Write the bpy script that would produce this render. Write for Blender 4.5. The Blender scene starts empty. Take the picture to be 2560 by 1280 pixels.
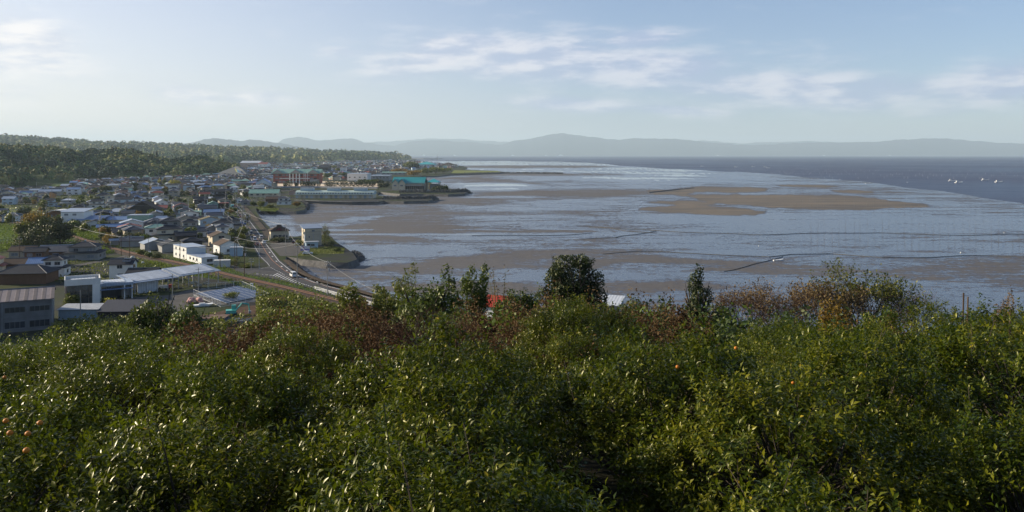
import bpy, math, random
import numpy as np
from mathutils import Vector, Matrix, noise as mnoise
R = math.radians
PI = math.pi
scene = bpy.context.scene
COL = scene.collection

# ------------------------------------------------------------------ camera, sky, sun, exposure
CAMZ = 44.0           # eye height above the low-tide mud
FPX = 2000.0          # focal length in photo pixels (2560 wide)
LAND = 2.5            # level of the town
cam_d = bpy.data.cameras.new('camera')
cam_d.sensor_width = 36.0
cam_d.lens = 36.0 * FPX / 2560.0
cam_d.shift_y = -254.0 / 2560.0
cam_d.clip_start = 0.3
cam_d.clip_end = 120000.0
cam = bpy.data.objects.new('camera', cam_d)
COL.objects.link(cam)
cam.location = (0, 0, CAMZ)
cam.rotation_euler = (R(90), 0, 0)
scene.camera = cam

SUN_AZ = R(-77)       # measured from +Y (view direction) towards +X ; negative = to the left
SUN_EL = R(19)
SUNV = Vector((math.sin(SUN_AZ) * math.cos(SUN_EL), math.cos(SUN_AZ) * math.cos(SUN_EL), math.sin(SUN_EL)))
sd = bpy.data.lights.new('sun', 'SUN')
sd.energy = 5.0
sd.angle = R(0.5)
sd.color = (1.0, 0.87, 0.67)
sun = bpy.data.objects.new('sun', sd)
COL.objects.link(sun)
sun.rotation_euler = (-SUNV).to_track_quat('-Z', 'Y').to_euler()

world = bpy.data.worlds.new('World')
scene.world = world
world.use_nodes = True
wt = world.node_tree
wt.nodes.clear()
class NT:
    """tiny helper for node trees"""
    def __init__(s, t): s.t = t
    def n(s, typ, **kw):
        nd = s.t.nodes.new(typ)
        for k, v in kw.items():
            if k.startswith('_'):
                continue
            setattr(nd, k, v)
        return nd
    def l(s, a, b): s.t.links.new(a, b)
    def val(s, sock, v):
        if isinstance(v, (int, float, tuple, list)):
            sock.default_value = v
        else:
            s.l(v, sock)
    def m(s, op, a, b=None, c=None, clamp=False):
        nd = s.n('ShaderNodeMath', operation=op)
        nd.use_clamp = clamp
        s.val(nd.inputs[0], a)
        if b is not None: s.val(nd.inputs[1], b)
        if c is not None: s.val(nd.inputs[2], c)
        return nd.outputs[0]
    def mix(s, f, a, b, mode='MIX'):
        nd = s.n('ShaderNodeMix', data_type='RGBA', blend_type=mode)
        s.val(nd.inputs[0], f); s.val(nd.inputs[6], a); s.val(nd.inputs[7], b)
        return nd.outputs[2]
    def noise(s, vec, scale, detail=3.0, rough=0.55, dim='3D', dist=0.0):
        nd = s.n('ShaderNodeTexNoise', noise_dimensions=dim)
        if vec is not None: s.l(vec, nd.inputs['Vector'])
        nd.inputs['Scale'].default_value = scale
        nd.inputs['Detail'].default_value = detail
        nd.inputs['Roughness'].default_value = rough
        nd.inputs['Distortion'].default_value = dist
        return nd.outputs[0]
    def ramp(s, f, pts, interp='LINEAR'):
        nd = s.n('ShaderNodeValToRGB')
        cr = nd.color_ramp
        cr.interpolation = interp
        while len(cr.elements) < len(pts): cr.elements.new(0.5)
        for e, (p, c) in zip(cr.elements, pts):
            e.position = p
            e.color = (c, c, c, 1) if isinstance(c, (int, float)) else (c[0], c[1], c[2], 1)
        s.val(nd.inputs[0], f)
        return nd.outputs[0]
    def rng(s, v, a, b, c=0.0, d=1.0, smooth=False):
        nd = s.n('ShaderNodeMapRange')
        if smooth: nd.interpolation_type = 'SMOOTHSTEP'
        s.val(nd.inputs[0], v)
        for i, x in enumerate((a, b, c, d)): nd.inputs[i + 1].default_value = x
        return nd.outputs[0]

W = NT(wt)
SKY_STRENGTH = 0.083
sky = W.n('ShaderNodeTexSky', sky_type='NISHITA')
sky.sun_disc = False
sky.sun_elevation = SUN_EL
sky.sun_rotation = SUN_AZ % (2 * PI)
sky.altitude = 40
sky.air_density = 0.9
sky.dust_density = 0.35
sky.ozone_density = 1.6
tc = W.n('ShaderNodeTexCoord')
sep = W.n('ShaderNodeSeparateXYZ')
W.l(tc.outputs['Generated'], sep.inputs[0])
az = W.m('ARCTAN2', sep.outputs[0], sep.outputs[1])
el = W.m('ARCSINE', sep.outputs[2])
# cloud cover as banks over the bay, given as azimuth / elevation of their centres
cmb = W.n('ShaderNodeCombineXYZ')
W.l(az, cmb.inputs[0]); W.l(W.m('MULTIPLY', el, 4.0), cmb.inputs[1])
banks = [  # px, py, rx, ry, tilt(deg, + = rises to the right), weight
    (1480, 165, 480, 48, -4, .85), (2130, 235, 460, 40, 0, .8),
    (1130, 128, 170, 40, 12, 1.0), (1330, 140, 260, 52, -2, 1.0), (1600, 100, 90, 24, 4, 1.0), (1640, 165, 230, 42, -5, 0.95),
    (1930, 215, 270, 42, -4, 0.95), (2180, 240, 230, 38, 2, 0.8), (2480, 215, 220, 52, 8, 0.95), (70, 110, 115, 60, -12, 1.0), (20, 150, 60, 50, 0, .8),
    (470, 238, 100, 26, -6, 0.8), (640, 245, 110, 20, 0, 0.75), (1430, 262, 160, 20, -3, 0.85), (1700, 276, 130, 14, -3, 0.75),
    (50, 235, 90, 35, 0, 0.5), (860, 130, 60, 16, 0, 0.6), (960, 145, 70, 20, 0, .6)]
cov = None
for (px, py, rx, ry, tilt, wgt) in banks:
    a0 = math.atan((px - 1280) / FPX); e0 = math.atan((386 - py) / FPX * math.cos(a0))
    ra = rx / FPX * math.cos(a0) ** 2; re = ry / FPX * math.cos(a0)
    t = R(tilt)
    da = W.m('SUBTRACT', az, a0); de = W.m('SUBTRACT', el, e0)
    p = W.m('ADD', W.m('MULTIPLY', da, math.cos(t) / ra), W.m('MULTIPLY', de, math.sin(t) / ra))
    q = W.m('SUBTRACT', W.m('MULTIPLY', de, math.cos(t) / re), W.m('MULTIPLY', da, math.sin(t) / re))
    r2 = W.m('ADD', W.m('MULTIPLY', p, p), W.m('MULTIPLY', q, q))
    g = W.m('MULTIPLY', W.m('EXPONENT', W.m('MULTIPLY', r2, -0.7)), wgt)
    cov = g if cov is None else W.m('MAXIMUM', cov, g)
n1 = W.noise(cmb.outputs[0], 9.0, 6.0, 0.60)
n2 = W.noise(cmb.outputs[0], 3.0, 4.0, 0.6)
far_c = W.rng(n2, 0.60, 0.80, 0.0, 0.55, True)      # loose cloud over the rest of the sky
high = W.rng(el, 0.18, 0.5, 0.0, 1.0, True)
cov = W.m('MAXIMUM', cov, W.m('MULTIPLY', far_c, high))
dens = W.m('ADD', cov, W.m('MULTIPLY', W.m('SUBTRACT', n1, 0.5), 1.25))
dens = W.rng(dens, 0.06, 0.88, 0.0, 1.0, True)
off = W.n('ShaderNodeVectorMath', operation='ADD')
W.l(cmb.outputs[0], off.inputs[0]); off.inputs[1].default_value = (-0.03, 0.03, 0)
n1b = W.noise(off.outputs[0], 9.0, 6.0, 0.60)
lit = W.rng(W.m('SUBTRACT', n1, n1b), -0.11, 0.14, 0.0, 1.0, True)
skyc = W.mix(1.0, sky.outputs[0], (0.90, 0.965, 1.09, 1), 'MULTIPLY')
# thin veil that whitens the low sky, strongest towards the sun
azs = W.m('COSINE', W.m('SUBTRACT', az, SUN_AZ))
veil = W.m('EXPONENT', W.m('MULTIPLY', el, -3.2))
veil = W.m('MULTIPLY', W.m('MULTIPLY', veil, 0.9), W.rng(azs, -0.3, 0.8, 0.42, 1.0))
veilc = W.mix(W.rng(azs, 0.1, 0.95, 0, 1), (2.6, 2.9, 3.9, 1), (8.6, 7.3, 6.2, 1))
base = W.mix(W.m('MINIMUM', veil, 0.92), skyc, veilc)
c_lit = W.mix(W.rng(azs, 0.1, 0.95, 0, 1), (5.4, 5.5, 6.1, 1), (8.4, 7.9, 7.4, 1))
c_sh = W.mix(W.rng(azs, 0.1, 0.95, 0, 1), (3.0, 3.6, 5.0, 1), (5.6, 5.8, 6.3, 1))
cl = W.mix(lit, c_sh, c_lit)
fin = W.mix(W.m('MULTIPLY', dens, 0.86), base, cl)
bg = W.n('ShaderNodeBackground')
W.l(fin, bg.inputs[0]); bg.inputs[1].default_value = SKY_STRENGTH
wo = W.n('ShaderNodeOutputWorld')
W.l(bg.outputs[0], wo.inputs[0])
world.cycles.sampling_method = 'MANUAL'
world.cycles.sample_map_resolution = 512

vs = scene.view_settings
vs.view_transform = 'Standard'; vs.look = 'None'; vs.exposure = 0.82; vs.gamma = 1.0
vs.use_curve_mapping = False
scene.cycles.use_denoising = True
scene.cycles.max_bounces = 6
scene.cycles.diffuse_bounces = 1
scene.cycles.glossy_bounces = 3
scene.cycles.transmission_bounces = 3
scene.cycles.volume_bounces = 0
scene.cycles.transparent_max_bounces = 4
scene.cycles.sample_clamp_indirect = 4.0
scene.cycles.caustics_reflective = False
scene.cycles.caustics_refractive = False

# ------------------------------------------------------------------ helpers
def G(px, py, z=LAND):
    """point of the level z that lies behind photo pixel (px, py)"""
    Y = (CAMZ - z) * FPX / (py - 386.0)
    return Vector(((px - 1280.0) / FPX * Y, Y, z))
def P(px, py, Y):
    """point at depth Y behind photo pixel"""
    return Vector(((px - 1280.0) / FPX * Y, Y, CAMZ - (py - 386.0) / FPX * Y))
def to_px(v):
    return 1280 + v[0] / v[1] * FPX, 386 + (CAMZ - v[2]) / v[1] * FPX
def mpp(py, z=LAND):
    return (CAMZ - z) / (py - 386.0)

_mats = {}
def mat(name, col, rough=0.7, spec=0.3, metal=0.0, var=0.12, scale=1.5, bump=0.0, bscale=20.0, col2=None, emit=None, trans=0.0):
    if name in _mats: return _mats[name]
    m = bpy.data.materials.new(name); m.use_nodes = True
    t = NT(m.node_tree); b = m.node_tree.nodes['Principled BSDF']
    c = (col[0], col[1], col[2], 1)
    tc_ = t.n('ShaderNodeTexCoord')
    if var > 0:
        geo = t.n('ShaderNodeNewGeometry')
        nz = t.noise(geo.outputs['Position'], scale, 4.0, 0.6)
        c2 = col2 if col2 else tuple(x * (1 - 1.9 * var) for x in col)
        k = t.rng(nz, 0.3, 0.7, 0, 1)
        cc = t.mix(k, c, (c2[0], c2[1], c2[2], 1))
        oi = t.n('ShaderNodeObjectInfo')
        hv = t.n('ShaderNodeHueSaturation')
        t.l(cc, hv.inputs['Color'])
        t.l(t.rng(oi.outputs['Random'], 0, 1, 1 - var, 1 + var), hv.inputs['Value'])
        t.l(hv.outputs[0], b.inputs['Base Color'])
    else:
        b.inputs['Base Color'].default_value = c
    b.inputs['Roughness'].default_value = rough
    b.inputs['Specular IOR Level'].default_value = spec
    b.inputs['Metallic'].default_value = metal
    if bump > 0:
        geo2 = t.n('ShaderNodeNewGeometry')
        bn = t.n('ShaderNodeBump'); bn.inputs['Strength'].default_value = bump
        bn.inputs['Distance'].default_value = 0.05
        t.l(t.noise(geo2.outputs['Position'], bscale, 3.0), bn.inputs['Height'])
        t.l(bn.outputs[0], b.inputs['Normal'])
    _mats[name] = m
    return m

def stripes(name, col, col2, period, axis=0, rough=0.6, spec=0.3, frac=0.5, objspace=True, bump=0.5):
    """ribbed sheet: corrugation / seams / tile courses as relief plus tone"""
    if name in _mats: return _mats[name]
    m = bpy.data.materials.new(name); m.use_nodes = True
    t = NT(m.node_tree); b = m.node_tree.nodes['Principled BSDF']
    tc_ = t.n('ShaderNodeTexCoord')
    s = t.n('ShaderNodeSeparateXYZ'); t.l(tc_.outputs['Object'], s.inputs[0])
    fr = t.m('FRACT', t.m('DIVIDE', s.outputs[axis], period))
    k = t.rng(t.m('ABSOLUTE', t.m('SUBTRACT', fr, 0.5)), 0.5 * frac - 0.03, 0.5 * frac + 0.03, 0, 1)
    nz = t.noise(tc_.outputs['Object'], 0.8, 4.0, 0.65)
    oi = t.n('ShaderNodeObjectInfo')
    cc = t.mix(k, (*col, 1), (*col2, 1))
    hv = t.n('ShaderNodeHueSaturation'); t.l(cc, hv.inputs['Color'])
    t.l(t.m('MULTIPLY', t.rng(nz, 0.3, 0.7, 0.82, 1.1), t.rng(oi.outputs['Random'], 0, 1, 0.85, 1.15)), hv.inputs['Value'])
    t.l(hv.outputs[0], b.inputs['Base Color'])
    b.inputs['Roughness'].default_value = rough
    b.inputs['Specular IOR Level'].default_value = spec
    bn = t.n('ShaderNodeBump'); bn.inputs['Strength'].default_value = bump; bn.inputs['Distance'].default_value = 0.04
    t.l(k, bn.inputs['Height']); t.l(bn.outputs[0], b.inputs['Normal'])
    _mats[name] = m
    return m

def link(o, parent=None):
    COL.objects.link(o)
    if parent is not None: o.parent = parent
    return o
def tag(o, label=None, cat=None, group=None, kind=None):
    if label: o['label'] = label
    if cat: o['category'] = cat
    if group: o['group'] = group
    if kind: o['kind'] = kind
    return o
def empty(name, loc=(0, 0, 0), rz=0.0, label=None, cat=None, group=None):
    o = bpy.data.objects.new(name, None)
    o.empty_display_size = 0.5
    o.location = loc; o.rotation_euler = (0, 0, rz)
    COL.objects.link(o)
    return tag(o, label, cat, group)
class MB:
    """collects faces, then links them as one mesh object"""
    def __init__(s): s.v = []; s.f = []; s.mi = []
    def add(s, vs, fs, mi=0):
        o = len(s.v)
        s.v += [tuple(v) for v in vs]
        s.f += [tuple(i + o for i in f) for f in fs]
        s.mi += [mi] * len(fs)
        return s
    def box(s, x0, x1, y0, y1, z0, z1, mi=0, M=None):
        vs = [(x0, y0, z0), (x1, y0, z0), (x1, y1, z0), (x0, y1, z0), (x0, y0, z1), (x1, y0, z1), (x1, y1, z1), (x0, y1, z1)]
        if M is not None: vs = [M @ Vector(v) for v in vs]
        return s.add(vs, [(0, 3, 2, 1), (4, 5, 6, 7), (0, 1, 5, 4), (1, 2, 6, 5), (2, 3, 7, 6), (3, 0, 4, 7)], mi)
    def bar(s, a, b, r, mi=0, n=5, r2=None):
        a = Vector(a); b = Vector(b); r2 = r if r2 is None else r2
        d = (b - a)
        if d.length < 1e-6: return s
        d.normalize()
        u = d.cross(Vector((0, 0, 1)))
        if u.length < 1e-3: u = Vector((1, 0, 0))
        u.normalize(); w = d.cross(u)
        vs = []
        for (c, rr) in ((a, r), (b, r2)):
            for i in range(n):
                t = 2 * PI * i / n
                vs.append(c + (u * math.cos(t) + w * math.sin(t)) * rr)
        fs = [(i, (i + 1) % n, n + (i + 1) % n, n + i) for i in range(n)]
        fs += [tuple(range(n - 1, -1, -1)), tuple(range(n, 2 * n))]
        return s.add(vs, fs, mi)
    def tube(s, pts, radii, mi=0, n=5):
        for i in range(len(pts) - 1): s.bar(pts[i], pts[i + 1], radii[i], mi, n, radii[i + 1])
        return s
    def mesh(s, name, mats):
        me = bpy.data.meshes.new(name)
        me.from_pydata(s.v, [], s.f)
        for m in (mats if isinstance(mats, (list, tuple)) else [mats]): me.materials.append(m)
        if any(s.mi): me.polygons.foreach_set('material_index', s.mi)
        me.update()
        return me
    def build(s, name, mats, parent=None, smooth=False, loc=None):
        me = s.mesh(name, mats)
        if smooth: me.polygons.foreach_set('use_smooth', [True] * len(me.polygons))
        o = bpy.data.objects.new(name, me)
        if loc is not None: o.location = loc
        return link(o, parent)
def obj(name, me, parent=None, loc=None, rz=None):
    o = bpy.data.objects.new(name, me)
    if loc is not None: o.location = loc
    if rz is not None: o.rotation_euler = (0, 0, rz)
    return link(o, parent)
def np_mesh(name, V, F, mats, attrs=None, fattrs=None, smooth=False):
    """V (n,3) array, F (m,k) array"""
    me = bpy.data.meshes.new(name)
    k = F.shape[1]
    me.vertices.add(len(V)); me.vertices.foreach_set('co', np.ascontiguousarray(V, dtype=np.float32).ravel())
    me.loops.add(F.size); me.loops.foreach_set('vertex_index', np.ascontiguousarray(F, dtype=np.int32).ravel())
    me.polygons.add(len(F))
    me.polygons.foreach_set('loop_start', np.arange(0, F.size, k, dtype=np.int32))
    me.polygons.foreach_set('loop_total', np.full(len(F), k, dtype=np.int32))
    if smooth: me.polygons.foreach_set('use_smooth', np.ones(len(F), dtype=bool))
    for m in (mats if isinstance(mats, (list, tuple)) else [mats]): me.materials.append(m)
    me.update(calc_edges=True)
    for nme, arr in (attrs or {}).items():
        a = me.attributes.new(nme, 'FLOAT', 'POINT'); a.data.foreach_set('value', np.asarray(arr, dtype=np.float32).ravel())
    for nme, arr in (fattrs or {}).items():
        a = me.attributes.new(nme, 'FLOAT', 'FACE'); a.data.foreach_set('value', np.asarray(arr, dtype=np.float32).ravel())
    return me
def copy_tree(o, parent=None):
    c = o.copy(); COL.objects.link(c); c.parent = parent
    for ch in o.children:
        d = ch.copy(); COL.objects.link(d); d.parent = c
        for g in ch.children:
            e = g.copy(); COL.objects.link(e); e.parent = d
    return c
# cheap vector noise (value noise) in numpy
def vnoise(x, y, seed=0):
    xi = np.floor(x).astype(np.int64); yi = np.floor(y).astype(np.int64)
    xf = x - xi; yf = y - yi
    def h(a, b):
        n = (a * 374761393 + b * 668265263 + seed * 1442695041) & 0xffffffff
        n = ((n ^ (n >> 13)) * 1274126177) & 0xffffffff
        return ((n ^ (n >> 16)) & 0xffff) / 65535.0
    u = xf * xf * (3 - 2 * xf); v = yf * yf * (3 - 2 * yf)
    a = h(xi, yi); b = h(xi + 1, yi); c = h(xi, yi + 1); d = h(xi + 1, yi + 1)
    return (a * (1 - u) + b * u) * (1 - v) + (c * (1 - u) + d * u) * v
def fbm(x, y, seed=0, oct=4, gain=0.5):
    s = np.zeros_like(x, dtype=float); a = 1.0; t = 0.0
    for i in range(oct):
        s += a * vnoise(x * 2 ** i + 17.3 * i, y * 2 ** i - 9.1 * i, seed + i); t += a; a *= gain
    return s / t
def sstep(a, b, x):
    t = np.clip((x - a) / (b - a), 0, 1)
    return t * t * (3 - 2 * t)
def in_poly(x, y, poly):
    x = np.asarray(x, float); y = np.asarray(y, float)
    c = np.zeros(x.shape, bool); n = len(poly); j = n - 1
    for i in range(n):
        xi, yi = poly[i]; xj, yj = poly[j]
        if yi != yj:
            k = ((yi > y) != (yj > y)) & (x < (xj - xi) * (y - yi) / (yj - yi) + xi)
            c ^= k
        j = i
    return c
def prof(pts, x):
    return np.interp(x, [p[0] for p in pts], [p[1] for p in pts])
# ------------------------------------------------------------------ sea, mudflat, sandbanks
m_sea = bpy.data.materials.new('sea_water'); m_sea.use_nodes = True
t = NT(m_sea.node_tree); b = m_sea.node_tree.nodes['Principled BSDF']
geo = t.n('ShaderNodeNewGeometry')
n0 = t.noise(geo.outputs['Position'], 0.0016, 5.0, 0.65)
n3 = t.noise(geo.outputs['Position'], 0.012, 4.0, 0.6)
kk = t.rng(t.m('ADD', t.m('MULTIPLY', n0, 0.7), t.m('MULTIPLY', n3, 0.3)), 0.38, 0.62, 0, 1, True)
t.l(t.mix(kk, (0.028, 0.040, 0.078, 1), (0.052, 0.054, 0.088, 1)), b.inputs['Base Color'])
t.l(t.rng(kk, 0, 1, 0.36, 0.48), b.inputs['Roughness'])
b.inputs['IOR'].default_value = 1.33
bn = t.n('ShaderNodeBump'); bn.inputs['Strength'].default_value = 1.0; bn.inputs['Distance'].default_value = 0.9
hh = t.m('ADD', t.noise(geo.outputs['Position'], 0.35, 4.0, 0.6), t.m('MULTIPLY', t.noise(geo.outputs['Position'], 0.05, 3.0), 2.0))
t.l(hh, bn.inputs['Height']); t.l(bn.outputs[0], b.inputs['Normal'])
FAR = 41000.0
sea = MB().add([(-22000, 300, 0), (44000, 300, 0), (44000, FAR, 0), (-22000, FAR, 0)], [(0, 1, 2, 3)]).build('sea', m_sea)
tag(sea, kind='structure')

# waterline of the ebb tide, as pixel rows seen from the hill
WLINE = [(-2000, 401), (900, 401), (1060, 402), (1300, 403), (1400, 405), (1480, 408), (1560, 415), (1640, 421), (1800, 427), (1950, 437), (2050, 446), (2150, 453),
         (2250, 466), (2350, 478), (2450, 491), (2560, 508), (2700, 534), (3000, 600), (3300, 700)]
NEARL = [(-2000, 800), (600, 780), (1000, 820), (3300, 820)]
nu, nv = 560, 170
pxs = np.linspace(560, 3000, nu)
tt = np.linspace(0, 1, nv)
far_y = prof(WLINE, pxs) + (fbm(pxs / 60.0, pxs * 0, 5, 4) - 0.5) * np.interp(pxs, [600, 1400, 2560], [1, 2.5, 7])
near_y = np.full(nu, 860.0)
PY = far_y[:, None] + (near_y - far_y)[:, None] * (tt[None, :] ** 1.35)
PX = np.repeat(pxs[:, None], nv, 1)
MUDZ = 0.16
Yd = (CAMZ - MUDZ) * FPX / (PY - 386.0)
Xd = (PX - 1280.0) / FPX * Yd
# wetness: 1 = sheet of water left by the tide, 0 = drained mud
wet = np.full(PX.shape, 0.65)
poolm = np.zeros(PX.shape)
def blob(px, py, rx, ry, val, tilt=0.0, soft=0.5, n=0.9, seed=3):
    global wet, poolm
    tr = R(tilt)
    dx = PX - px; dy = PY - py
    a = (dx * math.cos(tr) + dy * math.sin(tr)) / rx
    bb = (-dx * math.sin(tr) + dy * math.cos(tr)) / ry
    r = np.sqrt(a * a + bb * bb) + (fbm(PX / (rx * .35) + seed, PY / (ry * .45), seed, 4) - 0.5) * n
    k = 1 - sstep(1 - soft, 1 + soft * 0.4, r)
    wet = wet * (1 - k) + (val + (.07 if val < .5 else 0)) * k
    if val >= .95: poolm = np.maximum(poolm, k)
# zones, west to east
blob(900, 545, 330, 62, 0.34, 2)          # drained brown flat in the cove
blob(1050, 577, 340, 20, 0.16, 1)
blob(1400, 484, 330, 9, 0.14, -1)
blob(1250, 500, 250, 14, 0.25)
blob(1280, 448, 190, 13, 0.22)
blob(1500, 545, 330, 22, 0.62)
blob(1750, 600, 700, 34, 0.84)
blob(2100, 560, 600, 45, 0.88)
blob(1350, 520, 200, 9, 0.75)
blob(1500, 508, 260, 8, 0.8, 1)
blob(1560, 440, 430, 20, 0.90, 1)
blob(1235, 467, 125, 12, .97, 1, .4, .5)
blob(1500, 425, 420, 22, .95, 2, .5, .6)
blob(1250, 415, 200, 8, .95)
blob(1330, 407, 330, 6, 1.02, 0, .4, .3)
blob(1300, 427, 220, 5, 0.9)
blob(1330, 417, 260, 3.4, 0.12)
blob(1300, 436, 330, 4, 0.25)
blob(1260, 493, 120, 4, 0.8)
blob(1010, 628, 190, 17, 0.92, -1)
blob(790, 655, 90, 14, 0.7)
blob(1330, 612, 330, 18, 0.7, -3)
blob(1180, 660, 300, 22, 0.22, -3)
blob(1480, 655, 170, 17, 0.3, -3)
blob(1420, 632, 300, 10, 0.30, -2)
blob(1650, 650, 160, 11, 0.2, 2)
blob(1380, 690, 200, 15, 0.85, -4)
blob(1720, 680, 240, 13, 0.75, -2)
blob(1600, 715, 220, 16, 0.22, 0)
blob(1950, 672, 260, 16, 0.28, 3)
blob(2420, 690, 260, 28, 0.30, 2)
blob(2300, 725, 200, 20, 0.72, 0)
blob(2300, 620, 400, 24, 0.86)
blob(2500, 665, 160, 9, 0.35)
blob(1180, 720, 240, 20, 0.25)
blob(690, 548, 60, 30, 0.85, 30, .5, .9)
blob(830, 560, 120, 8, 0.7, -3)
blob(960, 530, 160, 5, 0.65, 1)
blob(850, 575, 100, 4, .75, 0)
blob(890, 547, 75, 5, 0.9, -4)
blob(780, 505, 30, 7, 0.85)
blob(1000, 586, 260, 3, 0.95, 0, .3, .3)
blob(1300, 578, 260, 3.5, 0.12)
wet += (fbm(Xd / 90.0, Yd / 40.0, 11, 5) - 0.5) * 0.55
wet = np.where(poolm > .4, wet, np.minimum(wet, .90))
# golden sandbanks, raised a little and dry
bank = np.zeros(PX.shape)
def sandy(poly, soft_n=5.0, val=1.0, seed=21):
    global bank
    qx = PX + (fbm(PX / 60.0, PY / 9.0, seed, 4) - 0.5) * soft_n * 12
    qy = PY + (fbm(PX / 45.0, PY / 7.0, seed + 5, 4) - 0.5) * soft_n
    k = in_poly(qx, qy, poly)
    bank = np.maximum(bank, k * val)
sandy([(1625, 478), (1690, 471), (1760, 467), (1830, 468), (1905, 470), (1900, 478), (1840, 482), (1780, 479), (1720, 480), (1700, 486), (1650, 486)])
sandy([(1690, 487), (1800, 486), (1900, 487), (2000, 488), (2120, 489), (2190, 494), (2230, 502), (2280, 508), (2332, 514), (2300, 518), (2220, 520), (2190, 524), (2050, 524), (1960, 519), (1880, 516), (1800, 509), (1750, 500), (1710, 492)])
sandy([(1590, 522), (1680, 516), (1740, 514), (1800, 518), (1860, 522), (1905, 530), (1890, 538), (1800, 538), (1700, 532), (1620, 528)])
sandy([(1605, 507), (1660, 503), (1740, 503), (1800, 511), (1730, 514), (1660, 510)], 3)
sandy([(2070, 476), (2130, 475), (2180, 478), (2190, 482), (2120, 483)], 2)
sandy([(1900, 461), (2050, 463), (2120, 467), (2060, 469), (1960, 466)], 2)
sandy([(2190, 517), (2300, 515), (2360, 517), (2300, 520)], 2, .8)
for _ in range(3):
    bank[1:-1, 1:-1] = (bank[1:-1, 1:-1] * 2 + bank[:-2, 1:-1] + bank[2:, 1:-1] + bank[1:-1, :-2] + bank[1:-1, 2:]) / 6
V = np.stack([Xd, Yd, MUDZ + bank * 0.12 + (fbm(Xd / 12., Yd / 12., 2, 3) - .5) * 0.04], -1).reshape(-1, 3)
ii, jj = np.meshgrid(np.arange(nu - 1), np.arange(nv - 1), indexing='ij')
a = (ii * nv + jj).ravel()
F = np.stack([a, a + 1, a + nv + 1, a + nv], -1)
m_mud = bpy.data.materials.new('tidal_mud'); m_mud.use_nodes = True
t = NT(m_mud.node_tree); b = m_mud.node_tree.nodes['Principled BSDF']
geo = t.n('ShaderNodeNewGeometry'); pos = geo.outputs['Position']
aw = t.n('ShaderNodeAttribute', attribute_name='wet'); ab = t.n('ShaderNodeAttribute', attribute_name='bank')
vm = t.n('ShaderNodeVectorMath', operation='MULTIPLY'); t.l(pos, vm.inputs[0]); vm.inputs[1].default_value = (0.32, 1.0, 1.0)
w1 = t.noise(vm.outputs[0], 0.075, 7.0, 0.70, dist=0.8)
w2 = t.noise(pos, 0.35, 5.0, 0.7)
wsum = t.m('ADD', aw.outputs['Fac'], t.m('ADD', t.m('MULTIPLY', t.m('SUBTRACT', w1, 0.5), 1.7), t.m('MULTIPLY', t.m('SUBTRACT', w2, 0.5), 1.4)))
wk = t.rng(wsum, 0.34, 0.72, 0, 1, True)
wk = t.m('MULTIPLY', wk, t.m('SUBTRACT', 1.0, t.rng(t.m('ADD', ab.outputs['Fac'], t.m('ADD', t.m('MULTIPLY', t.m('SUBTRACT', w1, .5), 1.5), t.m('MULTIPLY', t.m('SUBTRACT', w2, .5), .7))), 0.33, 0.62, 0, 1)))
dryc = t.mix(t.rng(w2, 0.3, 0.7, 0, 1), (0.125, 0.112, 0.10, 1), (0.055, 0.050, 0.050, 1))
dryc = t.mix(t.rng(t.noise(pos, 0.012, 3.0), 0.4, 0.6, 0, 1), dryc, t.mix(0.5, dryc, (0.105, 0.10, 0.10, 1)))
dryc = t.mix(t.rng(ab.outputs['Fac'], 0.3, 0.8, 0, 1), dryc, t.mix(t.rng(t.noise(vm.outputs[0], 0.03, 6.0, .7), .40, .60, 0, 1), (0.165, 0.130, 0.090, 1), (0.085, 0.074, 0.062, 1)))
weed = t.rng(t.noise(pos, 0.9, 4.0, 0.7), 0.60, 0.68, 0, 0.8)
dryc = t.mix(weed, dryc, (0.055, 0.05, 0.032, 1))
t.l(t.mix(wk, dryc, t.mix(t.rng(w2, .35, .65, 0, 1), (0.060, 0.080, 0.120, 1), (0.040, 0.052, 0.080, 1))), b.inputs['Base Color'])
pool = t.rng(aw.outputs['Fac'], 0.93, 1.0, 0, 1)
rr = t.m('SUBTRACT', t.rng(wk, 0, 1, 0.85, 0.22), t.m('MULTIPLY', pool, 0.14))
t.l(rr, b.inputs['Roughness'])
b.inputs['IOR'].default_value = 1.43
bn = t.n('ShaderNodeBump'); bn.inputs['Distance'].default_value = 0.11
t.l(t.m('SUBTRACT', 0.75, t.m('MULTIPLY', pool, 0.65)), bn.inputs['Strength'])
t.l(t.m('ADD', t.noise(pos, 1.6, 4.0, 0.6), t.m('MULTIPLY', w2, 1.2)), bn.inputs['Height']); t.l(bn.outputs[0], b.inputs['Normal'])
me = np_mesh('mudflat', V, F, m_mud, {'wet': wet.ravel(), 'bank': bank.ravel()}, smooth=True)
mud = link(bpy.data.objects.new('mudflat', me)); tag(mud, kind='structure')

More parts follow.
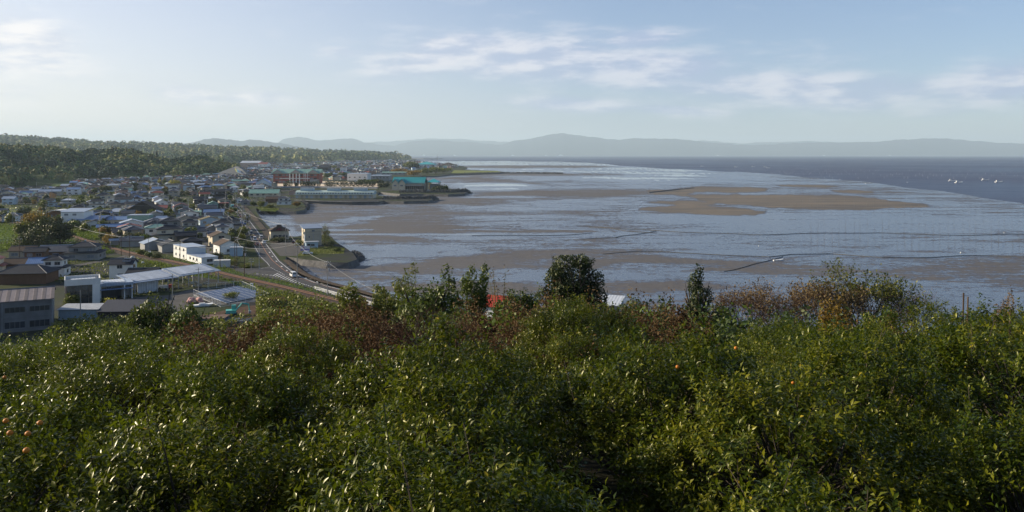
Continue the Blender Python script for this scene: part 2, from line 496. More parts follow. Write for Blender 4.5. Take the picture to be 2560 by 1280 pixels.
# creeks draining the flat: low weedy levees with a channel, sweeping across
m_creek = mat('creek_weed', (0.12, 0.11, 0.09), 0.8, 0.2, var=0.3, scale=.5)
def ribbon(pts, w, z, px_noise=0.0, seed=0, step=12):
    """flat strip on level z through ground points given as pixels; returns verts, faces"""
    q = []
    for i in range(len(pts) - 1):
        n_ = max(1, int(abs(pts[i + 1][0] - pts[i][0]) / step))
        for k in range(n_):
            f = k / n_
            q.append((pts[i][0] * (1 - f) + pts[i + 1][0] * f, pts[i][1] * (1 - f) + pts[i + 1][1] * f))
    q.append(pts[-1])
    rnd = random.Random(seed)
    W_ = [G(x, y, z) for x, y in q]
    out = []
    for i, p in enumerate(W_):
        d = (W_[min(i + 1, len(W_) - 1)] - W_[max(i - 1, 0)]); d.z = 0
        d.normalize(); nrm = Vector((-d.y, d.x, 0))
        jit = (mnoise.noise(Vector((p.x * 0.02, p.y * 0.02, seed))) ) * px_noise
        ww = w * (0.55 + 0.9 * abs(mnoise.noise(Vector((p.x * 0.05, p.y * 0.05, seed + 9)))) + rnd.random() * 0.35)
        out.append((p + nrm * (jit + ww), p + nrm * (jit - ww)))
    return out
creeks = [([(1480, 567), (1560, 572), (1640, 577), (1760, 583), (1900, 585), (2050, 583), (2200, 582), (2350, 585), (2560, 588), (2700, 590)], 1.9),
          ([(1460, 600), (1560, 597), (1610, 588), (1650, 578)], 1.3),
          ([(1440, 565), (1500, 567), (1580, 577), (1650, 580)], 0.9),
          ([(1500, 632), (1600, 630), (1720, 636), (1850, 641), (1930, 645), (1990, 638), (2080, 636), (2200, 641), (2320, 642), (2420, 640), (2700, 643)], 1.2),
          ([(1780, 675), (1850, 663), (1920, 648), (1960, 642)], .9),
          ([(1180, 590), (1300, 588), (1420, 585), (1480, 582)], .6)]
for i, (pts, w) in enumerate(creeks):
    rb = ribbon(pts, w * .26, MUDZ + 0.0, 16.0, i * 7 + 1, 4)
    mb = MB()
    n_ = len(rb)
    vs = []
    for (l_, r_) in rb:
        c_ = (l_ + r_) / 2
        vs += [l_ - Vector((0, 0, .2)), c_ * .35 + l_ * .65 + Vector((0, 0, 0.18)), c_ - Vector((0, 0, .06)), c_ * .35 + r_ * .65 + Vector((0, 0, 0.18)), r_ - Vector((0, 0, .2))]
    fs = [(5 * k + j, 5 * k + j + 1, 5 * k + j + 6, 5 * k + j + 5) for k in range(n_ - 1) for j in range(4)]
    o = mb.add(vs, fs).build('tidal_creek', m_creek)
    tag(o, kind='structure')
# ------------------------------------------------------------------ land
from mathutils.geometry import tessellate_polygon
def slab(name, pts, z, mats, depth=0.0, kind='structure', parent=None):
    """level sheet with outline pts (world xy); depth > 0 gives it sloping sides"""
    top = [Vector((p[0], p[1], z)) for p in pts]
    n = len(top)
    tr = tessellate_polygon([top])
    mb = MB()
    area = sum(top[i].x * top[(i + 1) % n].y - top[(i + 1) % n].x * top[i].y for i in range(n))
    fs = []
    for a_, b_, c_ in tr:
        v1 = top[b_] - top[a_]; v2 = top[c_] - top[a_]
        fs.append((a_, b_, c_) if v1.cross(v2).z > 0 else (a_, c_, b_))
    mb.add(top, fs, 0)
    if depth > 0:
        sgn = 1 if area > 0 else -1
        bot = []
        for i, p in enumerate(top):
            d = (top[(i + 1) % n] - top[i - 1]); d.normalize()
            out = Vector((d.y, -d.x, 0)) * sgn
            bot.append(p + out * depth * 0.55 - Vector((0, 0, depth)))
        mb.add(top + bot, [((i, (i + 1) % n, n + (i + 1) % n, n + i)[::-sgn] if sgn > 0 else (i, (i + 1) % n, n + (i + 1) % n, n + i)) for i in range(n)], 1)
    o = mb.build(name, mats, parent)
    if kind: o['kind'] = kind
    return o
def gpoly(pts, z=LAND): return [tuple(G(x, y, z)[:2]) for x, y in pts]

m_ground = bpy.data.materials.new('town_ground'); m_ground.use_nodes = True
t = NT(m_ground.node_tree); b = m_ground.node_tree.nodes['Principled BSDF']
geo = t.n('ShaderNodeNewGeometry'); pos = geo.outputs['Position']
k1 = t.noise(pos, 0.02, 4.0, 0.6); k2 = t.noise(pos, 0.25, 5.0, 0.65)
gcol = t.mix(t.rng(k2, 0.35, 0.65, 0, 1), (0.024, 0.042, 0.008, 1), (0.044, 0.048, 0.016, 1))
dcol = t.mix(t.rng(k2, 0.35, 0.65, 0, 1), (0.044, 0.045, 0.045, 1), (0.025, 0.026, 0.028, 1))
t.l(t.mix(t.rng(k1, 0.42, 0.52, 0, 1), dcol, gcol), b.inputs['Base Color'])
b.inputs['Roughness'].default_value = 0.95; b.inputs['Specular IOR Level'].default_value = 0.1
m_rock = mat('revetment_stone', (0.13, 0.125, 0.12), 0.9, 0.2, var=0.3, scale=0.6, bump=0.9, bscale=1.2)
coast = [(1000, 772), (930, 752), (883, 738), (855, 727), (798, 713), (751, 694), (735, 682), (722, 668), (712, 652), (716, 641), (760, 648), (820, 655), (870, 656), (893, 648), (884, 634),
         (868, 622), (848, 610), (835, 600), (830, 592), (812, 586), (770, 587), (735, 592), (700, 588), (682, 578), (672, 566), (655, 549), (642, 530), (640, 520),
         (650, 516), (672, 521), (690, 527), (740, 528), (762, 524), (766, 515), (752, 503), (738, 500), (800, 503), (880, 505), (945, 504), (960, 502), (1010, 503), (1070, 502), (1082, 498), (1070, 494),
         (1010, 492), (960, 490), (945, 488), (942, 482), (950, 480), (1000, 485), (1060, 485), (1120, 486), (1160, 484), (1168, 480), (1140, 474), (1100, 468), (1085, 462),
         (1075, 455), (1062, 448), (1048, 443), (1052, 440), (1090, 440), (1130, 436), (1190, 434), (1250, 432), (1262, 430), (1240, 427), (1180, 425), (1160, 423), (1168, 419), (1158, 415), (1130, 412), (1090, 408.5),
         (1050, 405), (990, 403), (960, 402.4), (940, 401), (1000, 400.2), (1038, 399.6), (1042, 398.0), (1020, 396.8), (960, 396.0)]
cw = gpoly(coast)
land_pts = [(900, -60), (800, 60), (520, 130), (300, 160), (120, 178), (20, 195)] + cw + [(-2600, 14000), (-9000, 14000), (-9000, -400), (900, -400)]
land = slab('ground', land_pts, LAND, [m_ground, m_rock], depth=3.2)

# --- foreground hillside we stand on (orchard terraces falling to the shore)
KU = [(-1.2, .21), (-.64, .185), (-.3, .145), (0, .128), (.3, .132), (.45, .140), (.64, .140), (1.2, .145)]
EDGE = [(-1.2, 40), (-.64, 34), (-.5, 33), (-.46, 24), (-.42, 22), (-.33, 22), (-.28, 27), (-.2, 26), (-.13, 20), (-.09, 20), (-.05, 22), (.05, 30), (.2, 33), (.4, 33), (.55, 35), (.7, 36), (1.2, 36)]
def canopy_z(x, y):
    r = np.maximum(np.hypot(x, y) * 0.0 + np.maximum(y, 0.5), 0.5)
    u = x / np.maximum(r, 4.0)
    k = np.interp(u, [p[0] for p in KU], [p[1] for p in KU])
    return CAMZ - (2.0 + k * r)
def hill_z(x, y):
    x = np.asarray(x, float); y = np.asarray(y, float)
    r = np.maximum(y, 0.5); u = x / np.maximum(r, 4.0)
    ed = np.interp(u, [p[0] for p in EDGE], [p[1] for p in EDGE])
    c = canopy_z(x, np.minimum(r, ed)) - 2.35
    foot = np.interp(u, [-.64, -.2, .2, .64], [150, 158, 150, 140])
    f = np.clip((r - ed) / (foot - ed), 0, 1.3)
    z = c + (LAND - 1.0 - c) * (f * 0.55 + 0.45 * sstep(0, 1, f))
    z += (fbm(x / 7., r / 7., 4, 3) - .5) * 0.7 * np.clip(r / 30, .2, 1)
    return np.where(y < 0, CAMZ - 1.6 - 2.35 - y * 0.05, z)
xs = np.concatenate([np.linspace(-260, -40, 30), np.linspace(-38, 38, 60), np.linspace(40, 420, 40)])
ys = np.concatenate([np.linspace(-60, -2, 10), np.linspace(0, 45, 46), np.linspace(48, 180, 45)])
XX, YY = np.meshgrid(xs, ys, indexing='ij')
ZZ = hill_z(XX, YY)
V = np.stack([XX, YY, ZZ], -1).reshape(-1, 3); nv_ = len(ys)
ii, jj = np.meshgrid(np.arange(len(xs) - 1), np.arange(nv_ - 1), indexing='ij'); a = (ii * nv_ + jj).ravel()
F = np.stack([a, a + nv_, a + nv_ + 1, a + 1], -1)
m_soil = mat('hillside_soil', (0.032, 0.024, 0.014), 0.95, 0.1, var=0.3, scale=0.7, col2=(0.018, 0.024, 0.010), bump=.6, bscale=3)
hs = link(bpy.data.objects.new('hillside', np_mesh('hillside', V, F, m_soil, smooth=True))); tag(hs, kind='structure')

# --- wooded hills to the west, and the low coastal upland behind the town
def ridge_mesh(name, u0, u1, nu_, foot, top, back, m, nrow=34, amp=6.0, seed=1, sc=120.0, jag=0.0, floor=LAND - 1):
    """hill whose skyline follows top [(px, py)] at depth 'ridge', foot [(px, depth)]"""
    us = np.linspace(u0, u1, nu_)
    px = 1280 + us * FPX
    fy = prof(foot, px); ry = prof(back, px); tz = CAMZ - (prof(top, px) + jag * (fbm(px / 16.0, px * 0, seed + 1, 4) - .5) * 2 - 386) / FPX * ry
    rows = []
    s = np.concatenate([np.linspace(0, 1, nrow), np.linspace(1.06, 1.6, 8)])
    for k in s:
        if k <= 1:
            Yk = fy + (ry - fy) * k
            zz = floor + (tz - floor) * (k ** 0.8)
        else:
            Yk = ry + (ry - fy) * (k - 1) * 1.0
            zz = tz - (tz - floor) * (k - 1) * 1.2
        Xk = us * Yk
        zz = zz + (fbm(Xk / sc, Yk / sc, seed, 5) - 0.5) * amp * np.clip(k * 4, 0, 1) * (1 if k < .8 else .22)
        rows.append(np.stack([Xk, Yk, zz], -1))
    A = np.stack(rows, 1); nr = A.shape[1]
    V = A.reshape(-1, 3)
    ii, jj = np.meshgrid(np.arange(nu_ - 1), np.arange(nr - 1), indexing='ij'); a = (ii * nr + jj).ravel()
    F = np.stack([a, a + nr, a + nr + 1, a + 1], -1)
    o = link(bpy.data.objects.new(name, np_mesh(name, V, F, m, smooth=True)))
    tag(o, kind='structure')
    return o, A
m_hillgrass = mat('hill_scrub', (0.12, 0.16, 0.035), 0.95, 0.1, var=0.25, scale=0.02, col2=(0.055, 0.075, 0.025))
hillE, AE = ridge_mesh('wooded_hill', -0.80, -0.337, 150,
    [(-400, 900), (0, 960), (100, 1090), (230, 1260), (330, 1240), (400, 1300), (520, 1420), (605, 1500)],
    [(-400, 362), (0, 373), (75, 374), (130, 375), (200, 385), (255, 387), (300, 384), (350, 390), (420, 404), (500, 408), (560, 416), (590, 424), (606, 436)],
    [(-400, 1500), (0, 1500), (230, 1650), (400, 1750), (605, 1600)], m_hillgrass, amp=40, seed=3, sc=150)
hillD, AD = ridge_mesh('coastal_upland', -0.80, -0.125, 220,
    [(-400, 3200), (0, 3200), (590, 2900), (800, 3600), (960, 4700), (1030, 5900)],
    [(-400, 335), (0, 347), (60, 350), (230, 361), (330, 364), (430, 369), (560, 375), (640, 379), (680, 377), (760, 382), (840, 385), (900, 388), (960, 390), (1000, 392), (1018, 395), (1030, 399)],
    [(-400, 5600), (0, 5600), (430, 6000), (800, 6200), (960, 6300), (1030, 6500)], m_hillgrass, amp=34, seed=8, sc=380)
# --- mountains across the bay
m_mtn = mat('mountain_forest_hazed', (0.03, 0.045, 0.065), 0.95, 0.1, var=0.25, scale=0.002)  # forest colour shifted to blue: distance haze put into the base colour
mtA, _ = ridge_mesh('mountain_range', -0.50, -0.15, 200, [(200, 16600), (1000, 16600)],
    [(200, 372), (420, 364), (450, 360), (485, 355), (515, 349), (545, 345), (570, 349), (600, 352), (625, 349), (650, 350), (670, 353), (700, 357), (720, 362), (760, 368), (800, 375), (870, 382), (1000, 386)],
    [(200, 18400), (1000, 18400)], m_mtn, amp=60, seed=31, sc=700, jag=2.4)
mtB, _ = ridge_mesh('mountain_range', -0.34, 0.85, 420, [(500, 26000), (3200, 26000)],
    [(500, 378), (640, 366), (690, 360), (705, 349), (740, 342), (765, 345), (790, 351), (830, 350), (860, 346), (885, 347), (915, 356), (950, 361), (985, 365), (1000, 359), (1030, 354), (1055, 350), (1090, 350), (1120, 352), (1180, 356), (1240, 363), (1265, 358), (1285, 351),
     (1340, 344), (1370, 337), (1400, 334), (1430, 335), (1460, 339), (1500, 346), (1550, 350), (1580, 346), (1620, 346), (1690, 346), (1740, 353), (1800, 358), (1860, 362), (1900, 363), (1960, 359), (2020, 357), (2100, 356), (2200, 354), (2260, 349), (2300, 347), (2350, 347), (2400, 349), (2440, 353), (2500, 357), (2560, 359), (3200, 366)],
    [(500, 29000), (3200, 29000)], m_mtn, amp=130, seed=41, sc=1500, jag=2.6)
mtC, _ = ridge_mesh('mountain_range', -0.30, 0.65, 260, [(600, 34000), (3200, 34000)],
    [(600, 370), (1000, 352), (1060, 347), (1150, 347), (1230, 353), (1300, 356), (1700, 354), (1740, 351), (1800, 354), (1850, 358), (2000, 353), (2060, 354), (2200, 358), (3200, 364)],
    [(600, 36000), (3200, 36000)], m_mtn, amp=120, seed=51, sc=1700, jag=2.0)
# --- air
hz = MB().box(-24000, 46000, -650, 43000, -1.0, 930.0).build('haze', bpy.data.materials.new('haze'))
hm = hz.data.materials[0]; hm.use_nodes = True
ht = NT(hm.node_tree); hm.node_tree.nodes.clear()
pv = ht.n('ShaderNodeVolumePrincipled')
pv.inputs['Color'].default_value = (0.69, 0.87, 1.0, 1)
pv.inputs['Density'].default_value = 0.000045
pv.inputs['Anisotropy'].default_value = 0.1
ho = ht.n('ShaderNodeOutputMaterial'); ht.l(pv.outputs[0], ho.inputs['Volume'])
tag(hz, kind='stuff')
# ------------------------------------------------------------------ materials of the town
WALLS = {'white': mat('wall_white', (0.72, 0.72, 0.69), 0.8, .2, var=.08, scale=.6), 'cream': mat('wall_cream', (0.60, 0.53, 0.40), 0.85, .2, var=.1, scale=.6),
         'beige': mat('wall_beige', (0.40, 0.35, 0.27), 0.85, .2, var=.1, scale=.6), 'grey': mat('wall_grey', (0.30, 0.30, 0.29), 0.85, .2, var=.12, scale=.5),
         'brown': mat('wall_brown', (0.16, 0.09, 0.055), 0.85, .2, var=.15, scale=.8), 'pale blue': mat('wall_pale_blue', (0.42, 0.52, 0.58), 0.7, .3, var=.08),
         'concrete': mat('wall_concrete', (0.24, 0.245, 0.25), 0.9, .2, var=.22, scale=.35, bump=.3, bscale=6), 'dark': mat('wall_dark', (0.06, 0.055, 0.05), 0.8, .2, var=.15),
         'pink': mat('wall_pink', (0.45, 0.30, 0.25), 0.85, .2, var=.12), 'brick': mat('wall_brick', (0.24, 0.075, 0.06), 0.85, .2, var=.15, scale=.4),
         'green': mat('wall_green', (0.22, 0.34, 0.29), 0.8, .2, var=.1), 'orange': mat('wall_orange', (0.48, 0.27, 0.12), 0.8, .2, var=.1)}
def rm(n, c, c2, per, ax, ro, sp=.3, b=.5): return stripes('roof_' + n, c, c2, per, ax, ro, sp, .55, bump=b)
ROOFS = {'dark grey tiled': rm('dark_tile', (0.028, 0.034, 0.048), (0.017, 0.021, 0.031), .30, 0, .75, .15), 'grey tiled': rm('grey_tile', (0.070, 0.080, 0.105), (0.042, 0.049, 0.066), .30, 0, .75, .15),
         'brown tiled': rm('brown_tile', (0.095, 0.066, 0.048), (0.06, 0.043, 0.034), .30, 0, .8, .15), 'rust red': rm('rust', (0.26, 0.06, 0.04), (0.18, 0.045, 0.03), .45, 0, .6),
         'blue metal': rm('blue_metal', (0.16, 0.25, 0.42), (0.13, 0.21, 0.36), .6, 0, .45, .4), 'white metal': rm('white_metal', (0.52, 0.55, 0.58), (0.44, 0.47, 0.5), .8, 0, .4, .4),
         'light grey metal': rm('light_metal', (0.27, 0.32, 0.39), (0.22, 0.27, 0.34), .7, 0, .35, .5), 'green metal': rm('green_metal', (0.20, 0.34, 0.28), (0.16, 0.29, 0.24), .6, 0, .5),
         'pale green': rm('pale_green', (0.40, 0.49, 0.44), (0.33, 0.42, 0.38), .6, 0, .5), 'teal': rm('teal', (0.045, 0.35, 0.36), (0.035, 0.30, 0.32), .6, 0, .4, .4), 'pinkish corrugated': rm('pink_corr', (0.30, 0.25, 0.235), (0.19, 0.16, 0.15), 1.82, 0, .8, .2, .7),
         'mossy brown': rm('moss', (0.15, 0.125, 0.055), (0.11, 0.095, 0.045), .45, 0, .8), 'bright red': rm('red', (0.42, 0.045, 0.025), (0.36, 0.035, 0.02), .6, 0, .55)}
m_frame = mat('window_frame', (0.30, 0.31, 0.32), 0.4, .5, var=.05)
m_glass = mat('window_glass', (0.035, 0.045, 0.06), 0.12, .6, var=.2)
m_curtain = mat('window_curtain', (0.20, 0.22, 0.25), 0.25, .5, var=.15)
m_ridge = mat('ridge_tiles', (0.15, 0.155, 0.165), 0.7, .3, var=.1)
m_ridgew = mat('ridge_plaster', (0.45, 0.46, 0.47), 0.7, .3, var=.05)
m_wood = mat('weathered_wood', (0.10, 0.065, 0.04), 0.85, .2, var=.2)
m_metal = mat('galvanised_steel', (0.32, 0.33, 0.35), 0.5, .5, var=.1)
m_white = mat('white_paint', (0.75, 0.75, 0.73), 0.5, .4, var=.05)
m_black = mat('black_rubber', (0.02, 0.02, 0.02), 0.8, .3, var=0)
m_conc = mat('pole_concrete', (0.28, 0.275, 0.26), 0.85, .2, var=.1)

def gable(mb, w, d, z, rise, over=0.5, axis='x', th=0.16, mi=0, x0=0, y0=0, cap=1):
    """two sloping slabs meeting at a ridge; ridge runs along axis"""
    hw, hd = (w / 2, d / 2) if axis == 'x' else (d / 2, w / 2)
    sl = rise / hd
    for s in (-1, 1):
        a = [(-hw - over, s * (hd + over), z - over * sl), (hw + over, s * (hd + over), z - over * sl), (hw + over, 0, z + rise), (-hw - over, 0, z + rise)]
        if axis == 'y': a = [(-p[1], p[0], p[2]) for p in a]
        a = [(p[0] + x0, p[1] + y0, p[2]) for p in a]
        tvs = a + [(p[0], p[1], p[2] + th) for p in a]
        mb.add(tvs, [(0, 1, 2, 3), (4, 7, 6, 5), (0, 4, 5, 1), (1, 5, 6, 2), (3, 2, 6, 7), (0, 3, 7, 4)], mi)
    if cap is not None:
        p, q = (-hw - over, 0, z + rise + th), (hw + over, 0, z + rise + th)
        if axis == 'y': p, q = (0, p[0], p[2]), (0, q[0], q[2])
        mb.bar((p[0] + x0, p[1] + y0, p[2]), (q[0] + x0, q[1] + y0, q[2]), 0.16, cap, 4)
def hip(mb, w, d, z, rise, over=0.6, th=0.14, mi=0, x0=0, y0=0, cap=1, ridge=None, irimoya=False):
    hw, hd = w / 2 + over, d / 2 + over
    if w >= d: rl = max(0.15, (w - d) / 2) if ridge is None else ridge; R0, R1 = (-rl, 0), (rl, 0)
    else: rl = max(0.15, (d - w) / 2) if ridge is None else ridge; R0, R1 = (0, -rl), (0, rl)
    E = [(-hw, -hd), (hw, -hd), (hw, hd), (-hw, hd)]
    zb = z - 0.06
    vs = [(x, y, zb) for x, y in E] + [(x, y, zb + th) for x, y in E] + [(R0[0], R0[1], zb + th + rise), (R1[0], R1[1], zb + th + rise)]
    vs = [(v[0] + x0, v[1] + y0, v[2]) for v in vs]
    fs = [(3, 2, 1, 0), (0, 1, 5, 4), (1, 2, 6, 5), (2, 3, 7, 6), (3, 0, 4, 7)]
    if w >= d: fs += [(4, 5, 9, 8), (5, 6, 9), (6, 7, 8, 9), (7, 4, 8)]
    else: fs += [(4, 5, 8), (5, 6, 9, 8), (6, 7, 9), (7, 4, 8, 9)]
    mb.add(vs, fs, mi)
    if cap is not None:
        mb.bar(vs[8], vs[9], 0.2, cap, 4)
        for e, r in ((4, 8), (7, 8 if w >= d else 9), (5, 9 if w >= d else 8), (6, 9)):
            mb.bar(vs[e], vs[r], 0.12, cap, 4)
    if irimoya:
        gw, gd, gz = (2 * rl + 0.8, d * 0.42, zb + th + rise * 0.62) if w >= d else (w * 0.42, 2 * rl + 0.8, zb + th + rise * .62)
        gable(mb, gw, gd, gz, rise * 0.5, 0.25, 'x' if w >= d else 'y', 0.12, mi, x0, y0, cap)
        ax = 'x' if w >= d else 'y'
        walls_gable(mb, gw - .3, gd, gz - .5, .5, rise * .5, ax, 2, x0, y0)
def walls_gable(mb, w, d, z0, h, rise, axis='x', mi=0, x0=0, y0=0):
    """four walls, the two end walls carried up into the gable"""
    hw, hd = w / 2, d / 2
    vs = [(-hw, -hd, z0), (hw, -hd, z0), (hw, hd, z0), (-hw, hd, z0), (-hw, -hd, z0 + h), (hw, -hd, z0 + h), (hw, hd, z0 + h), (-hw, hd, z0 + h)]
    if axis == 'x':
        vs += [(-hw, 0, z0 + h + rise), (hw, 0, z0 + h + rise)]
        fs = [(0, 1, 5, 4), (2, 3, 7, 6), (1, 2, 6, 9, 5), (3, 0, 4, 8, 7), (4, 5, 9, 8), (6, 7, 8, 9)]
    else:
        vs += [(0, -hd, z0 + h + rise), (0, hd, z0 + h + rise)]
        fs = [(0, 1, 5, 8, 4), (2, 3, 7, 9, 6), (1, 2, 6, 5), (3, 0, 4, 7), (4, 8, 9, 7), (5, 6, 9, 8)]
    mb.add([(v[0] + x0, v[1] + y0, v[2]) for v in vs], fs, mi)
_win = {}
def win_mesh(w, h, dark=True):
    k = (round(w, 1), round(h, 1), dark)
    if k not in _win:
        mb = MB(); t = 0.07
        mb.box(-w / 2, w / 2, -0.07, 0.02, h - t, h); mb.box(-w / 2, w / 2, -0.09, 0.02, 0, t)
        mb.box(-w / 2, -w / 2 + t, -0.07, 0.02, t, h - t); mb.box(w / 2 - t, w / 2, -0.07, 0.02, t, h - t)
        mb.box(-t / 2, t / 2, -0.06, 0.02, t, h - t)
        mb.box(-w / 2 + t, -t / 2, -0.03, 0.0, t, h - t, 1); mb.box(t / 2, w / 2 - t, -0.03, 0.0, t, h - t, 1)
        _win[k] = mb.mesh('window', [m_frame, m_glass if dark else m_curtain])
    return _win[k]
def add_win(root, face, along, z, W_, D_, w=1.7, h=1.2, x0=0, y0=0, dark=True, name='window'):
    """window on face f/b/l/r of a W_ x D_ block"""
    if face == 'f': p, a = (along + x0, -D_ / 2 + y0, z), 0
    elif face == 'b': p, a = (-along + x0, D_ / 2 + y0, z), PI
    elif face == 'l': p, a = (-W_ / 2 + x0, -along + y0, z), -PI / 2
    else: p, a = (W_ / 2 + x0, along + y0, z), PI / 2
    return obj(name, win_mesh(w, h, dark), root, p, a)
def win_row(root, face, z, W_, D_, n, w=1.7, h=1.2, x0=0, y0=0, rnd=None):
    L = W_ if face in 'fb' else D_
    for i in range(n):
        a = (-0.5 + (i + 0.5) / n) * L
        if rnd: a += rnd.uniform(-.3, .3)
        add_win(root, face, a, z, W_, D_, w, h, x0, y0, dark=(rnd.random() < .65 if rnd else True))
THINGS = []     # (object, descriptor, noun, group, world xy)
def corner_loc(px, py, w, d, rz, z=LAND):
    """centre of a w x d block whose front-left corner stands at the pixel"""
    c = G(px, py, z); a = R(rz)
    ox, oy = w / 2, d / 2
    return Vector((c.x + ox * math.cos(a) - oy * math.sin(a), c.y + ox * math.sin(a) + oy * math.cos(a), z))
OCC = []
def occ(x, y, r): OCC.append((x, y, r))
def pick_mats(rc, wc): return [ROOFS[rc], m_ridgew if rc in ('grey tiled',) else m_ridge, WALLS[wc]]
def house(px, py, w, d, h=3.0, h2=0.0, rz=30, roof='hip', rc='dark grey tiled', wc='cream', axis='x', wins=2, label=None, desc=None, rise=None, cat='house', name=None,
          up=None, loc=None, rseed=None, group='houses of the shore town', balcony=False):
    rnd = random.Random(rseed if rseed is not None else int(px * 31 + py * 17))
    L = loc if loc is not None else corner_loc(px, py, w, d, rz)
    root = empty(name or 'house', L, R(rz))
    rise = rise if rise is not None else (min(w, d) / 2) * (0.42 if roof != 'low' else .15)
    mats = pick_mats(rc, wc)
    wb = MB(); rb = MB()
    if h2 > 0:
        uw, ud = up if up else (w * .78, d * .78)
        walls_gable(wb, w, d, 0, h, 0.02, 'x'); wb.build('wall', WALLS[wc], root)
        lb = MB(); hip(lb, w, d, h, min(w, d) * .14, 0.7, .12, ridge=max(uw, ud) / 2 * .6, cap=None)
        # skirt roof round the upper storey
        lb.build('lower_roof', mats, root)
        ub = MB(); gg = rise * (uw / w)
        if roof == 'gable': walls_gable(ub, uw, ud, h, h2, gg, axis); gable(rb, uw, ud, h + h2, gg, .55, axis)
        else: walls_gable(ub, uw, ud, h, h2, .02, 'x'); hip(rb, uw, ud, h + h2, gg, .6, irimoya=(roof == 'iri'))
        ub.build('upper_wall', WALLS[wc], root)
        rb.build('roof', mats, root)
        if wins:
            for f_ in 'fl' + ('r' if wins > 1 else ''):
                win_row(root, f_, h + h2 - 1.75, uw, ud, 2 if f_ == 'f' else 1, 1.8 if f_ == 'f' else 1.2, 1.15, rnd=rnd)
    else:
        if roof == 'gable': walls_gable(wb, w, d, 0, h, rise, axis); gable(rb, w, d, h, rise, .55, axis)
        elif roof == 'hip' or roof == 'iri': walls_gable(wb, w, d, 0, h, .02, 'x'); hip(rb, w, d, h, rise, .65, irimoya=(roof == 'iri'))
        elif roof == 'flat':
            walls_gable(wb, w, d, 0, h, .01, 'x'); rb.box(-w / 2 - .15, w / 2 + .15, -d / 2 - .15, d / 2 + .15, h, h + .28)
        elif roof == 'shed':
            hh = h; r_ = rise
            wb.add([(-w / 2, -d / 2, 0), (w / 2, -d / 2, 0), (w / 2, d / 2, 0), (-w / 2, d / 2, 0), (-w / 2, -d / 2, hh), (w / 2, -d / 2, hh), (w / 2, d / 2, hh + r_), (-w / 2, d / 2, hh + r_)],
                   [(0, 1, 5, 4), (1, 2, 6, 5), (2, 3, 7, 6), (3, 0, 4, 7), (4, 5, 6, 7)])
            o_ = .4; s_ = r_ / d
            a = [(-w / 2 - o_, -d / 2 - o_, hh - o_ * s_ + .01), (w / 2 + o_, -d / 2 - o_, hh - o_ * s_ + .01), (w / 2 + o_, d / 2 + o_, hh + r_ + o_ * s_ + .01), (-w / 2 - o_, d / 2 + o_, hh + r_ + o_ * s_ + .01)]
            rb.add(a + [(p[0], p[1], p[2] + .15) for p in a], [(0, 3, 2, 1), (4, 5, 6, 7), (0, 1, 5, 4), (1, 2, 6, 5), (2, 3, 7, 6), (3, 0, 4, 7)])
        wb.build('wall', WALLS[wc], root); rb.build('roof', mats, root)
    if wins:
        nfl = max(1, int(round(h / 2.9))) if h2 == 0 else 1
        for k in range(nfl):
            zz = 0.9 + k * 2.8
            for f_ in ('f', 'l', 'r')[:1 + wins]:
                n_ = max(1, int((w if f_ == 'f' else d) / 4.2))
                win_row(root, f_, zz, w, d, n_, rnd.choice((1.7, 1.7, 2.5)), 1.2, rnd=rnd)
    if rc == 'grey tiled' or rc == 'dark grey tiled':
        pass
    two = 'two-storey ' if (h2 > 0 or h > 4.5) else ('low ' if h < 3.1 else '')
    rt = {'gable': 'gabled', 'hip': 'hipped', 'iri': 'hip-and-gable', 'flat': 'flat', 'shed': 'sloping'}[roof]
    ds = desc or f'{two}{wc}-walled house with {rc} {rt} roof'
    if label: tag(root, label, cat)
    else: root['category'] = cat; root['group'] = group; THINGS.append((root, ds, cat, (L.x, L.y)))
    occ(L.x, L.y, max(w, d) * .5)
    return root
# ------------------------------------------------------------------ roads, railway, fields
m_asph = mat('asphalt', (0.082, 0.080, 0.082), 0.9, .2, var=.18, scale=.3, bump=.3, bscale=9)
m_asph2 = mat('asphalt_old', (0.085, 0.08, 0.075), 0.9, .2, var=.15, scale=.3)
m_paint = mat('road_paint_white', (0.62, 0.62, 0.60), 0.6, .3, var=.15, scale=2)
m_paint_o = mat('road_paint_orange', (0.50, 0.20, 0.07), 0.6, .3, var=.15, scale=2)
m_grass = mat('verge_grass', (0.060, 0.105, 0.015), 0.95, .1, var=.3, scale=.5, col2=(0.045, 0.075, 0.016), bump=1.0, bscale=2.5)
m_field = mat('stubble_field', (0.16, 0.17, 0.05), 0.95, .1, var=.2, scale=.12, col2=(0.11, 0.135, 0.035), bump=.4, bscale=2)
m_dirt = mat('bare_dirt', (0.14, 0.085, 0.055), 0.95, .1, var=.25, scale=.4, bump=.6, bscale=2)
m_conc_g = mat('concrete_paving', (0.16, 0.155, 0.15), 0.9, .2, var=.12, scale=.2)
ZR = LAND + 0.06
RED = [(560, 448), (568, 455), (580, 479), (587, 497), (597, 514), (615, 536), (639, 568), (655, 590), (669.5, 611.6), (700, 651), (726, 672), (751, 689), (798, 708), (855, 722), (883, 731), (960, 752), (1040, 775)]
LED = [(960, 775), (883, 752), (784, 722), (744, 711), (693, 698), (640, 688), (611, 684), (560, 667), (563, 657), (600, 668), (613, 671), (648, 671), (668, 668), (674, 666), (665, 658), (645, 640),
       (632, 614), (622, 590), (612, 566), (595, 541), (578, 516), (566, 497), (556, 479), (548, 462), (540, 450)]
road = slab('road', gpoly(RED + LED, ZR), ZR, [m_asph])
ROADS_PX = [RED + LED]
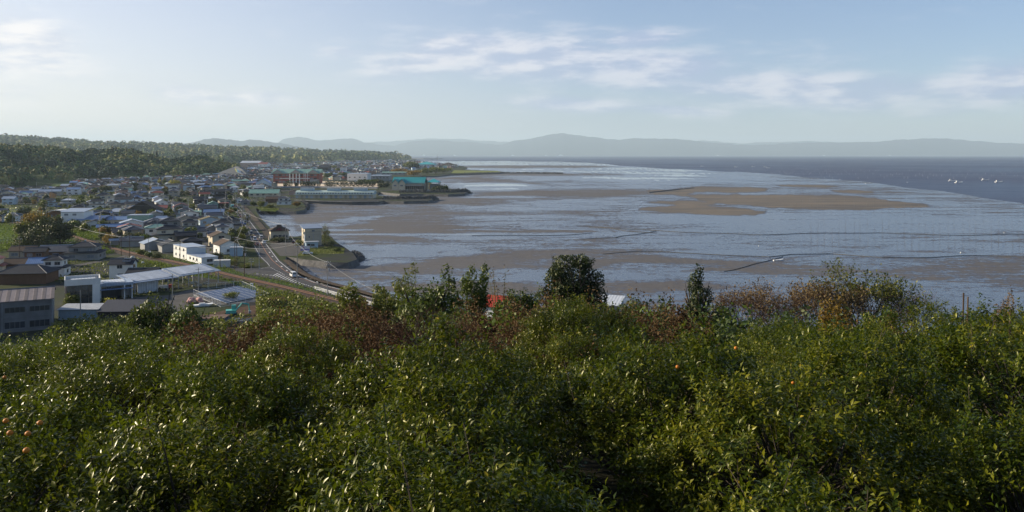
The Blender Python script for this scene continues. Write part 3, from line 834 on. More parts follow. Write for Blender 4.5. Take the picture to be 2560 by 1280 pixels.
def lane(name, pts, w, z=ZR, m=m_asph2, jitter=0):
    rb = ribbon(pts, w / 2, z, 0, 0, 30)
    Wp = []
    q = []
    for i in range(len(pts) - 1):
        n_ = max(1, int(abs(pts[i + 1][0] - pts[i][0]) / 10))
        for k in range(n_): q.append((pts[i][0] + (pts[i + 1][0] - pts[i][0]) * k / n_, pts[i][1] + (pts[i + 1][1] - pts[i][1]) * k / n_))
    q.append(pts[-1])
    Ws = [G(x, y, z) for x, y in q]
    vs = []
    for i, p in enumerate(Ws):
        d = Ws[min(i + 1, len(Ws) - 1)] - Ws[max(i - 1, 0)]; d.z = 0; d.normalize(); n = Vector((-d.y, d.x, 0)) * w / 2
        vs += [p + n, p - n]
    fs = [(2 * i, 2 * i + 1, 2 * i + 3, 2 * i + 2) for i in range(len(Ws) - 1)]
    # faces upward
    mb = MB()
    a, b_, c_ = Vector(vs[0]), Vector(vs[1]), Vector(vs[3])
    if (b_ - a).cross(c_ - a).z < 0: fs = [f[::-1] for f in fs]
    o = mb.add(vs, fs).build(name, m)
    return o, Ws
STREETS = []
def street(pts, w, m=m_asph2, name='road', z=ZR - .012):
    o, Ws = lane(name, pts, w, z, m); tag(o, kind='structure')
    for p in Ws: STREETS.append((p.x, p.y, w / 2 + 2.5))
street([(575, 664), (545, 651), (519, 621), (511, 606), (496, 585), (478, 562), (455, 540), (440, 522), (428, 508), (424, 497)], 6.0)
street([(424, 497), (470, 492), (520, 488), (562, 484)], 5.0, z=ZR - .02)
street([(-80, 611), (0, 609), (110, 607), (200, 606), (216, 605)], 4.0, m_conc_g, z=ZR - .03)
street([(135, 672), (190, 664), (240, 655), (300, 645), (330, 637), (372, 622), (420, 605)], 4.5, z=ZR - .03)
street([(420, 620), (455, 605), (500, 597), (515, 612)], 4.0, z=ZR - .035)
street([(560, 512), (520, 517), (470, 520), (430, 512)], 4.5, z=ZR - .04)
street([(575, 500), (610, 500), (650, 496), (700, 494)], 5.0, z=ZR - .04)
street([(545, 450), (520, 442), (500, 438)], 7.0, z=ZR - .02)
for q in RED + LED:
    p = G(q[0], q[1]); STREETS.append((p.x, p.y, 5.0))
mid = [((RED[i][0] + l[0]) / 2, (RED[i][1] + l[1]) / 2) for i, l in zip((2, 3, 4, 5, 6, 7, 8), ((556, 479), (566, 497), (578, 516), (595, 541), (612, 566), (622, 590), (632, 614)))]
for q in mid:
    p = G(*q); STREETS.append((p.x, p.y, 9.0))
    # between samples
for i in range(len(mid) - 1):
    for f in (.25, .5, .75):
        a_ = G(*mid[i]); b_ = G(*mid[i + 1]); p = a_.lerp(b_, f); STREETS.append((p.x, p.y, 9.0))
# painted lines
def line(pts, w, m=m_paint, z=ZR + .012, name='lane_marking'):
    o, _ = lane(name, pts, w, z, m); o.parent = road; return o
line([(q[0] - 3.2, q[1]) for q in RED[1:5]] + [(q[0] - 3, q[1] + .5) for q in RED[5:9]] + [(q[0] - 3, q[1] + 1.5) for q in RED[9:]], .22)
cent = [(567, 470), (576, 497), (588, 516), (606, 541), (625, 570), (634, 586), (653, 609), (665, 630), (681, 651), (712, 677), (751.6, 696), (817, 716), (869, 731), (960, 756)]
line(cent, .2, m_paint_o, name='centre_line')
line([(560, 480), (570, 498), (582, 517), (599, 541.5), (616, 567), (626, 591), (636, 614), (650, 640), (668, 657), (674, 665)], .18)
line([(674, 666.5), (648, 672.3), (613, 672), (597, 668), (570, 661)], .15)
dash_pts = [(640, 684.5), (652, 685.5), (664, 686.5), (674, 687.5)]
for i, (x, y) in enumerate(dash_pts): line([(x, y), (x + 6, y + .6)], .45, name='lane_marking')
for k in range(13):    # zebra hatching of the merge
    f = k / 12
    x = 682 + (755 - 682) * f; y = 690.0 + (714 - 690) * f ** 1.05
    L_ = 17 * (1 - .55 * f)
    line([(x, y - 0.5), (x + L_ * .8, y - L_ * .42)], .42, name='hatch_marking')
for k in range(9):
    x = 758 + k * 6; y = 709.5 + k * 2.0
    line([(x, y), (x + 3, y + 1.1)], .35)
for k in range(9):
    f = k / 8; x = 677 + 32 * f; y = 669 + 16 * f; line([(x, y), (x + 1.7, y + .9)], .3)
for k in range(7):
    x, y = [(673, 630), (680, 640), (690, 652), (703, 665), (716, 675), (764, 694), (792, 704)][k]; line([(x, y), (x + 2.2, y + 2.0)], .5)
# guard rail along the near bend
gr = empty('guard_rail', G(790, 724), 0, 'white post and pipe guard rail along the landward edge of the road bend', 'guard rail')
gp = [G(x, y) for x, y in [(786, 725), (810, 732), (835, 739), (860, 746), (885, 753), (910, 760), (935, 767), (960, 774), (985, 781)]]
o0 = gp[0].copy()
gr.location = o0
mbp = MB()
posts = []
for i in range(len(gp) - 1):
    n_ = 4
    for k in range(n_):
        p = gp[i].lerp(gp[i + 1], k / n_) - o0; posts.append(p)
pm = MB().box(-.06, .06, -.06, .06, 0, 1.15).mesh('post', m_white)
for p in posts: obj('post', pm, gr, p)
for zz in (.35, .62, .89, 1.12):
    MB().tube([p - o0 + Vector((0, 0, zz)) for p in gp], [.06] * len(gp), n=4).build('rail', m_white, gr)

# railway
RAIL = [(-60, 538), (0, 551), (60, 560), (150, 582), (220, 605), (325, 635), (450, 660), (550, 685), (640, 706), (676, 713), (751, 731), (829, 750), (900, 768), (1000, 795)]
m_ball = mat('rusty_ballast', (0.078, 0.058, 0.047), 0.95, .1, var=.3, scale=1.5, bump=1.0, bscale=7)
m_rail = mat('rusted_rail', (0.17, 0.085, 0.055), 0.55, .4, metal=.3, var=.1)
m_sleep = mat('sleeper_wood', (0.09, 0.06, 0.045), 0.9, .2, var=.2)
trk = empty('railway_track', (0, 0, 0)); trk['kind'] = 'structure'
def densify(Ws, step):
    out = []
    for i in range(len(Ws) - 1):
        n_ = max(1, int((Ws[i + 1] - Ws[i]).length / step))
        for k in range(n_): out.append(Ws[i].lerp(Ws[i + 1], k / n_))
    out.append(Ws[-1]); return out
def smooth(Ws, n=3):
    for _ in range(n):
        Ws = [Ws[0]] + [(Ws[i - 1] + Ws[i] * 2 + Ws[i + 1]) / 4 for i in range(1, len(Ws) - 1)] + [Ws[-1]]
    return Ws
RW = smooth(densify([G(x, y) for x, y in RAIL], 3.0), 12)
def strip(Ws, prof_, name, m, parent):
    """sweep a cross section [(offset, height)] along Ws"""
    vs = []; k = len(prof_)
    for i, p in enumerate(Ws):
        d = Ws[min(i + 1, len(Ws) - 1)] - Ws[max(i - 1, 0)]; d.z = 0; d.normalize(); n = Vector((-d.y, d.x, 0))
        vs += [p + n * o_ + Vector((0, 0, z_)) for o_, z_ in prof_]
    fs = [(i * k + j, i * k + j + 1, (i + 1) * k + j + 1, (i + 1) * k + j) for i in range(len(Ws) - 1) for j in range(k - 1)]
    a, b_, c_ = vs[0], vs[1], vs[k + 1]
    if prof_[0][1] <= prof_[-1][1] + .01 and (b_ - a).cross(c_ - a).z < 0: fs = [f[::-1] for f in fs]
    return MB().add(vs, fs).build(name, m, parent)
strip(RW, [(3.4, .02), (2.1, .40), (-2.1, .40), (-3.4, .02)], 'ballast', m_ball, trk)
for s in (-1, 1):
    strip(RW, [(s * .56 - .05, .42), (s * .56 - .05, .62), (s * .56 + .05, .62), (s * .56 + .05, .42)], 'rail', m_rail, trk)
sb = MB(); RD = densify([p for p in RW if p.y < 420], .75)
for i in range(1, len(RD) - 1):
    d = RD[i + 1] - RD[i - 1]; d.z = 0; d.normalize()
    M = Matrix.Translation(RD[i]) @ Matrix.Rotation(math.atan2(d.y, d.x), 4, 'Z')
    sb.box(-.12, .12, -1.05, 1.05, .36, .47, 0, M)
so = sb.build('sleeper', m_sleep, trk); so['kind'] = 'stuff'
for p in RW[::2]: STREETS.append((p.x, p.y, 4.5))
# fields, verges and yards
FIELDS = []
def field(name, pts, m, z, excl=True):
    o = slab(name, gpoly(pts, z), z, [m]); 
    if excl: FIELDS.append(gpoly(pts))
    return o
field('rice_field', [(205, 534), (208, 524), (240, 521), (318, 521), (318, 536), (262, 538), (240, 536)], m_field, LAND + .03)
field('rice_field', [(-60, 528), (-60, 519), (60, 519), (98, 522), (80, 531), (0, 533)], m_field, LAND + .03)
field('rice_field', [(125, 464), (140, 455), (200, 456), (196, 463), (150, 468)], m_grass, LAND + .03)
field('vegetable_plot', [(318, 700), (320, 672), (345, 655), (395, 655), (450, 672), (425, 690), (380, 697)], m_grass, LAND + .03)
field('grass_verge', [(350, 652), (420, 665), (500, 684), (560, 698), (640, 716), (720, 738), (820, 762), (860, 790), (680, 800), (650, 735), (560, 702), (470, 688), (400, 672)], m_grass, LAND + .02)
field('grass_verge', [(240, 604), (330, 628), (450, 652), (530, 668), (560, 670), (611, 686), (693, 701), (784, 725), (880, 756), (900, 770), (760, 732), (676, 710), (600, 694), (500, 672), (380, 645), (240, 610)], m_grass, LAND + .025)
field('grass_bank', [(-60, 605), (-60, 560), (60, 566), (140, 588), (205, 604)], m_grass, LAND + .02)
field('grass_bank', [(-60, 640), (-60, 612), (200, 609), (290, 632), (240, 640), (150, 617), (60, 622)], m_grass, LAND + .02)
field('grass_bank', [(140, 574), (180, 568), (240, 572), (250, 600), (215, 600), (160, 584)], m_grass, LAND + .02)
field('lawn', [(742, 641), (760, 622), (830, 616), (862, 622), (860, 634), (800, 636)], m_field, LAND + .03)
field('gravel_yard', [(672, 611), (700, 606), (760, 606), (765, 625), (745, 640), (716, 640), (700, 640)], m_asph2, LAND + .02)
field('grass_bank', [(640, 519), (652, 527), (690, 529), (700, 521), (660, 516)], m_grass, LAND + .03)
field('gravel_yard', [(275, 800), (290, 745), (420, 738), (500, 718), (520, 722), (480, 760), (430, 800)], m_asph2, LAND + .02)
field('dirt_yard', [(440, 812), (560, 776), (600, 768), (660, 760), (700, 775), (680, 830), (560, 850)], m_dirt, LAND + .03)
field('gravel_yard', [(505, 720), (655, 735), (668, 752), (550, 762), (480, 742)], m_conc_g, LAND + .025)
field('gravel_yard', [(675, 466), (700, 462), (945, 462), (945, 470), (700, 470)], m_conc_g, LAND + .03)
# stone revetment under the road along the cove
strip([p for p in densify([G(x, y) for x, y in [(604, 516), (622, 536), (647, 568), (663, 588), (680, 608)]], 6)], [(-0.2, .02), (3.0, .4), (7.5, -2.4)], 'sea_wall', mat('sea_wall_stone', (0.10, 0.08, 0.062), .9, .1, var=.35, scale=.9, bump=1, bscale=1.5), None)['kind'] = 'structure'
strip([p for p in densify([G(x, y) for x, y in [(708, 650), (728, 668), (753, 685), (800, 704), (857, 718), (885, 727), (962, 748), (1040, 770)]], 6)], [(-0.2, .02), (.8, .12), (2.2, .05), (6.0, -2.4)], 'sea_wall', mat('sea_wall_earth', (0.085, 0.062, 0.042), .9, .1, var=.35, scale=.7, bump=1, bscale=1.5), None)['kind'] = 'structure'
# ------------------------------------------------------------------ buildings picked out by hand
def part_box(root, name, m, x0, x1, y0, y1, z0, z1):
    return MB().box(x0, x1, y0, y1, z0, z1).build(name, m, root)
def root_at(name, px, py, w, d, rz, label, cat, z=LAND):
    L = corner_loc(px, py, w, d, rz, z); occ(L.x, L.y, max(w, d) * .5)
    return empty(name, L, R(rz), label, cat)

# 1 white box warehouse by the track
r = root_at('warehouse', 466, 651, 7.5, 15, 41, 'white two-storey box warehouse with low annex standing beside the railway track', 'warehouse')
wb = MB(); walls_gable(wb, 7.5, 15, 0, 4.9, .02); wb.build('wall', WALLS['white'], r)
MB().box(-3.95, 3.95, -7.7, 7.7, 4.9, 5.1).build('roof', ROOFS['light grey metal'], r)
for i in range(3):
    add_win(r, 'l', -4.4 + i * 4.4, 3.3, 7.5, 15, 1.3, 1.1); add_win(r, 'l', -4.4 + i * 4.4, .9, 7.5, 15, 1.3, 1.0)
ab = MB(); walls_gable(ab, 6.2, 16, 0, 2.5, .02, 'x', 0, -.6, -15.6); ab.build('annex_wall', WALLS['white'], r)
MB().box(-3.9, 2.7, -23.8, -7.52, 2.5, 2.66).build('annex_roof', ROOFS['light grey metal'], r)
for i in range(3): add_win(r, 'l', -4 + i * 3.6, .9, 6.2, 16, 1.4, 1.0, -.6, -15.6)
add_win(r, 'f', 0, .8, 6.2, 16, 2.2, 1.2, -.6, -15.6)
# container
r = root_at('shipping_container', 534, 669, 2.4, 2.4, 41, 'white shipping container standing on the verge in front of the box warehouse', 'container')
L = corner_loc(534, 669, 5.6, 2.4, 12); r.location = L; r.rotation_euler = (0, 0, R(12))
MB().box(-2.8, 2.8, -1.2, 1.2, .12, 2.5).build('body', stripes('container_white', (.6, .6, .58), (.45, .45, .44), .35, 0), r)
MB().box(-2.85, -2.8, -1.05, 1.05, .3, 2.4).build('door', WALLS['white'], r)
MB().box(-2.88, 2.88, -1.27, 1.27, 2.5, 2.6).build('roof', WALLS['white'], r)

# 2 big concrete workshop at the left edge
Lw = G(131, 822); a_ = R(-3)
a_ = R(28)
r = empty('workshop', Lw, a_, 'large grey concrete workshop with pinkish corrugated roof and long dark window openings', 'workshop'); occ(Lw.x - 12, Lw.y + 5, 14)
W_, D_ = 26.0, 14.0
wb = MB(); walls_gable(wb, W_, D_, 0, 7.2, 1.7, 'x', 0, -W_ / 2, D_ / 2); wb.build('wall', WALLS['concrete'], r)
rb = MB(); gable(rb, W_, D_, 7.2, 1.7, .35, 'x', .2, 0, -W_ / 2, D_ / 2); rb.build('roof', [ROOFS['pinkish corrugated'], m_ridge], r)
for k in range(5):
    for zz, hh in ((4.6, 1.15), (.9, 1.5)):
        x1 = -.6 - k * 5.0; o = MB().box(-2.0, 2.0, -.04, .06, 0, hh, 1).box(-2.1, 2.1, -.1, .0, -.12, 0.0, 0).box(-2.1, 2.1, -.1, .0, hh, hh + .1, 0).box(-.04, .04, -.07, 0, 0, hh, 0).box(-1.04, -.96, -.07, 0, 0, hh, 0).box(.96, 1.04, -.07, 0, 0, hh, 0)
        o.build('window', [WALLS['concrete'], m_glass], r, loc=(x1 - 2.0, -.02, zz))
MB().box(-W_, 0, -.12, 0, 3.1, 3.35).build('ledge', WALLS['concrete'], r)
for k in range(6): MB().box(-.2 - k * 5.05, .1 - k * 5.05, -.22, -.0, 0, 6.9).build('pilaster', WALLS['concrete'], r)
ch = MB().bar((-16.6, 3.2, 8), (-16.6, 3.2, 9.6), .55, 0, 10).bar((-16.6, 3.2, 9.6), (-16.6, 3.2, 9.8), .75, 0, 10); ch.build('chimney', mat('rusty_vent', (.12, .05, .03), .8), r)

# 3 glass-fronted showroom with parapet roof, annex and long canopy
Ls = G(162, 764)
r = empty('showroom', Ls, R(29), 'glass-fronted showroom with white parapet and pale roof beside the concrete workshop', 'showroom'); occ(Ls.x + 5, Ls.y + 4, 9)
w, d, h = 8.6, 8.0, 6.9
MB().box(0, w, 0.25, d, 0, 5.9).build('wall', WALLS['white'], r)
pm_ = MB(); pm_.box(-.12, w + .12, -.12, .1, 5.3, 7.0); pm_.box(-.12, .1, .1, d + .12, 5.3, 7.0); pm_.box(w - .1, w + .12, .1, d + .12, 5.3, 7.0); pm_.box(.1, w - .1, d - .1, d + .12, 5.3, 7.0)
pm_.build('parapet', WALLS['white'], r)
MB().box(.1, w - .1, .1, d - .1, 5.9, 6.05).build('roof', ROOFS['blue metal'], r)
MB().box(1.4, w - 1.0, .3, d - .8, 6.2, 6.35).build('skylight', ROOFS['white metal'], r)
MB().box(w - 1.9, w, -.14, .25, 0, 5.3).build('pier', WALLS['white'], r)
MB().box(0.0, .35, -.1, .25, 0, 5.3).build('pier', WALLS['pink'], r)
for i in range(4):
    for j in range(3):
        x0 = .45 + i * 1.8; z0 = .15 + j * 1.72
        MB().box(x0 + .05, x0 + 1.72, .05, .12, z0 + .05, z0 + 1.64, 1).box(x0, x0 + 1.78, .0, .2, z0 - .04, z0 + .04, 0).box(x0 - .03, x0 + .05, .0, .2, z0, z0 + 1.68, 0).build('glass_panel', [m_wood, m_glass], r)
for i in range(2): add_win(r, 'l', 1.5 - i * 3.5, 3.2, w, d, 1.3, 1.4, w / 2, d / 2)
La = G(250, 752)
r = empty('service_annex', La, R(32), 'low white workshop annex with open dark bays between showroom and long canopy', 'workshop'); occ(La.x + 4, La.y + 4, 6)
MB().box(0, 8.4, 2.6, 7.5, 0, 4.4).build('wall', WALLS['white'], r)
MB().box(-.1, 8.6, -.4, 7.7, 4.4, 4.75).box(-.1, 8.6, -.4, -.2, 4.0, 4.4).build('roof', ROOFS['light grey metal'], r)
MB().box(1.0, 6.6, .4, 6.6, 4.8, 4.9).build('skylight', ROOFS['white metal'], r)
MB().box(-.1, 8.4, -1.7, -.4, 3.1, 3.25).build('awning', ROOFS['blue metal'], r)
MB().box(.3, 5.8, 2.5, 2.6, 0, 3.1).build('bay_shade_panel', m_glass, r)  # dark panel standing in for the shade inside the open bays
for x in (0, 6.1, 8.1): MB().box(x, x + .3, -.4, 2.6, 0, 4.0).build('pier', WALLS['white'], r)
add_win(r, 'f', -2, 3.2, 8.4, .01, 1.2, .7, 4.2, -.42)
# the long canopy
c0 = G(334, 738); c1 = G(548, 706)      # front-left and front-right ground corners
ax = (c1 - c0); Lc = ax.length; ang = math.atan2(ax.y, ax.x)
r = empty('open_shed', c0, ang, 'long open-sided canopy shed with pale blue metal roof panels on steel posts', 'shed'); occ((c0.x + c1.x) / 2, (c0.y + c1.y) / 2 + 4, 9); occ(c0.x + 6, c0.y + 3, 7); occ(c1.x - 5, c1.y + 2, 6)
half = Lc / 2; D_ = 8.6
for k, x0 in enumerate((0, half + .25)):
    rf = MB().add([(x0 - .4, -.6, 3.5 + .25 * k), (x0 + half, -.6, 3.5 + .25 * k), (x0 + half, D_ + .4, 5.0 + .25 * k), (x0 - .4, D_ + .4, 5.0 + .25 * k),
                   (x0 - .4, -.6, 3.7 + .25 * k), (x0 + half, -.6, 3.7 + .25 * k), (x0 + half, D_ + .4, 5.2 + .25 * k), (x0 - .4, D_ + .4, 5.2 + .25 * k)],
                  [(0, 3, 2, 1), (4, 5, 6, 7), (0, 1, 5, 4), (1, 2, 6, 5), (2, 3, 7, 6), (3, 0, 4, 7)]).build('roof', ROOFS['light grey metal'], r)
    np_ = 7
    for i in range(np_):
        xa = x0 + .9 + i * (half - 2.6) / np_; xb = xa + (half - 2.6) / np_ - .06
        z_ = lambda y: 3.74 + .25 * k + (y + .6) * 1.5 / (D_ + 1.0)
        MB().add([(xa, .5, z_(.5)), (xb, .5, z_(.5)), (xb, D_ - .4, z_(D_ - .4)), (xa, D_ - .4, z_(D_ - .4)), (xa, .5, z_(.5) + .05), (xb, .5, z_(.5) + .05), (xb, D_ - .4, z_(D_ - .4) + .05), (xa, D_ - .4, z_(D_ - .4) + .05)],
                 [(0, 3, 2, 1), (4, 5, 6, 7), (0, 1, 5, 4), (1, 2, 6, 5), (2, 3, 7, 6), (3, 0, 4, 7)]).build('roof_panel', ROOFS['white metal'], r)
for i in range(9):
    x = .4 + i * (Lc - .8) / 8
    for y, hh in ((0, 3.6), (D_, 4.95)): MB().box(x - .1, x + .1, y - .1, y + .1, 0, hh).build('post', m_metal, r)
MB().box(0, Lc * .42, D_ - .3, D_ - .15, 0, 3.6).build('back_wall', WALLS['grey'], r)
MB().box(2.0, 8.5, 1.4, 1.5, 0, 3.2).build('shutter', ROOFS['white metal'], r)
# farmhouse behind with solar heater
r = house(273, 700, 7.0, 5.5, 5.2, 0, 8, 'gable', 'dark grey tiled', 'white', 'x', 2, 'small white two-storey house with solar water heater on its dark tiled roof', rise=1.3)
MB().add([(.3, -2.4, 5.75), (3.0, -2.4, 5.75), (3.0, -.9, 6.4), (.3, -.9, 6.4), (.3, -2.4, 5.85), (3.0, -2.4, 5.85), (3.0, -.9, 6.5), (.3, -.9, 6.5)], [(0, 3, 2, 1), (4, 5, 6, 7), (0, 1, 5, 4), (1, 2, 6, 5), (2, 3, 7, 6), (3, 0, 4, 7)]).build('solar_collector', m_glass, r)
MB().bar((.5, -.7, 6.75), (2.8, -.7, 6.75), .25, 0, 8).build('water_tank', m_metal, r)
house(318, 703, 9, 5, 2.8, 0, 6, 'gable', 'dark grey tiled', 'grey', 'x', 1, 'low dark-roofed outbuilding between the vegetable plot and the long canopy shed', rise=1.0, cat='shed', name='outbuilding')

# dark tiled roofs in the lower left corner
house(100, 693, 7.5, 6.5, 3.0, 2.6, 12, 'iri', 'dark grey tiled', 'white', 'y', 2, 'two-storey farmhouse with curved gablet and white window wall behind the concrete workshop', rise=1.8)
house(-10, 712, 15, 9, 3.4, 0, 6, 'hip', 'dark grey tiled', 'brown', 'x', 0, 'broad low dark tiled roof filling the corner behind the concrete workshop', rise=2.2)
house(-70, 690, 9, 7, 3.0, 2.4, 20, 'gable', 'rust red', 'cream', 'y', 1, 'house with rust red roof cut by the picture edge west of the blue-roofed barn')
BARN = empty('barn', G(143, 684), R(14), 'white barn with blue metal roof and lean-to beside the gravel lane', 'barn'); occ(G(120, 680).x, G(120, 680).y, 7)
wb = MB(); walls_gable(wb, 9.5, 5.6, 0, 3.8, 1.5, 'x', 0, -4.75, 2.8); wb.box(-9.5, -.02, -2.2, -.02, 0, 2.1); wb.build('wall', WALLS['white'], BARN)
rb = MB(); gable(rb, 9.5, 5.6, 3.8, 1.5, .35, 'x', .14, 0, -4.75, 2.8); rb.build('roof', [ROOFS['blue metal'], ROOFS['blue metal']], BARN)
MB().add([(-9.9, -2.6, 2.2), (.3, -2.6, 2.2), (.3, -.02, 3.0), (-9.9, -.02, 3.0), (-9.9, -2.6, 2.32), (.3, -2.6, 2.32), (.3, -.02, 3.12), (-9.9, -.02, 3.12)], [(0, 3, 2, 1), (4, 5, 6, 7), (0, 1, 5, 4), (1, 2, 6, 5), (2, 3, 7, 6), (3, 0, 4, 7)]).build('lower_roof', ROOFS['blue metal'], BARN)
MB().box(-9.0, -.6, -2.24, -2.2, .1, 1.9).build('bay_shade_panel', m_glass, BARN)  # shade of the lean-to bay, set on the wall as a dark sheet
add_win(BARN, 'r', -.8, 1.3, 9.5, 5.6, 1.2, 1.2, -4.75, 2.8)
house(52, 668, 8.5, 7, 3.0, 2.5, 14, 'gable', 'dark grey tiled', 'brown', 'x', 1, 'brown timber house with balcony roof in front of the raised lane')
house(95, 651, 12, 9, 3.3, 0, 14, 'gable', 'grey tiled', 'brown', 'x', 1, 'long grey roof without upper storey beyond the blue-roofed barn')
house(160, 652, 12.5, 9, 2.9, 2.3, 10, 'hip', 'dark grey tiled', 'grey', 'x', 2, 'large house with wide dark lower roof and garage by the gravel lane')
house(8, 682, 9, 7, 3.0, 0, 16, 'gable', 'brown tiled', 'brown', 'x', 1, 'low brown-roofed house west of the blue-roofed barn')
house(22, 646, 9, 6.5, 3.0, 0, 10, 'gable', 'brown tiled', 'beige', 'x', 1, 'low weathered roof on the slope below the raised lane')

# sheds under the workshop
r = empty('shed', G(146, 800), R(4), 'low white shed with corrugated roof beside the concrete workshop', 'shed')
MB().box(0, 9.5, 0, 4.5, 0, 2.5).build('wall', WALLS['pale blue'], r)
MB().add([(-.3, -.4, 2.5), (9.8, -.4, 2.5), (9.8, 4.9, 3.1), (-.3, 4.9, 3.1), (-.3, -.4, 2.62), (9.8, -.4, 2.62), (9.8, 4.9, 3.22), (-.3, 4.9, 3.22)], [(0, 3, 2, 1), (4, 5, 6, 7), (0, 1, 5, 4), (1, 2, 6, 5), (2, 3, 7, 6), (3, 0, 4, 7)]).build('roof', stripes('corrugated_white', (.5, .52, .54), (.3, .31, .33), .35, 0), r)
r = empty('shed', G(245, 800), R(3), 'long low shed with plain dark slate-grey roof in front of the showroom annex', 'shed')
MB().box(0, 10, 0, 5.5, 0, 2.1).build('wall', WALLS['dark'], r)
MB().add([(-.3, -.4, 2.0), (10.3, -.4, 2.0), (10.3, 5.9, 3.9), (-.3, 5.9, 3.9), (-.3, -.4, 2.14), (10.3, -.4, 2.14), (10.3, 5.9, 4.04), (-.3, 5.9, 4.04)], [(0, 3, 2, 1), (4, 5, 6, 7), (0, 1, 5, 4), (1, 2, 6, 5), (2, 3, 7, 6), (3, 0, 4, 7)]).build('roof', mat('plain_dark_roof', (.06, .062, .075), .7), r)
r = empty('shed', G(492, 814), R(2), 'low slate-blue shed with brown roof in front of the turquoise excavator', 'shed')
MB().box(0, 6.4, 0, 4.5, 0, 1.6).box(6.5, 12.5, -1.0, 3.0, 0, 1.2).build('wall', mat('wall_slate_blue', (.09, .11, .16), .8), r)
MB().box(-.2, 6.6, -.2, 4.7, 1.6, 1.75).build('roof', mat('roof_brown_flat', (.15, .09, .07), .85, var=.2), r)

# solar field with white mesh fence
c = [G(492, 742), G(560, 762), G(664, 744), G(600, 722)]
FO = c[0].copy()
r = empty('solar_field', FO, 0, 'field of tilted blue solar panels on the ground beside the track', 'solar panels')
m_pv = stripes('solar_cells', (.07, .10, .17), (.05, .08, .15), 1.0, 0, .3, .5, .9, bump=.1)
e1 = (c[1] - c[0]); e2 = (c[3] - c[0]); 
ra = math.atan2(e2.y, e2.x)
npj = 8
for i in range(3):
    for j in range(npj):
        p = c[0] + e1 * ((i + .62) / 3.25) + e2 * ((j + .62) / (npj + .3)) - FO
        lx, ly = e2.length / npj * .47, e1.length * .155
        M = Matrix.Translation(p + Vector((0, 0, .7))) @ Matrix.Rotation(ra, 4, 'Z') @ Matrix.Rotation(R(9), 4, 'X')
        o = MB().box(-lx, lx, -ly, ly, -.03, .03).build('solar_panel', m_pv, r); o.matrix_local = M
        fr = MB()
        for s_ in (-1, 1): fr.box(s_ * lx * .6 - .04, s_ * lx * .6 + .04, -.04, .04, -.7, -.05)
        fr.box(-lx, -lx + .07, -ly, ly, -.04, .05); fr.box(-lx, lx, -ly - .06, -ly, -.05, .05)
        f2 = fr.build('mount', m_white, r); f2.matrix_local = M
def fence(pts, hgt, name, label, cat, spacing=2.0, m=m_white, mesh_gap=.45, rails=(0.08, 1.0), thick=.035):
    r = empty(name, pts[0], 0, label, cat); o0 = pts[0]
    pm = MB().box(-thick, thick, -thick, thick, 0, hgt).mesh('post', m)
    for i in range(len(pts) - 1):
        L_ = (pts[i + 1] - pts[i]).length; n_ = max(1, int(L_ / spacing))
        for k in range(n_ + (i == len(pts) - 2)): obj('post', pm, r, pts[i].lerp(pts[i + 1], k / n_) - o0)
        for q in rails:
            MB().bar(pts[i] - o0 + Vector((0, 0, hgt * q)), pts[i + 1] - o0 + Vector((0, 0, hgt * q)), .03, 0, 4).build('rail', m, r)
        if mesh_gap:
            nb = int(L_ / mesh_gap); wb = MB()
            for k in range(nb):
                p = pts[i].lerp(pts[i + 1], k / nb) - o0
                wb.bar(p + Vector((0, 0, .1)), p + Vector((0, 0, hgt)), .014, 0, 3)
            q_ = wb.build('wire_panel', m, r)
    return r
fence([G(484, 738), G(552, 768), G(672, 748), G(605, 716), G(520, 722)], 1.7, 'mesh_fence', 'white wire mesh fence with posts enclosing the solar panels', 'fence', 2.2)
fence([G(-60, 606), G(0, 604), G(60, 603), G(105, 602)], 1.1, 'guard_fence', 'pale pipe guard fence along the raised lane by the bamboo grove', 'fence', 3.0, m_metal, None, (.5, .95))
# excavator
r = empty('excavator', G(578, 789), R(20), 'turquoise excavator with folded boom working in the dirt yard', 'excavator')
mt = mat('excavator_paint', (.08, .42, .36), .45, .5, var=.08)
for s in (-1, 1): MB().box(-1.5, 1.5, s * .95 - .22, s * .95 + .22, 0, .6).build('track', m_black, r)
MB().box(-1.3, 1.2, -1.0, 1.0, .7, 1.5).build('body', mt, r)
cb = MB().box(.1, 1.2, .15, 1.0, 1.5, 2.6).build('cab', mt, r); MB().box(1.2, 1.23, .25, .9, 1.7, 2.5).build('window', m_glass, cb)
MB().bar((1.1, -.3, 1.3), (2.6, -.3, 3.1), .2, 0, 4).bar((2.6, -.3, 3.1), (4.2, -.3, 2.7), .18, 0, 4).build('boom', mt, r)
MB().bar((4.2, -.3, 2.8), (4.5, -.3, 1.0), .14, 0, 4).build('arm', mt, r)
MB().add([(4.2, -.7, 1.0), (4.9, -.7, 1.0), (4.7, -.7, .3), (4.2, -.7, .4), (4.2, .1, 1.0), (4.9, .1, 1.0), (4.7, .1, .3), (4.2, .1, .4)], [(0, 1, 2, 3), (7, 6, 5, 4), (0, 4, 5, 1), (1, 5, 6, 2), (2, 6, 7, 3), (3, 7, 4, 0)]).build('bucket', m_metal, r)

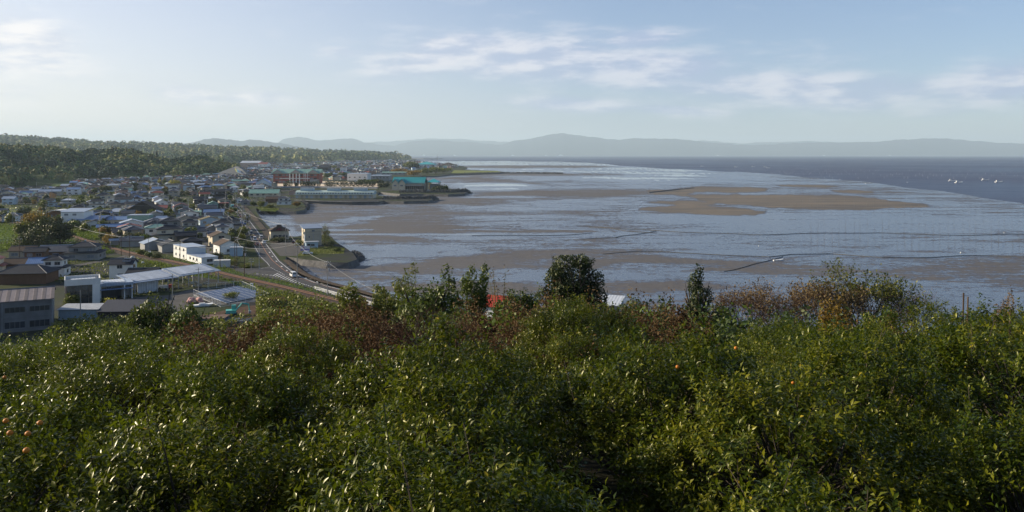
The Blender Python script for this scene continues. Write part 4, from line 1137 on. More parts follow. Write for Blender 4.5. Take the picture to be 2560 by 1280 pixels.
# beach house of three storeys
bx, by = 762, 615
r = root_at('beach_house', bx, by, 7.6, 7.0, 26, 'tan three-storey beach house with slanted metal roof on the grassy point', 'house')
w, d = 7.6, 7.0
MB().box(-w / 2, w / 2, -d / 2, d / 2, 0, 6.6).build('wall', WALLS['beige'], r)
MB().box(-w / 2 - .03, w / 2 + .03, -d / 2 - .03, d / 2 + .03, 5.6, 5.75).box(-w / 2, w / 2, -d / 2, d / 2, 6.6, 7.7).build('upper_wall', WALLS['cream'], r)
MB().add([(-w / 2 - .9, -d / 2 - .7, 7.75), (w / 2 + .5, -d / 2 - .7, 7.75), (w / 2 + .5, d / 2 + .5, 8.9), (-w / 2 - .9, d / 2 + .5, 8.9), (-w / 2 - .9, -d / 2 - .7, 7.98), (w / 2 + .5, -d / 2 - .7, 7.98), (w / 2 + .5, d / 2 + .5, 9.13), (-w / 2 - .9, d / 2 + .5, 9.13)], [(0, 3, 2, 1), (4, 5, 6, 7), (0, 1, 5, 4), (1, 2, 6, 5), (2, 3, 7, 6), (3, 0, 4, 7)]).build('roof', ROOFS['light grey metal'], r)
MB().box(-w / 2 - .8, -w / 2 + .3, -d / 2 - .1, -d / 2 + 2.2, 5.3, 6.4).build('balcony', WALLS['cream'], r)
MB().box(-w / 2 - .25, -w / 2 + .25, -d / 2 - .12, -d / 2 + .6, 0, 5.3).build('pier', WALLS['white'], r)
add_win(r, 'f', 0, 6.3, w, d, 1.3, .9, 0, 0, False); add_win(r, 'f', -1.8, 3.6, w, d, .7, .8); add_win(r, 'l', .5, 6.2, w, d, 1.4, 1.1); add_win(r, 'l', .5, 3.0, w, d, 1.2, 1.4); add_win(r, 'r', 0, 3.3, w, d, 1.2, 1.2)
MB().box(-.1, .1, -d / 2 - .06, -d / 2, 2.4, 5.5).build('downpipe', m_metal, r)
r2 = root_at('garden_hut', 762, 620, 5.6, 2.2, 6, 'flat-roofed white hut attached before the tan beach house', 'hut')
r2.location = corner_loc(765, 621.5, 5.2, 2.4, 20); r2.rotation_euler = (0, 0, R(20))
MB().box(-2.6, 2.6, -1.2, 1.2, 0, 2.7).build('wall', WALLS['pale blue'], r2)
MB().box(-3.0, 3.0, -1.6, 1.4, 2.7, 3.0).build('roof', ROOFS['white metal'], r2)
add_win(r2, 'f', .3, 1.0, 5.6, 2.6, 1.6, 1.0); MB().box(-2.0, -.7, -1.36, -1.3, 0, 2.1).build('door', m_glass, r2)
# ornate tea house with maroon gable on the sea side of the road
r = house(677, 600, 8.5, 7.5, 4.2, 0, 22, 'iri', 'brown tiled', 'cream', 'y', 1, 'cream roadside shop with maroon gable, statues and grey lower roof by the sea wall', rise=2.2)
MB().add([(-2.4, -3.9, 4.5), (0.9, -3.9, 4.5), (.0, -3.9, 6.0)], [(0, 1, 2)]).build('gable_panel', mat('maroon_panel', (.14, .025, .04), .7), r)
st = MB(); st.bar((-4.9, -4.3, 0), (-4.9, -4.3, 1.6), .5, 0, 8, .35); st.bar((-4.9, -4.3, 1.6), (-4.9, -4.3, 2.5), .36, 0, 8, .2); st.bar((-4.7, -2.9, 0), (-4.7, -2.9, 2.0), .45, 0, 8, .3); st.bar((-4.7, -2.9, 2.0), (-4.7, -2.9, 2.9), .35, 0, 8, .15)
o = st.build('stone_statues', WALLS['cream'], r)
for i in range(3): add_win(r, 'f', -2.2 + i * 2.3, 1.0, 8.5, 7.5, 1.5, 1.4)
# billboard by the parking
r = empty('billboard', G(763, 634), R(4), 'white and violet billboard on two posts beside the parked white car', 'billboard')
for x in (-1.6, 1.6): MB().bar((x, 0, 0), (x, 0, 3.4), .07, 0, 6).build('post', m_metal, r)
MB().box(-1.9, 1.9, -.06, .06, 1.2, 3.2).build('panel', mat('billboard_white', (.55, .55, .6), .6, var=.05), r)
MB().box(-1.9, 1.9, -.08, -.065, 1.2, 2.0).build('colour_band', mat('billboard_violet', (.20, .18, .42), .6, var=.05), r)
MB().add([(-1.3, -.09, 3.0), (-.9, -.09, 3.05), (-.2, -.09, 2.35), (-.5, -.09, 2.3)], [(0, 3, 2, 1)]).build('emblem', mat('emblem_red', (.4, .05, .06), .6, var=0), r)

# long market hall with three clerestories
mh0 = G(737, 496); 
r = empty('market_hall', mh0, R(-1), 'very long market hall with pale green roof and three raised clerestories on the quay', 'hall')
Wm = (933 - 737) * mpp(496); Dm = 17.0
MB().box(0, Wm, 0, Dm, 0, 3.6).build('wall', WALLS['cream'], r)
MB().box(-.6, Wm + .6, -1.6, 2.6, 3.6, 4.0).build('canopy', ROOFS['pale green'], r)
MB().box(0, Wm, 2.6, Dm, 3.6, 5.6).build('upper_wall', WALLS['pale blue'], r)
gmb = MB(); gmb.add([(-.6, 2.0, 5.6), (Wm + .6, 2.0, 5.6), (Wm + .6, Dm / 2 + 1, 7.3), (-.6, Dm / 2 + 1, 7.3), (-.6, Dm + .6, 5.6), (Wm + .6, Dm + .6, 5.6)], [(0, 1, 2, 3), (3, 2, 5, 4), (0, 3, 4), (1, 5, 2), (0, 4, 5, 1)]); gmb.build('roof', ROOFS['pale green'], r)
for i in range(3):
    xa = Wm * (.045 + i * .345); xb = xa + Wm * .165
    c_ = MB().box(xa, xb, Dm / 2 - 1.4, Dm / 2 + 3.4, 6.9, 9.2).build('clerestory', WALLS['pale blue'], r)
    MB().box(xa - .5, xb + .5, Dm / 2 - 1.9, Dm / 2 + 3.9, 9.2, 9.5).build('clerestory_roof', ROOFS['white metal'], r)
for i in range(28): 
    obj('window', win_mesh(1.4, .9), r, (2 + i * (Wm - 4) / 27, 2.58, 4.3))
for i in range(16):
    MB().box(1 + i * (Wm - 5) / 15, 3.4 + i * (Wm - 5) / 15, -.06, 0, 0.1, 2.9).build('shutter', [ROOFS['white metal'], WALLS['beige'], ROOFS['light grey metal']][i % 3], r)
occ(mh0.x + Wm * .25, mh0.y + 8, 20); occ(mh0.x + Wm * .75, mh0.y + 8, 20)
# quay wall in front
strip([G(738, 500.5), G(800, 503.5), G(880, 505.5), G(947, 504.5)], [(-1.2, .05), (-1.2, .5), (.6, .5), (1.2, -2.4)], 'quay_wall', WALLS['concrete'], None)['kind'] = 'structure'

# red-brick school with green roof
s0 = G(683, 459); Wb = (797 - 683) * mpp(459)
r = empty('school', s0, R(0), 'long red-brick public building with pale green gabled roof and white columns', 'building')
MB().box(0, Wb, 0, 22, 0, 15).build('wall', WALLS['brick'], r)
rb = MB()
rb.add([(-2, -2.5, 15), (Wb + 2, -2.5, 15), (Wb + 2, 12, 20.5), (-2, 12, 20.5), (Wb + 2, 24, 15), (-2, 24, 15), (-2, -2.5, 14.2), (Wb + 2, -2.5, 14.2)], [(0, 1, 2, 3), (3, 2, 4, 5), (6, 7, 1, 0), (0, 3, 5), (1, 4, 2)]); rb.build('roof', ROOFS['green metal'], r)
for f_ in (.1, .5, .88):
    MB().add([(Wb * f_ - 8, -2.8, 15.0), (Wb * f_ + 8, -2.8, 15.0), (Wb * f_, -2.8, 20.3), (Wb * f_, 8, 20.3)], [(0, 1, 2), (0, 2, 3), (1, 3, 2)]).build('gablet', ROOFS['green metal'], r)
    MB().add([(Wb * f_ - 7.2, -3.0, 15.2), (Wb * f_ + 7.2, -3.0, 15.2), (Wb * f_, -3.0, 19.9)], [(0, 1, 2)]).build('gablet_panel', WALLS['grey'], r)
for i in range(4): MB().box(Wb * .36 + i * 4.6, Wb * .36 + i * 4.6 + 1.2, -1.9, -.8, 0, 14.2).build('column', WALLS['white'], r)
for i in range(3): MB().box(Wb * .70 + i * 2.4, Wb * .70 + i * 2.4 + .35, -7, -6.6, 0, 17 - 2 * (i % 2)).build('flagpole', m_white, r)
MB().box(Wb * .15, Wb * .8, -1.0, -.05, 7.0, 7.8).build('balcony', WALLS['white'], r)
for k in range(3):
    for i in range(12):
        if k and abs(i - 5) < 1: continue
        MB().box(-1.9, 1.9, -.12, 0, 0, 2.2).build('window', m_curtain if (i + k) % 3 else m_glass, r, loc=(5 + i * (Wb - 10) / 11, 0, 1.6 + k * 4.6))
MB().box(Wb * .8, Wb + .2, -.3, 0, 0, 6).build('wall_panel', WALLS['grey'], r)
# cream boundary wall and quay road behind the market
a0, a1 = G(674, 466.5), G(945, 466.5)
field('paved_plaza', [(676, 466.6), (674, 453.5), (800, 453.0), (945, 454.5), (948, 466.6)], mat('plaza_paving', (.70, .56, .40), .85, var=.05, scale=.05), LAND + .12)
strip([G(674, 470), G(800, 470), G(945, 472)], [(2, 0.02), (2, 2.2), (-.5, 2.2), (-1.5, -.1)], 'quay_wall', WALLS['concrete'], None)['kind'] = 'structure'
# teal-roofed restaurant and pavilion on the point
t0 = G(982, 475)
r = empty('restaurant', t0, R(-6), 'tan seaside restaurant with large teal metal roof behind the stone breakwater', 'restaurant')
mm = mpp(475)
Wt = (1060 - 982) * mm
MB().box(0, Wt, 0, 22, 0, 8.5).build('wall', WALLS['beige'], r)
rb = MB(); gable(rb, Wt, 16, 8.5, 6.0, 1.2, 'x', .3, 0, Wt / 2, 9); gable(rb, 8, 14, 8.4, 4.2, .8, 'y', .3, 0, 3.6, 4, None); gable(rb, 8, 14, 8.4, 4.2, .8, 'y', .3, 0, 11.5, 3, None); rb.build('roof', [ROOFS['teal'], ROOFS['teal']], r)
wg = MB(); walls_gable(wg, 7.4, 13, 0, 8.4, 3.9, 'y', 0, 3.6, 4); walls_gable(wg, 7.4, 13, 0, 8.4, 3.9, 'y', 0, 11.5, 3); wg.build('gable_wall', WALLS['cream'], r)
for i in range(9): MB().box(-1.0, 1.0, -.15, 0, 0, 4.2).build('window', m_glass, r, loc=(16 + i * 2.5, 0, .8))
for i in range(2): MB().box(-1.6, 1.6, -.2, 0, 0, 1.6).build('window', m_curtain, r, loc=(3.6 + i * 7.9, -3.6 - .5 * i + .1 * i, 4.5))
MB().box(14, Wt * .93, -4, -.1, 4.9, 5.3).build('awning', m_metal, r)
t1 = G(1068, 474)
r = empty('pavilion', t1, R(-4), 'small square pavilion with teal hipped roof beside the seaside restaurant', 'pavilion')
wp = 13.5
rb = MB(); hip(rb, wp, wp, 8.5, 4.2, 1.0, .25, 0, wp / 2, wp / 2, None); rb.build('roof', ROOFS['teal'], r)
for x in (.4, wp - .4):
    for y in (.4, wp - .4): MB().box(x - .5, x + .5, y - .5, y + .5, 0, 8.5).build('column', WALLS['cream'], r)
MB().box(2.5, wp - 1, 3, wp - 1, 0, 6.5).build('wall', WALLS['grey'], r)

# concrete sprayed slope with a mural
mp = [P(535, 436, 1420), P(585, 417, 1480), P(594, 415, 1490), P(607, 424, 1440), P(622, 440, 1400), P(600, 446, 1390), P(560, 444, 1390)]
mo = mp[0].copy()
r = empty('mural_slope', mo, 0, 'grey concrete slope with coloured stripes painted on it above the road', 'retaining slope')
n_ = len(mp); sh = MB(); q = [p - mo for p in mp]
back = [p + Vector((0, 25, -3)) for p in q]
sh.add(q + back, [tuple(range(n_))[::-1], tuple(range(n_, 2 * n_))] + [(i, (i + 1) % n_, n_ + (i + 1) % n_, n_ + i) for i in range(n_)])
sh.build('slope', mat('shotcrete', (.125, .13, .13), .9, var=.08, scale=.05), r)
for k, (x, y, cc) in enumerate([(587, 425, (.55, .45, .08)), (590, 427, (.10, .35, .35)), (594, 428, (.12, .30, .55)), (598, 429, (.5, .52, .55)), (603, 431, (.5, .45, .5))]):
    a = P(x, y - 3.5, 1436); b_ = P(x + 3.5, y + 4, 1412)
    MB().add([a - mo, a - mo + Vector((1.2, 0, 0)), b_ - mo + Vector((1.6, 0, 0)), b_ - mo, a - mo + Vector((0, 1, 0)), a - mo + Vector((1.2, 1, 0)), b_ - mo + Vector((1.6, 1, 0)), b_ - mo + Vector((0, 1, 0))],
             [(0, 3, 2, 1), (4, 5, 6, 7), (0, 1, 5, 4), (1, 2, 6, 5), (2, 3, 7, 6), (3, 0, 4, 7)]).build('stripe', mat('mural_%d' % k, cc, .8, var=0), r)

# other buildings one can pick out
def block(name, px, py, wpx, d, h, rz, wc, rc, label, cat, roof='flat', rise=1.5, nwin=0, axis='x'):
    w = wpx * mpp(py)
    o = house(px, py, w, d, h, 0, rz, roof, rc, wc, axis, 0, label, rise=rise, cat=cat, name=name)
    for i in range(nwin): add_win(o, 'f', w * (-.5 + (i + .5) / nwin), h * .5, w, d, min(2.4, w / nwin * .55), min(1.6, h * .35))
    return o
block('shop', 622, 494, 72, 12, 4.2, 4, 'cream', 'green metal', 'long shop with pale green gabled roof on the seaward side of the road', 'shop', 'gable', 3.4, 5)
block('tower_block', 632, 484, 24, 9, 8.5, 8, 'white', 'white metal', 'white cube building behind the pale green shop roof', 'building', 'flat', 1, 2)
block('gym_hall', 640, 474, 32, 22, 8.0, 10, 'pale blue', 'blue metal', 'hall with blue gabled roof behind the white cube building', 'hall', 'gable', 4.5, 3, 'y')
block('shop', 594, 486, 40, 10, 4.5, 6, 'pink', 'white metal', 'low roadside shop with red sign beside the far road bend', 'shop', 'flat', 1, 3)
block('office', 585, 474, 40, 12, 6.0, 2, 'pink', 'grey tiled', 'two-storey apartment block with grey roof behind the red shop sign', 'apartment block', 'gable', 2.0, 6)
block('factory', 600, 419, 48, 60, 15, 4, 'pink', 'white metal', 'pinkish factory with white barrel roof far up the road', 'factory', 'gable', 6, 5)
block('factory', 645, 420, 22, 40, 12, 0, 'white', 'rust red', 'white hall with rust red roof beside the pinkish factory', 'factory', 'gable', 5, 2)
block('warehouse', 868, 455, 50, 40, 12.5, 2, 'white', 'light grey metal', 'big pale grey box warehouse behind the clipped tree row', 'warehouse', 'flat', 1, 4)
block('factory', 922, 452, 50, 40, 8, 2, 'grey', 'light grey metal', 'low grey works beside the big pale box warehouse', 'factory', 'flat', 1, 6)
block('office', 650, 447, 20, 16, 9, 6, 'cream', 'white metal', 'small cream office left of the red-brick building', 'office', 'flat', 1, 3)
block('sports_hall', 955, 437, 60, 20, 4.5, 0, 'grey', 'green metal', 'long thin grey-green roofed shed behind the teal restaurant', 'shed', 'gable', 1.6, 6)
block('hall', 1040, 418, 48, 60, 9, -2, 'pale blue', 'teal', 'distant hall with bright teal roof near the lattice mast', 'hall', 'hip', 9, 3)
block('hall', 1100, 419, 36, 60, 8, -2, 'beige', 'brown tiled', 'distant brown-roofed seaside inn at the end of the point', 'inn', 'hip', 8, 3)
block('office', 925, 424, 24, 30, 13, 0, 'pink', 'light grey metal', 'pinkish flat-roofed block among the distant town roofs', 'building', 'flat', 1, 4)
block('hall', 795, 432, 26, 30, 12, 0, 'dark', 'dark grey tiled', 'large dark arched hall among the distant town roofs', 'hall', 'gable', 5, 2)
block('school', 712, 422, 60, 30, 10, 0, 'cream', 'light grey metal', 'cream distant schoolhouse above the red-brick building', 'school', 'flat', 1, 8)
block('hall', 850, 437, 14, 14, 14, 0, 'white', 'white metal', 'narrow white block behind the clipped tree row', 'building', 'flat', 1, 2)
block('sports_hall', 316, 549, 72, 15, 6.2, 14, 'dark', 'brown tiled', 'huge dark gabled hall with brown sunlit roof slope in mid town', 'hall', 'gable', 5.0, 0, 'y')
block('workshop', 318, 563, 52, 9, 5.6, 10, 'green', 'light grey metal', 'green sheet-metal workshop with ribbed parapet in front of the dark gabled hall', 'workshop', 'flat', 1, 0)
house(262, 564, 13.0, 8, 3.4, 0, 8, 'gable', 'blue metal', 'cream', 'x', 1, 'cream house with blue metal roof and ribbed parapet beside the green workshop', rise=1.6)
house(265, 540, 12.0, 9, 2.6, 0, 12, 'hip', 'white metal', 'white', 'x', 0, 'low building with shining white hipped roof beyond the white factory', rise=2.4, cat='building')
house(242, 580, 13.5, 5.5, 2.6, 0, 24, 'gable', 'blue metal', 'orange', 'x', 0, 'narrow shed with blue roof and sunlit tan gable above the overgrown lot', rise=1.2, cat='shed', name='shed')
# white factory
wlow = (250 - 170) * mpp(566)
r = root_at('factory', 168, 567, wlow, 12, 3, 'white factory with stepped blue-grey roofs and wide window bays', 'factory')
MB().box(-wlow / 2, wlow / 2, -6, 6, 0, 3.6).build('wall', WALLS['white'], r)
MB().add([(-wlow / 2 - .3, -6.4, 3.6), (wlow / 2 + .3, -6.4, 3.6), (wlow / 2 + .3, 6.3, 5.4), (-wlow / 2 - .3, 6.3, 5.4), (-wlow / 2 - .3, -6.4, 3.8), (wlow / 2 + .3, -6.4, 3.8), (wlow / 2 + .3, 6.3, 5.6), (-wlow / 2 - .3, 6.3, 5.6)], [(0, 3, 2, 1), (4, 5, 6, 7), (0, 1, 5, 4), (1, 2, 6, 5), (2, 3, 7, 6), (3, 0, 4, 7)]).build('lower_roof', ROOFS['blue metal'], r)
MB().box(-wlow / 2 - 5, -wlow / 2 + 8, -3, 8.5, 0, 8.2).build('upper_wall', WALLS['white'], r)
MB().add([(-wlow / 2 - 5.3, -3.3, 8.2), (-wlow / 2 + 8.3, -3.3, 8.2), (-wlow / 2 + 8.3, 8.9, 9.6), (-wlow / 2 - 5.3, 8.9, 9.6), (-wlow / 2 - 5.3, -3.3, 8.4), (-wlow / 2 + 8.3, -3.3, 8.4), (-wlow / 2 + 8.3, 8.9, 9.8), (-wlow / 2 - 5.3, 8.9, 9.8)], [(0, 3, 2, 1), (4, 5, 6, 7), (0, 1, 5, 4), (1, 2, 6, 5), (2, 3, 7, 6), (3, 0, 4, 7)]).build('roof', ROOFS['light grey metal'], r)
for i in range(4): obj('window', win_mesh(3.6, 1.9, False), r, (-wlow / 2 + 3 + i * 4.6, -6.0, .9))
for i in range(2): obj('window', win_mesh(2.2, 1.1, False), r, (-wlow / 2 - 2 + i * 4.6, -3.0, 6.2))
# barrel-roofed brick hall
r = root_at('barrel_hall', 124, 561, 7.5, 9, 3, 'dark brick hall with white barrel roof beside the white factory', 'hall')
MB().box(-3.7, 3.7, -4.5, 4.5, 0, 7.2).build('wall', WALLS['brown'], r)
vs = []; n_ = 8
for y in (-5.0, 5.0):
    for k in range(n_ + 1):
        a = PI * (.12 + .76 * k / n_); vs += [(-4.6 * math.cos(a) / math.cos(PI * .12), y, 7.0 + 1.9 * (math.sin(a) - math.sin(PI * .12))), (-4.6 * math.cos(a) / math.cos(PI * .12), y, 7.3 + 2.0 * (math.sin(a) - math.sin(PI * .12)))]
k2 = 2 * (n_ + 1)
fs = []
for k in range(n_): fs += [(2 * k, 2 * k + 2, k2 + 2 * k + 2, k2 + 2 * k), (2 * k + 1, k2 + 2 * k + 1, k2 + 2 * k + 3, 2 * k + 3), (2 * k, 2 * k + 1, 2 * k + 3, 2 * k + 2), (k2 + 2 * k, k2 + 2 * k + 2, k2 + 2 * k + 3, k2 + 2 * k + 1)]
MB().add(vs, fs).build('roof', WALLS['white'], r)
for i in range(3): MB().box(-.35, .35, -.08, 0, 0, 5).build('window', m_curtain, r, loc=(-2.4 + i * 2.4, -4.5, .8))
# houses near the main road, west to east
H = [  # px, py, w, d, h, h2, rz, roof, roofcolour, wall, axis, wins
 (500, 576, 10.5, 7.5, 5.6, 0, 27, 'gable', 'mossy brown', 'pale blue', 'y', 2, 'two-storey pale blue house with mossy gabled roof beside the side street'),
 (553, 578, 11.0, 9, 3.0, 2.6, 25, 'iri', 'dark grey tiled', 'grey', 'x', 2, 'large house under sweeping dark tiled roofs near the main road'),
 (541, 594, 6.0, 6, 5.2, 0, 24, 'iri', 'grey tiled', 'white', 'y', 1, 'slim white house with grey hip-and-gable roof and balcony'),
 (516, 592, 6.0, 6, 4.2, 0, 26, 'gable', 'grey tiled', 'grey', 'y', 1, 'grey tiled wing with white end wall in front of the mossy-roofed house'),
 (523, 604, 6.5, 6, 3.0, 0, 30, 'gable', 'grey tiled', 'cream', 'x', 1, 'low grey roof tucked behind the cream gable house'),
 (531, 618, 8.0, 8, 4.8, 0, 33, 'gable', 'brown tiled', 'cream', 'y', 1, 'cream gable house with brown roof facing the side street'),
 (549, 637, 8.0, 8, 4.0, 0, 38, 'gable', 'brown tiled', 'white', 'y', 2, 'white house with broad low brown roof above the hedge'),
 (312, 600, 8.5, 8, 4.6, 0, 33, 'hip', 'grey tiled', 'beige', 'x', 1, 'square beige house with pyramid roof and sunlit west slope'),
 (300, 618, 9.0, 6, 2.8, 0, 20, 'gable', 'grey tiled', 'grey', 'x', 0, 'low grey shed roof in front of the pyramid-roofed house'),
 (383, 606, 14.5, 9, 3.2, 2.6, 24, 'iri', 'dark grey tiled', 'cream', 'x', 2, 'big cream house with two tiers of dark roofs and white plastered ridge'),
 (402, 580, 9.5, 8, 5.6, 0, 24, 'hip', 'dark grey tiled', 'grey', 'x', 1, 'tall dark hipped roof with sunlit tan edge by the side street'),
 (362, 583, 10, 8, 3.4, 0, 24, 'gable', 'dark grey tiled', 'grey', 'x', 0, 'dark roof with polished white metal panel in mid town'),
 (362, 627, 10.5, 8.0, 3.0, 0, 38, 'gable', 'light grey metal', 'grey', 'y', 0, 'barn-like shed with wide light metal roof and rounded grey gable'),
 (405, 632, 9, 8, 3.0, 0, 36, 'gable', 'dark grey tiled', 'grey', 'y', 0, 'dark-roofed shed with grey wall next to the white box warehouse'),
 (440, 607, 9.0, 7, 3.2, 0, 28, 'gable', 'dark grey tiled', 'dark', 'x', 0, 'dark low roof with white canopy by the side street'),
 (458, 620, 8.0, 6, 2.8, 0, 30, 'hip', 'dark grey tiled', 'dark', 'x', 0, 'small dark hipped roof behind the white box warehouse'),
 (465, 552, 9, 9, 5.4, 0, 22, 'flat', 'green metal', 'green', 'x', 1, 'mint green flat-roofed commercial block at the bend of the side street'),
 (500, 549, 12, 8, 3.4, 0, 22, 'gable', 'grey tiled', 'grey', 'x', 0, 'long grey roof behind the mossy-roofed house'),
 (448, 532, 6, 5, 3.2, 0, 34, 'gable', 'brown tiled', 'cream', 'y', 0, 'narrow cream shop at the crossing of the side street'),
 (434, 525, 6, 6, 4.2, 0, 38, 'shed', 'grey tiled', 'white', 'y', 0, 'small white corner house with bright sunlit west wall'),
 (500, 500, 8.5, 8, 5.4, 0, 26, 'gable', 'rust red', 'cream', 'x', 1, 'cream two-storey house with rust red roof near the black tiled hall'),
 (514, 505, 6.5, 5, 3.0, 0, 22, 'shed', 'white metal', 'white', 'x', 0, 'white lean-to in front of the cream house with rust red roof'),
 (532, 506, 11.5, 9, 6.4, 3.0, 16, 'gable', 'dark grey tiled', 'dark', 'x', 1, 'tall black tiled hall beside the main road'),
 (480, 520, 12, 8, 3.2, 2.4, 20, 'iri', 'dark grey tiled', 'dark', 'x', 1, 'dark house with plastered ridge south of the cream house'),
 (520, 526, 7, 7, 5.0, 0, 22, 'gable', 'green metal', 'green', 'y', 1, 'pale green gable-fronted house near the main road'),
 (536, 524, 10, 6, 4.6, 0, 18, 'flat', 'rust red', 'dark', 'x', 0, 'dark roadside shop with thin red roof edge'),
 (224, 521, 10, 8, 3.0, 2.4, 18, 'gable', 'dark grey tiled', 'white', 'x', 1, 'dark-roofed farmhouse with white gable trim north of the rice field'),
 (287, 516, 12.5, 8, 5.6, 0, 12, 'gable', 'dark grey tiled', 'pale blue', 'x', 2, 'long pale blue two-storey house with bright west gable beyond the rice field'),
 (262, 506, 7, 8, 5.4, 0, 26, 'gable', 'dark grey tiled', 'cream', 'y', 1, 'dark house with sunlit cream gable beside the pale blue long house'),
 (395, 506, 8.5, 8, 5.0, 0, 25, 'gable', 'grey tiled', 'cream', 'y', 1, 'cream house with grey gabled roof west of the shop crossing'),
 (342, 508, 12, 8, 3.0, 2.2, 18, 'iri', 'dark grey tiled', 'white', 'x', 2, 'long dark-roofed house with white upper panels behind the dark gabled hall'),
 (4, 555, 9, 8, 3.8, 0, 12, 'hip', 'grey tiled', 'white', 'x', 1, 'white house with blue-grey hipped roof west of the bamboo grove'),
 (40, 536, 7, 7, 3.4, 0, 22, 'hip', 'blue metal', 'dark', 'x', 0, 'small blue pyramid roof at the edge of the rice field'),
 (105, 517, 9, 7, 3.0, 2.0, 12, 'gable', 'dark grey tiled', 'pale blue', 'x', 2, 'blue-white house with dark roof above the barrel-roofed hall'),
 (148, 518, 11, 7, 3.2, 2.2, 10, 'flat', 'white metal', 'grey', 'x', 1, 'flat white-roofed block above the barrel-roofed hall'),
 (5, 512, 9, 8, 5.0, 0, 10, 'gable', 'light grey metal', 'pale blue', 'x', 1, 'pale blue house under light metal roof at the western picture edge'),
 (70, 505, 9, 8, 3.4, 0, 26, 'gable', 'dark grey tiled', 'pink', 'y', 1, 'low pink-walled house with sunlit west gable near the rice field'),
 (96, 490, 20, 9, 4.5, 0, 14, 'gable', 'light grey metal', 'beige', 'x', 0, 'long beige shed with pale metal roof between dark gables'),
 (115, 497, 8, 8, 4.6, 0, 26, 'gable', 'dark grey tiled', 'orange', 'y', 0, 'dark house with bright tan gable in front of the long beige shed'),
 (166, 487, 12, 8, 5.6, 0, 12, 'gable', 'blue metal', 'white', 'x', 1, 'two-storey house with striped blue-grey roof and white walls in west town'),
 (652, 517, 5, 5, 3.4, 0, 15, 'flat', 'grey tiled', 'grey', 'x', 1, 'small grey flat-roofed hut on the walled point'),
 (692, 512, 10.5, 8, 3.0, 2.4, 8, 'hip', 'grey tiled', 'white', 'x', 2, 'white two-storey seaside villa with grey hipped roof on the walled point'),
 (664, 507, 13, 9, 3.2, 0, 6, 'gable', 'brown tiled', 'brown', 'x', 0, 'long brown-roofed inn on the walled point'),
 (660, 497, 7, 6, 3.4, 0, 12, 'gable', 'brown tiled', 'cream', 'y', 0, 'tan gable-fronted hut behind the brown-roofed inn'),
 (722, 488, 9, 7, 3.4, 0, 12, 'gable', 'brown tiled', 'pink', 'y', 0, 'pinkish hut at the west end of the market hall'),
 (574, 641, 4.8, 2.6, 3.4, 0, 10, 'flat', 'white metal', 'pale blue', 'x', 0, 'pair of pale blue site cabins below the white house'),
 (276, 614, 3.4, 2.6, 2.3, 0, 30, 'gable', 'light grey metal', 'grey', 'x', 0, 'tiny grey garden shed beside the orange bush'),
]
for row in H:
    px, py, w, d, h, h2, rz, rf, rc, wc, axs, wn, lb = row
    nm = 'shed' if ('shed' in lb and 'house' not in lb.split('shed')[0]) else 'house'
    house(px, py, w, d, h, h2, rz, rf, rc, wc, axs, wn, lb, name=nm, cat=nm)
house(1168, 752, 9.0, 6, 3.4, 0, -24, 'gable', 'bright red', 'white', 'x', 1, 'shoreside building with bright red metal roof half hidden by trees', rise=2.0, cat='building', loc=Vector((-4.5, 205, LAND)))
house(1480, 760, 10, 6, 3.6, 0, -20, 'shed', 'white metal', 'grey', 'x', 1, 'shoreside hut with white metal roof behind the round evergreen', rise=1.2, cat='hut', name='hut', loc=Vector((23.0, 205, LAND)))
# ------------------------------------------------------------------ the rest of the town, house by house
rnd = random.Random(7)
TOWN = gpoly([(-120, 640), (-120, 468), (0, 476), (95, 480), (185, 461), (300, 455), (400, 447), (540, 442), (600, 446), (640, 452), (680, 462), (676, 490), (640, 510), (600, 520), (640, 580), (600, 640), (480, 640), (380, 620), (240, 600), (0, 560)])
NOPE = [gpoly([(20, 620), (20, 515), (80, 505), (190, 512), (195, 610), (100, 625)]), gpoly([(-200, 760), (-200, 560), (205, 606), (560, 700), (560, 760)]), gpoly([(640, 660), (600, 520), (690, 520), (690, 660)]), gpoly([(140, 574), (180, 568), (240, 582), (300, 610), (240, 610), (160, 590)])]
cands = []
ang = R(24); ca, sa = math.cos(ang), math.sin(ang)
for i in range(-120, 160):
    for j in range(-20, 160):
        gx, gy = i * 16.0 + rnd.uniform(-2.5, 2.5), j * 14.5 + rnd.uniform(-2.5, 2.5)
        x = gx * ca - gy * sa - 250; y = gx * sa + gy * ca + 250
        cands.append((x, y))
cx = np.array([c[0] for c in cands]); cy = np.array([c[1] for c in cands])
ok = in_poly(cx, cy, TOWN) & (cy > 300)
for p in NOPE + FIELDS: ok &= ~in_poly(cx, cy, p)
for (x, y, r_) in STREETS: ok &= (np.hypot(cx - x, cy - y) > r_ + 4.5)
for (x, y, r_) in OCC: ok &= (np.hypot(cx - x, cy - y) > r_ + 5.2)
green = fbm(cx / 70., cy / 70., 77, 3)
ok &= ~((green > 0.60) & (cy > 300))
sel = sorted([(c[1], c[0]) for c, k in zip(cands, ok) if k])
def rand_house(x, y, far):
    w = rnd.uniform(8.5, 13.5); d = rnd.uniform(7, 9.5)
    rz = math.degrees(ang) + rnd.choice((0, 0, 0, 90, -90, 0)) + rnd.uniform(-7, 7)
    if rz > 80: rz -= 90; w, d = d, w
    if rz < -40: rz += 90; w, d = d, w
    rc = rnd.choices(['dark grey tiled', 'grey tiled', 'brown tiled', 'rust red', 'blue metal', 'light grey metal', 'green metal', 'white metal'], [40, 32, 5, 4, 6, 7, 3, 4])[0]
    wc = rnd.choices(['cream', 'white', 'beige', 'grey', 'brown', 'pale blue', 'pink', 'dark'], [22, 36, 10, 10, 5, 9, 3, 5])[0]
    rf = rnd.choices(['iri', 'hip', 'gable'], [30, 30, 40])[0]
    two = rnd.random() < .55
    return w, d, rz, rc, wc, rf, two
NFULL = 215
